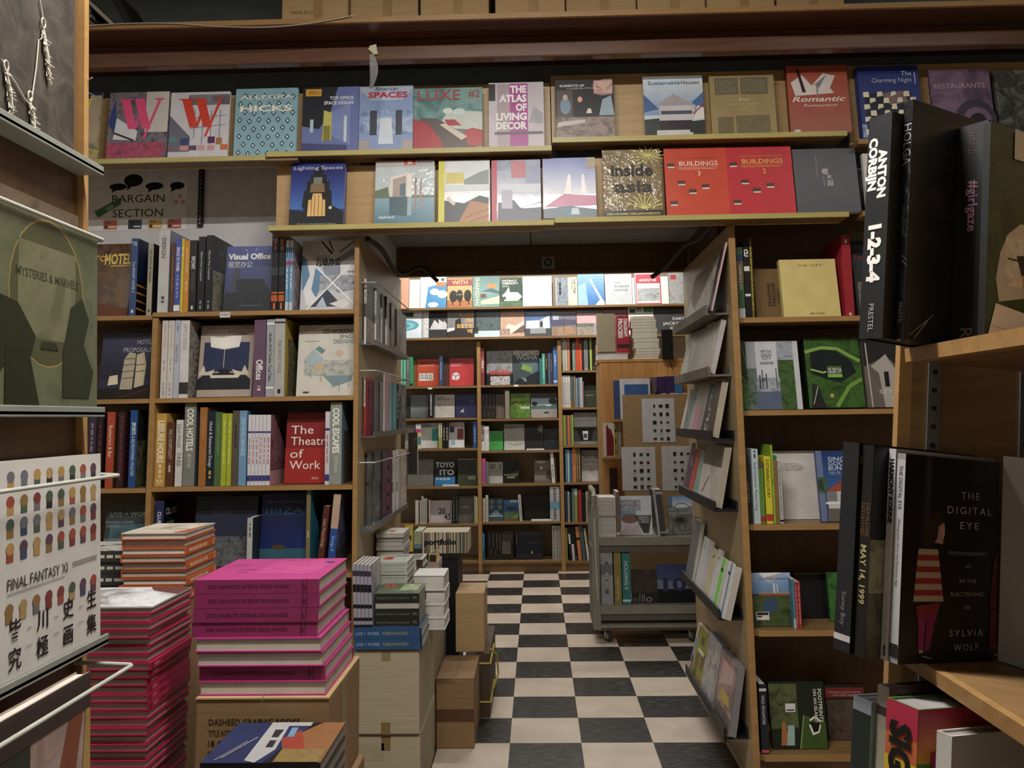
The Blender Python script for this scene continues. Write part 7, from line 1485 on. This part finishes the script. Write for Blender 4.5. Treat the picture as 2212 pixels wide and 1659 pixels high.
wA, wB, wC = 'on the upper shelf of the near right bookcase', 'on the middle shelf of the near right bookcase', 'on the lowest shelf of the near right bookcase'
near_right(1906, ZSA, 240, .044, .20, '1c1b1c', 'tall black hardback with vertical white capitals and numbers', wA, 'n .2 .3 .98 .98 1a191a 2a2a2a 121212 6', 'T ANTON .84 .62 eceae4 .34 b.05 .32;T CORBIJN .9 .62 eceae4 .34 b.05 .74;T 1-2-3-4 .5 .2 eceae4 .5 b.06;T PRESTEL .15 .03 a8a8a8 .22', scol='242426', pages='3a3836')
near_right(1952, ZSA, 214, .016, .24, '17171a', 'glossy wrapped black book with grey vertical lettering', wA, 'n 0 0 1 1 141416 232326 0d0d0f 7;l 8a8a8c .006 .05 .02 .3 .12;l a8a8aa .006 .1 .01 .25 .1', 'T HOLGA .9 .55 9a9a9e .85;T photographs .55 .28 6a6a6e .4;T PRESTEL .15 .02 8a8a8c .4', coat=1, bump=.35, rough=.3, pages='55555a')
near_right(2121, ZSA, 258, .052, .2, '1a1919', 'thick matt black book with a pink word running down its spine', wA, '', 'T #girlgaze .74 .34 b8849e .3 b.015 .42;T WORLD .97 .86 5a3a48 .2;T R .08 .03 8a6a78 .4', scol='191818', rough=.6, pages='2a2828')
near_right(2127, ZSA, 262, .012, .2, '1a2018', 'portrait book of a white-haired person in dark glasses and white shirt', wA, 'n 0 0 1 1 1a2a14 2f4a22 0f160c 10;p b8b4ae .14 .2 .1 .3 .14 .42 .22 .51 .36 .57 .6 .58 .8 .5 .9 .3;n .2 .28 .4 .5 a8a49e d0ccc6 98948e 30;e .58 .36 .2 .16 c49a80;p c49a80 .44 .25 .42 .16 .7 .16 .74 .26;l 17171a .012 .22 .4 .4 .4;p 17171a .32 .42 .42 .43 .52 .42 .58 .42 .8 .44 .86 .36 .76 .32 .62 .33 .55 .39 .48 .33 .38 .34;p d8d4d0 .0 0 1 0 1 .18 .75 .17 .6 .13 .42 .17 .1 .19;l a8a4a0 .006 .04 .09 1 .05;e .62 .24 .05 .012 9a5a50;r .26 .86 1 1 b8b4b0', 'R 0 1 1c1c1c', coat=.7, pages='c8c4c0')
near_right(1835, ZSB, 957, .03, .22, '17171a', 'charcoal hardback with small white italic lettering low on its spine', wB, 'r .02 .9 .3 .94 6a5c2a', 'T Sonny_Boy .28 .12 8a8a8c .26;R .05 .08 c8c8c8', scol='26272b', pages='6a5a4a')
near_right(1868, ZSB, 962, .02, .22, '191817', 'dark book with red and cream capitals over a ruin photo', wB, 'n .0 .0 1 .54 2a2820 6a6450 1c1a16 16;n 0 .3 .6 .56 7a7458 a09a78 4a4636 16;r 0 .55 1 1 131212;t Fred .2 .87 .05 a88a34 l;t A .5 .62 .14 a8342c b.03;t D .42 .44 .13 a8342c b.03;t N .42 .28 .14 c8b884 b.03', 'T DEAVILLOSE .72 .52 6a4a34 .3 b .3;T DESTROYED .72 .52 6a4a34 .3 b .7;T MAY_14,_1999 .52 .16 b8aa74 .5 b.02', scol='221f1b')
near_right(1917, ZSB, 970, .012, .21, 'b9b4b8', 'white hardback with bold black vertical capitals', wB, '', 'T HARMONY_KORINE .95 .3 1c1a20 .6 b.05;D .02 .07 4a484c', scol='c4bec4', pages='b8b2b0')
near_right(1939, ZSB, 980, .014, .20, '141416', 'black book with a striped-jumper girl and spaced white capitals', wB,
           'n 0 0 1 1 121214 1b1b1d 0e0e10 6;p 2a2a30 .18 .62 .28 .62 .28 1 .2 1;r .22 .62 .26 1 3a3a44;r .05 .0 .9 .02 1a1a1c;' +
           'p b8958c .30 .58 .41 .57 .42 .65 .36 .7 .3 .66;p 3a2a20 .2 .53 .27 .54 .35 .6 .36 .66 .42 .67 .4 .715 .34 .735 .26 .71 .21 .63;e .405 .635 .02 .04 c8a090;' +
           ''.join(f'p {"a8303c" if i % 2 else "b8aa90"} {.16 - .004 * i:.3f} {.545 - .028 * i:.3f} {.36 + .008 * i:.3f} {.545 - .028 * i:.3f} {.368 + .008 * i:.3f} {.517 - .028 * i:.3f} {.156 - .004 * i:.3f} {.517 - .028 * i:.3f};' for i in range(9)) +
           'p 8a2a38 .15 .27 .4 .29 .36 .2 .18 .2;p 96286a .18 .22 .26 .22 .24 .05 .19 .05;p 8a2460 .27 .23 .36 .23 .3 .05 .25 .05;p 1a1a1e .19 .055 .25 .055 .36 .03 .34 .015 .2 .03;p 1a1a1e .25 .06 .3 .06 .4 .04 .36 .03;l 9a9a9e .008 .24 .035 .33 .022;p c8a090 .2 .05 .24 .05 .24 .065 .2 .065;' +
           'p 5a2a30 .92 .25 .98 .26 1 .26 1 .55 .96 .5;p 6a2038 .93 .05 1 .05 1 .25 .94 .25;' +
           't THE .68 .80 .036 b8b6b4 W.2 s1.3;t DIGITAL .68 .725 .036 b8b6b4 W.48 s1.3;t EYE .68 .65 .036 b8b6b4 W.2 s1.3;t PHOTOGRAPHIC .68 .52 .018 a09e9c W.42;t ART .68 .455 .018 a09e9c;t IN_THE .68 .385 .018 a09e9c W.18;t ELECTRONIC .68 .32 .018 a09e9c W.36;t AGE .68 .255 .018 a09e9c;t SYLVIA .68 .125 .032 b0aeac W.36 s1.3;t WOLF .68 .055 .032 b0aeac W.26 s1.3',
           'R .03 .97 b8b6ba;T THE_DIGITAL_EYE .94 .72 2a282c .4;T Photographic_Art_in_the_Electronic_Age .68 .36 4a484c .32;R .03 .09 2a2a2c', scol='96969a', pages='a8a29c')
near_right(2212, ZSB, 990, .04, .2, 'b4b0b4', 'pale grey book edge at the right of the girl cover', wB, '', '', pages='b0acac')
# lowest shelf
def near_low(px, pyt, t, w, col, look, art='', sp='', **kw): near_right(px - 32, ZSC, pyt, t, w, col, look, wC, art, sp, **kw)
near_low(1888, 1517, .032, .18, '9aaab4', 'pale blue glossy book with a waterfall picture on its spine', 'n .1 .1 .9 .9 6a7a84 a8b4bc 4a5a5c 6', 'R .02 .98 a0b0bc;R .4 .95 2f3a34;R .22 .62 aeb6c0;R .62 .74 3a4048;R .2 .3 c8ccd2;R .12 .16 2a3a6a', coat=.8, scol='9aaab8', pages='a8b4ba')
near_low(1934, 1490, .026, .2, 'b8b4ae', 'white book with a dark bookshelf photo', 'n .0 .5 1 .92 4a3c3a 6a5a58 2c2624 14;r .15 .5 .3 .9 b0a898;r 0 .3 1 .5 c8c4c0;n 0 0 1 .3 3a2a28 8a8280 2a2422 12', 'R .45 .93 5a4a4a;R .7 .9 b4aa98;R .05 .3 5f5250', pages='b4b0ac')
near_low(1944, 1482, .014, .24, '2a1a14', 'dark brown hardback behind the rainbow book', 't COLOURS .2 .93 .03 8a8078 W.24', 'D .1 .9 8a6a5c', pages='5a4034')
near_low(1990, 1534, .05, .22, '4a7a34', 'thick rainbow book with huge black letters', 'g 0 .8 1 1 d8b02c b82f4c;p 4a8a3a 0 0 1 0 1 .78 0 .83;t S .42 .56 .24 1a1c18 b.06;r 0 0 .3 .6 b8b83a', 'R .78 1 c8643c;R .9 1 c0304c;R .74 .82 d8b02c;R .3 .75 3f7a34;R 0 .3 b8b83a;T SIGNS .94 .4 1a1c18 .62 b.05', pages='8f8a8c')
near_low(2040, 1634, .012, .16, 'a82468', 'slim magenta book beside the white portrait book', '', '', pages='b0a8a8')
near_low(2066, 1591, .022, .2, 'c4c0ba', 'white book with a blue portrait panel', 'r .18 .0 1 .87 1f3a5a;p b07a54 .4 .72 .55 .84 .66 .78 .5 .66;e .62 .79 .08 .04 2a2020;r .74 0 .76 .87 3a4a5a;n .76 0 1 .87 2a2420 4a3c34 181412 8', 'T MICHAEL .8 .35 6a6a6c .5', pages='8f8886')

# ================================================================ CEILING LAMPS, ADDED FILL LIGHTS AMONG THEM
for i, (x, y, z, ln, w) in enumerate(TUBES):
    zz = 3.42
    e = empty('fluorescent_lamp', (x, y, zz), f'fluorescent tube lamp on the ceiling, {("over the front aisle", "added fill over the bargain side", "over the garden book side", "added fill behind the viewer", "left of the back room", "right of the back room", "added fill between the rooms")[i]}', 'lamp', 'ceiling lamps')
    part('housing', MB().box((x - ln / 2 - .02, y - .04, z + .02), (x + ln / 2 + .02, y + .04, zz - .0005), mat('d8d8d4', .5)), e)
# ================================================================ LABELS
cnt = {}
def short(s, most=16):
    return ' '.join(s.split()[:most])
seen = {}
for o, look, where in BOOKS:
    seen.setdefault(short(look + ' ' + where), []).append(o)
for lab, obs in seen.items():
    if len(obs) == 1: obs[0]['label'] = lab
    else:
        obs.sort(key=lambda o: (round(o.matrix_world.translation.x, 3), o.matrix_world.translation.z))
        wd_ = ['leftmost', 'second', 'third', 'fourth', 'fifth', 'sixth', 'seventh']
        for i, o in enumerate(obs):
            k = 'rightmost' if i == len(obs) - 1 else wd_[i]
            o['label'] = short(f'{k} ' + lab)
print('BOOKS', len(BOOKS), 'long', [l for l in seen if len(l.split()) > 15][:20])
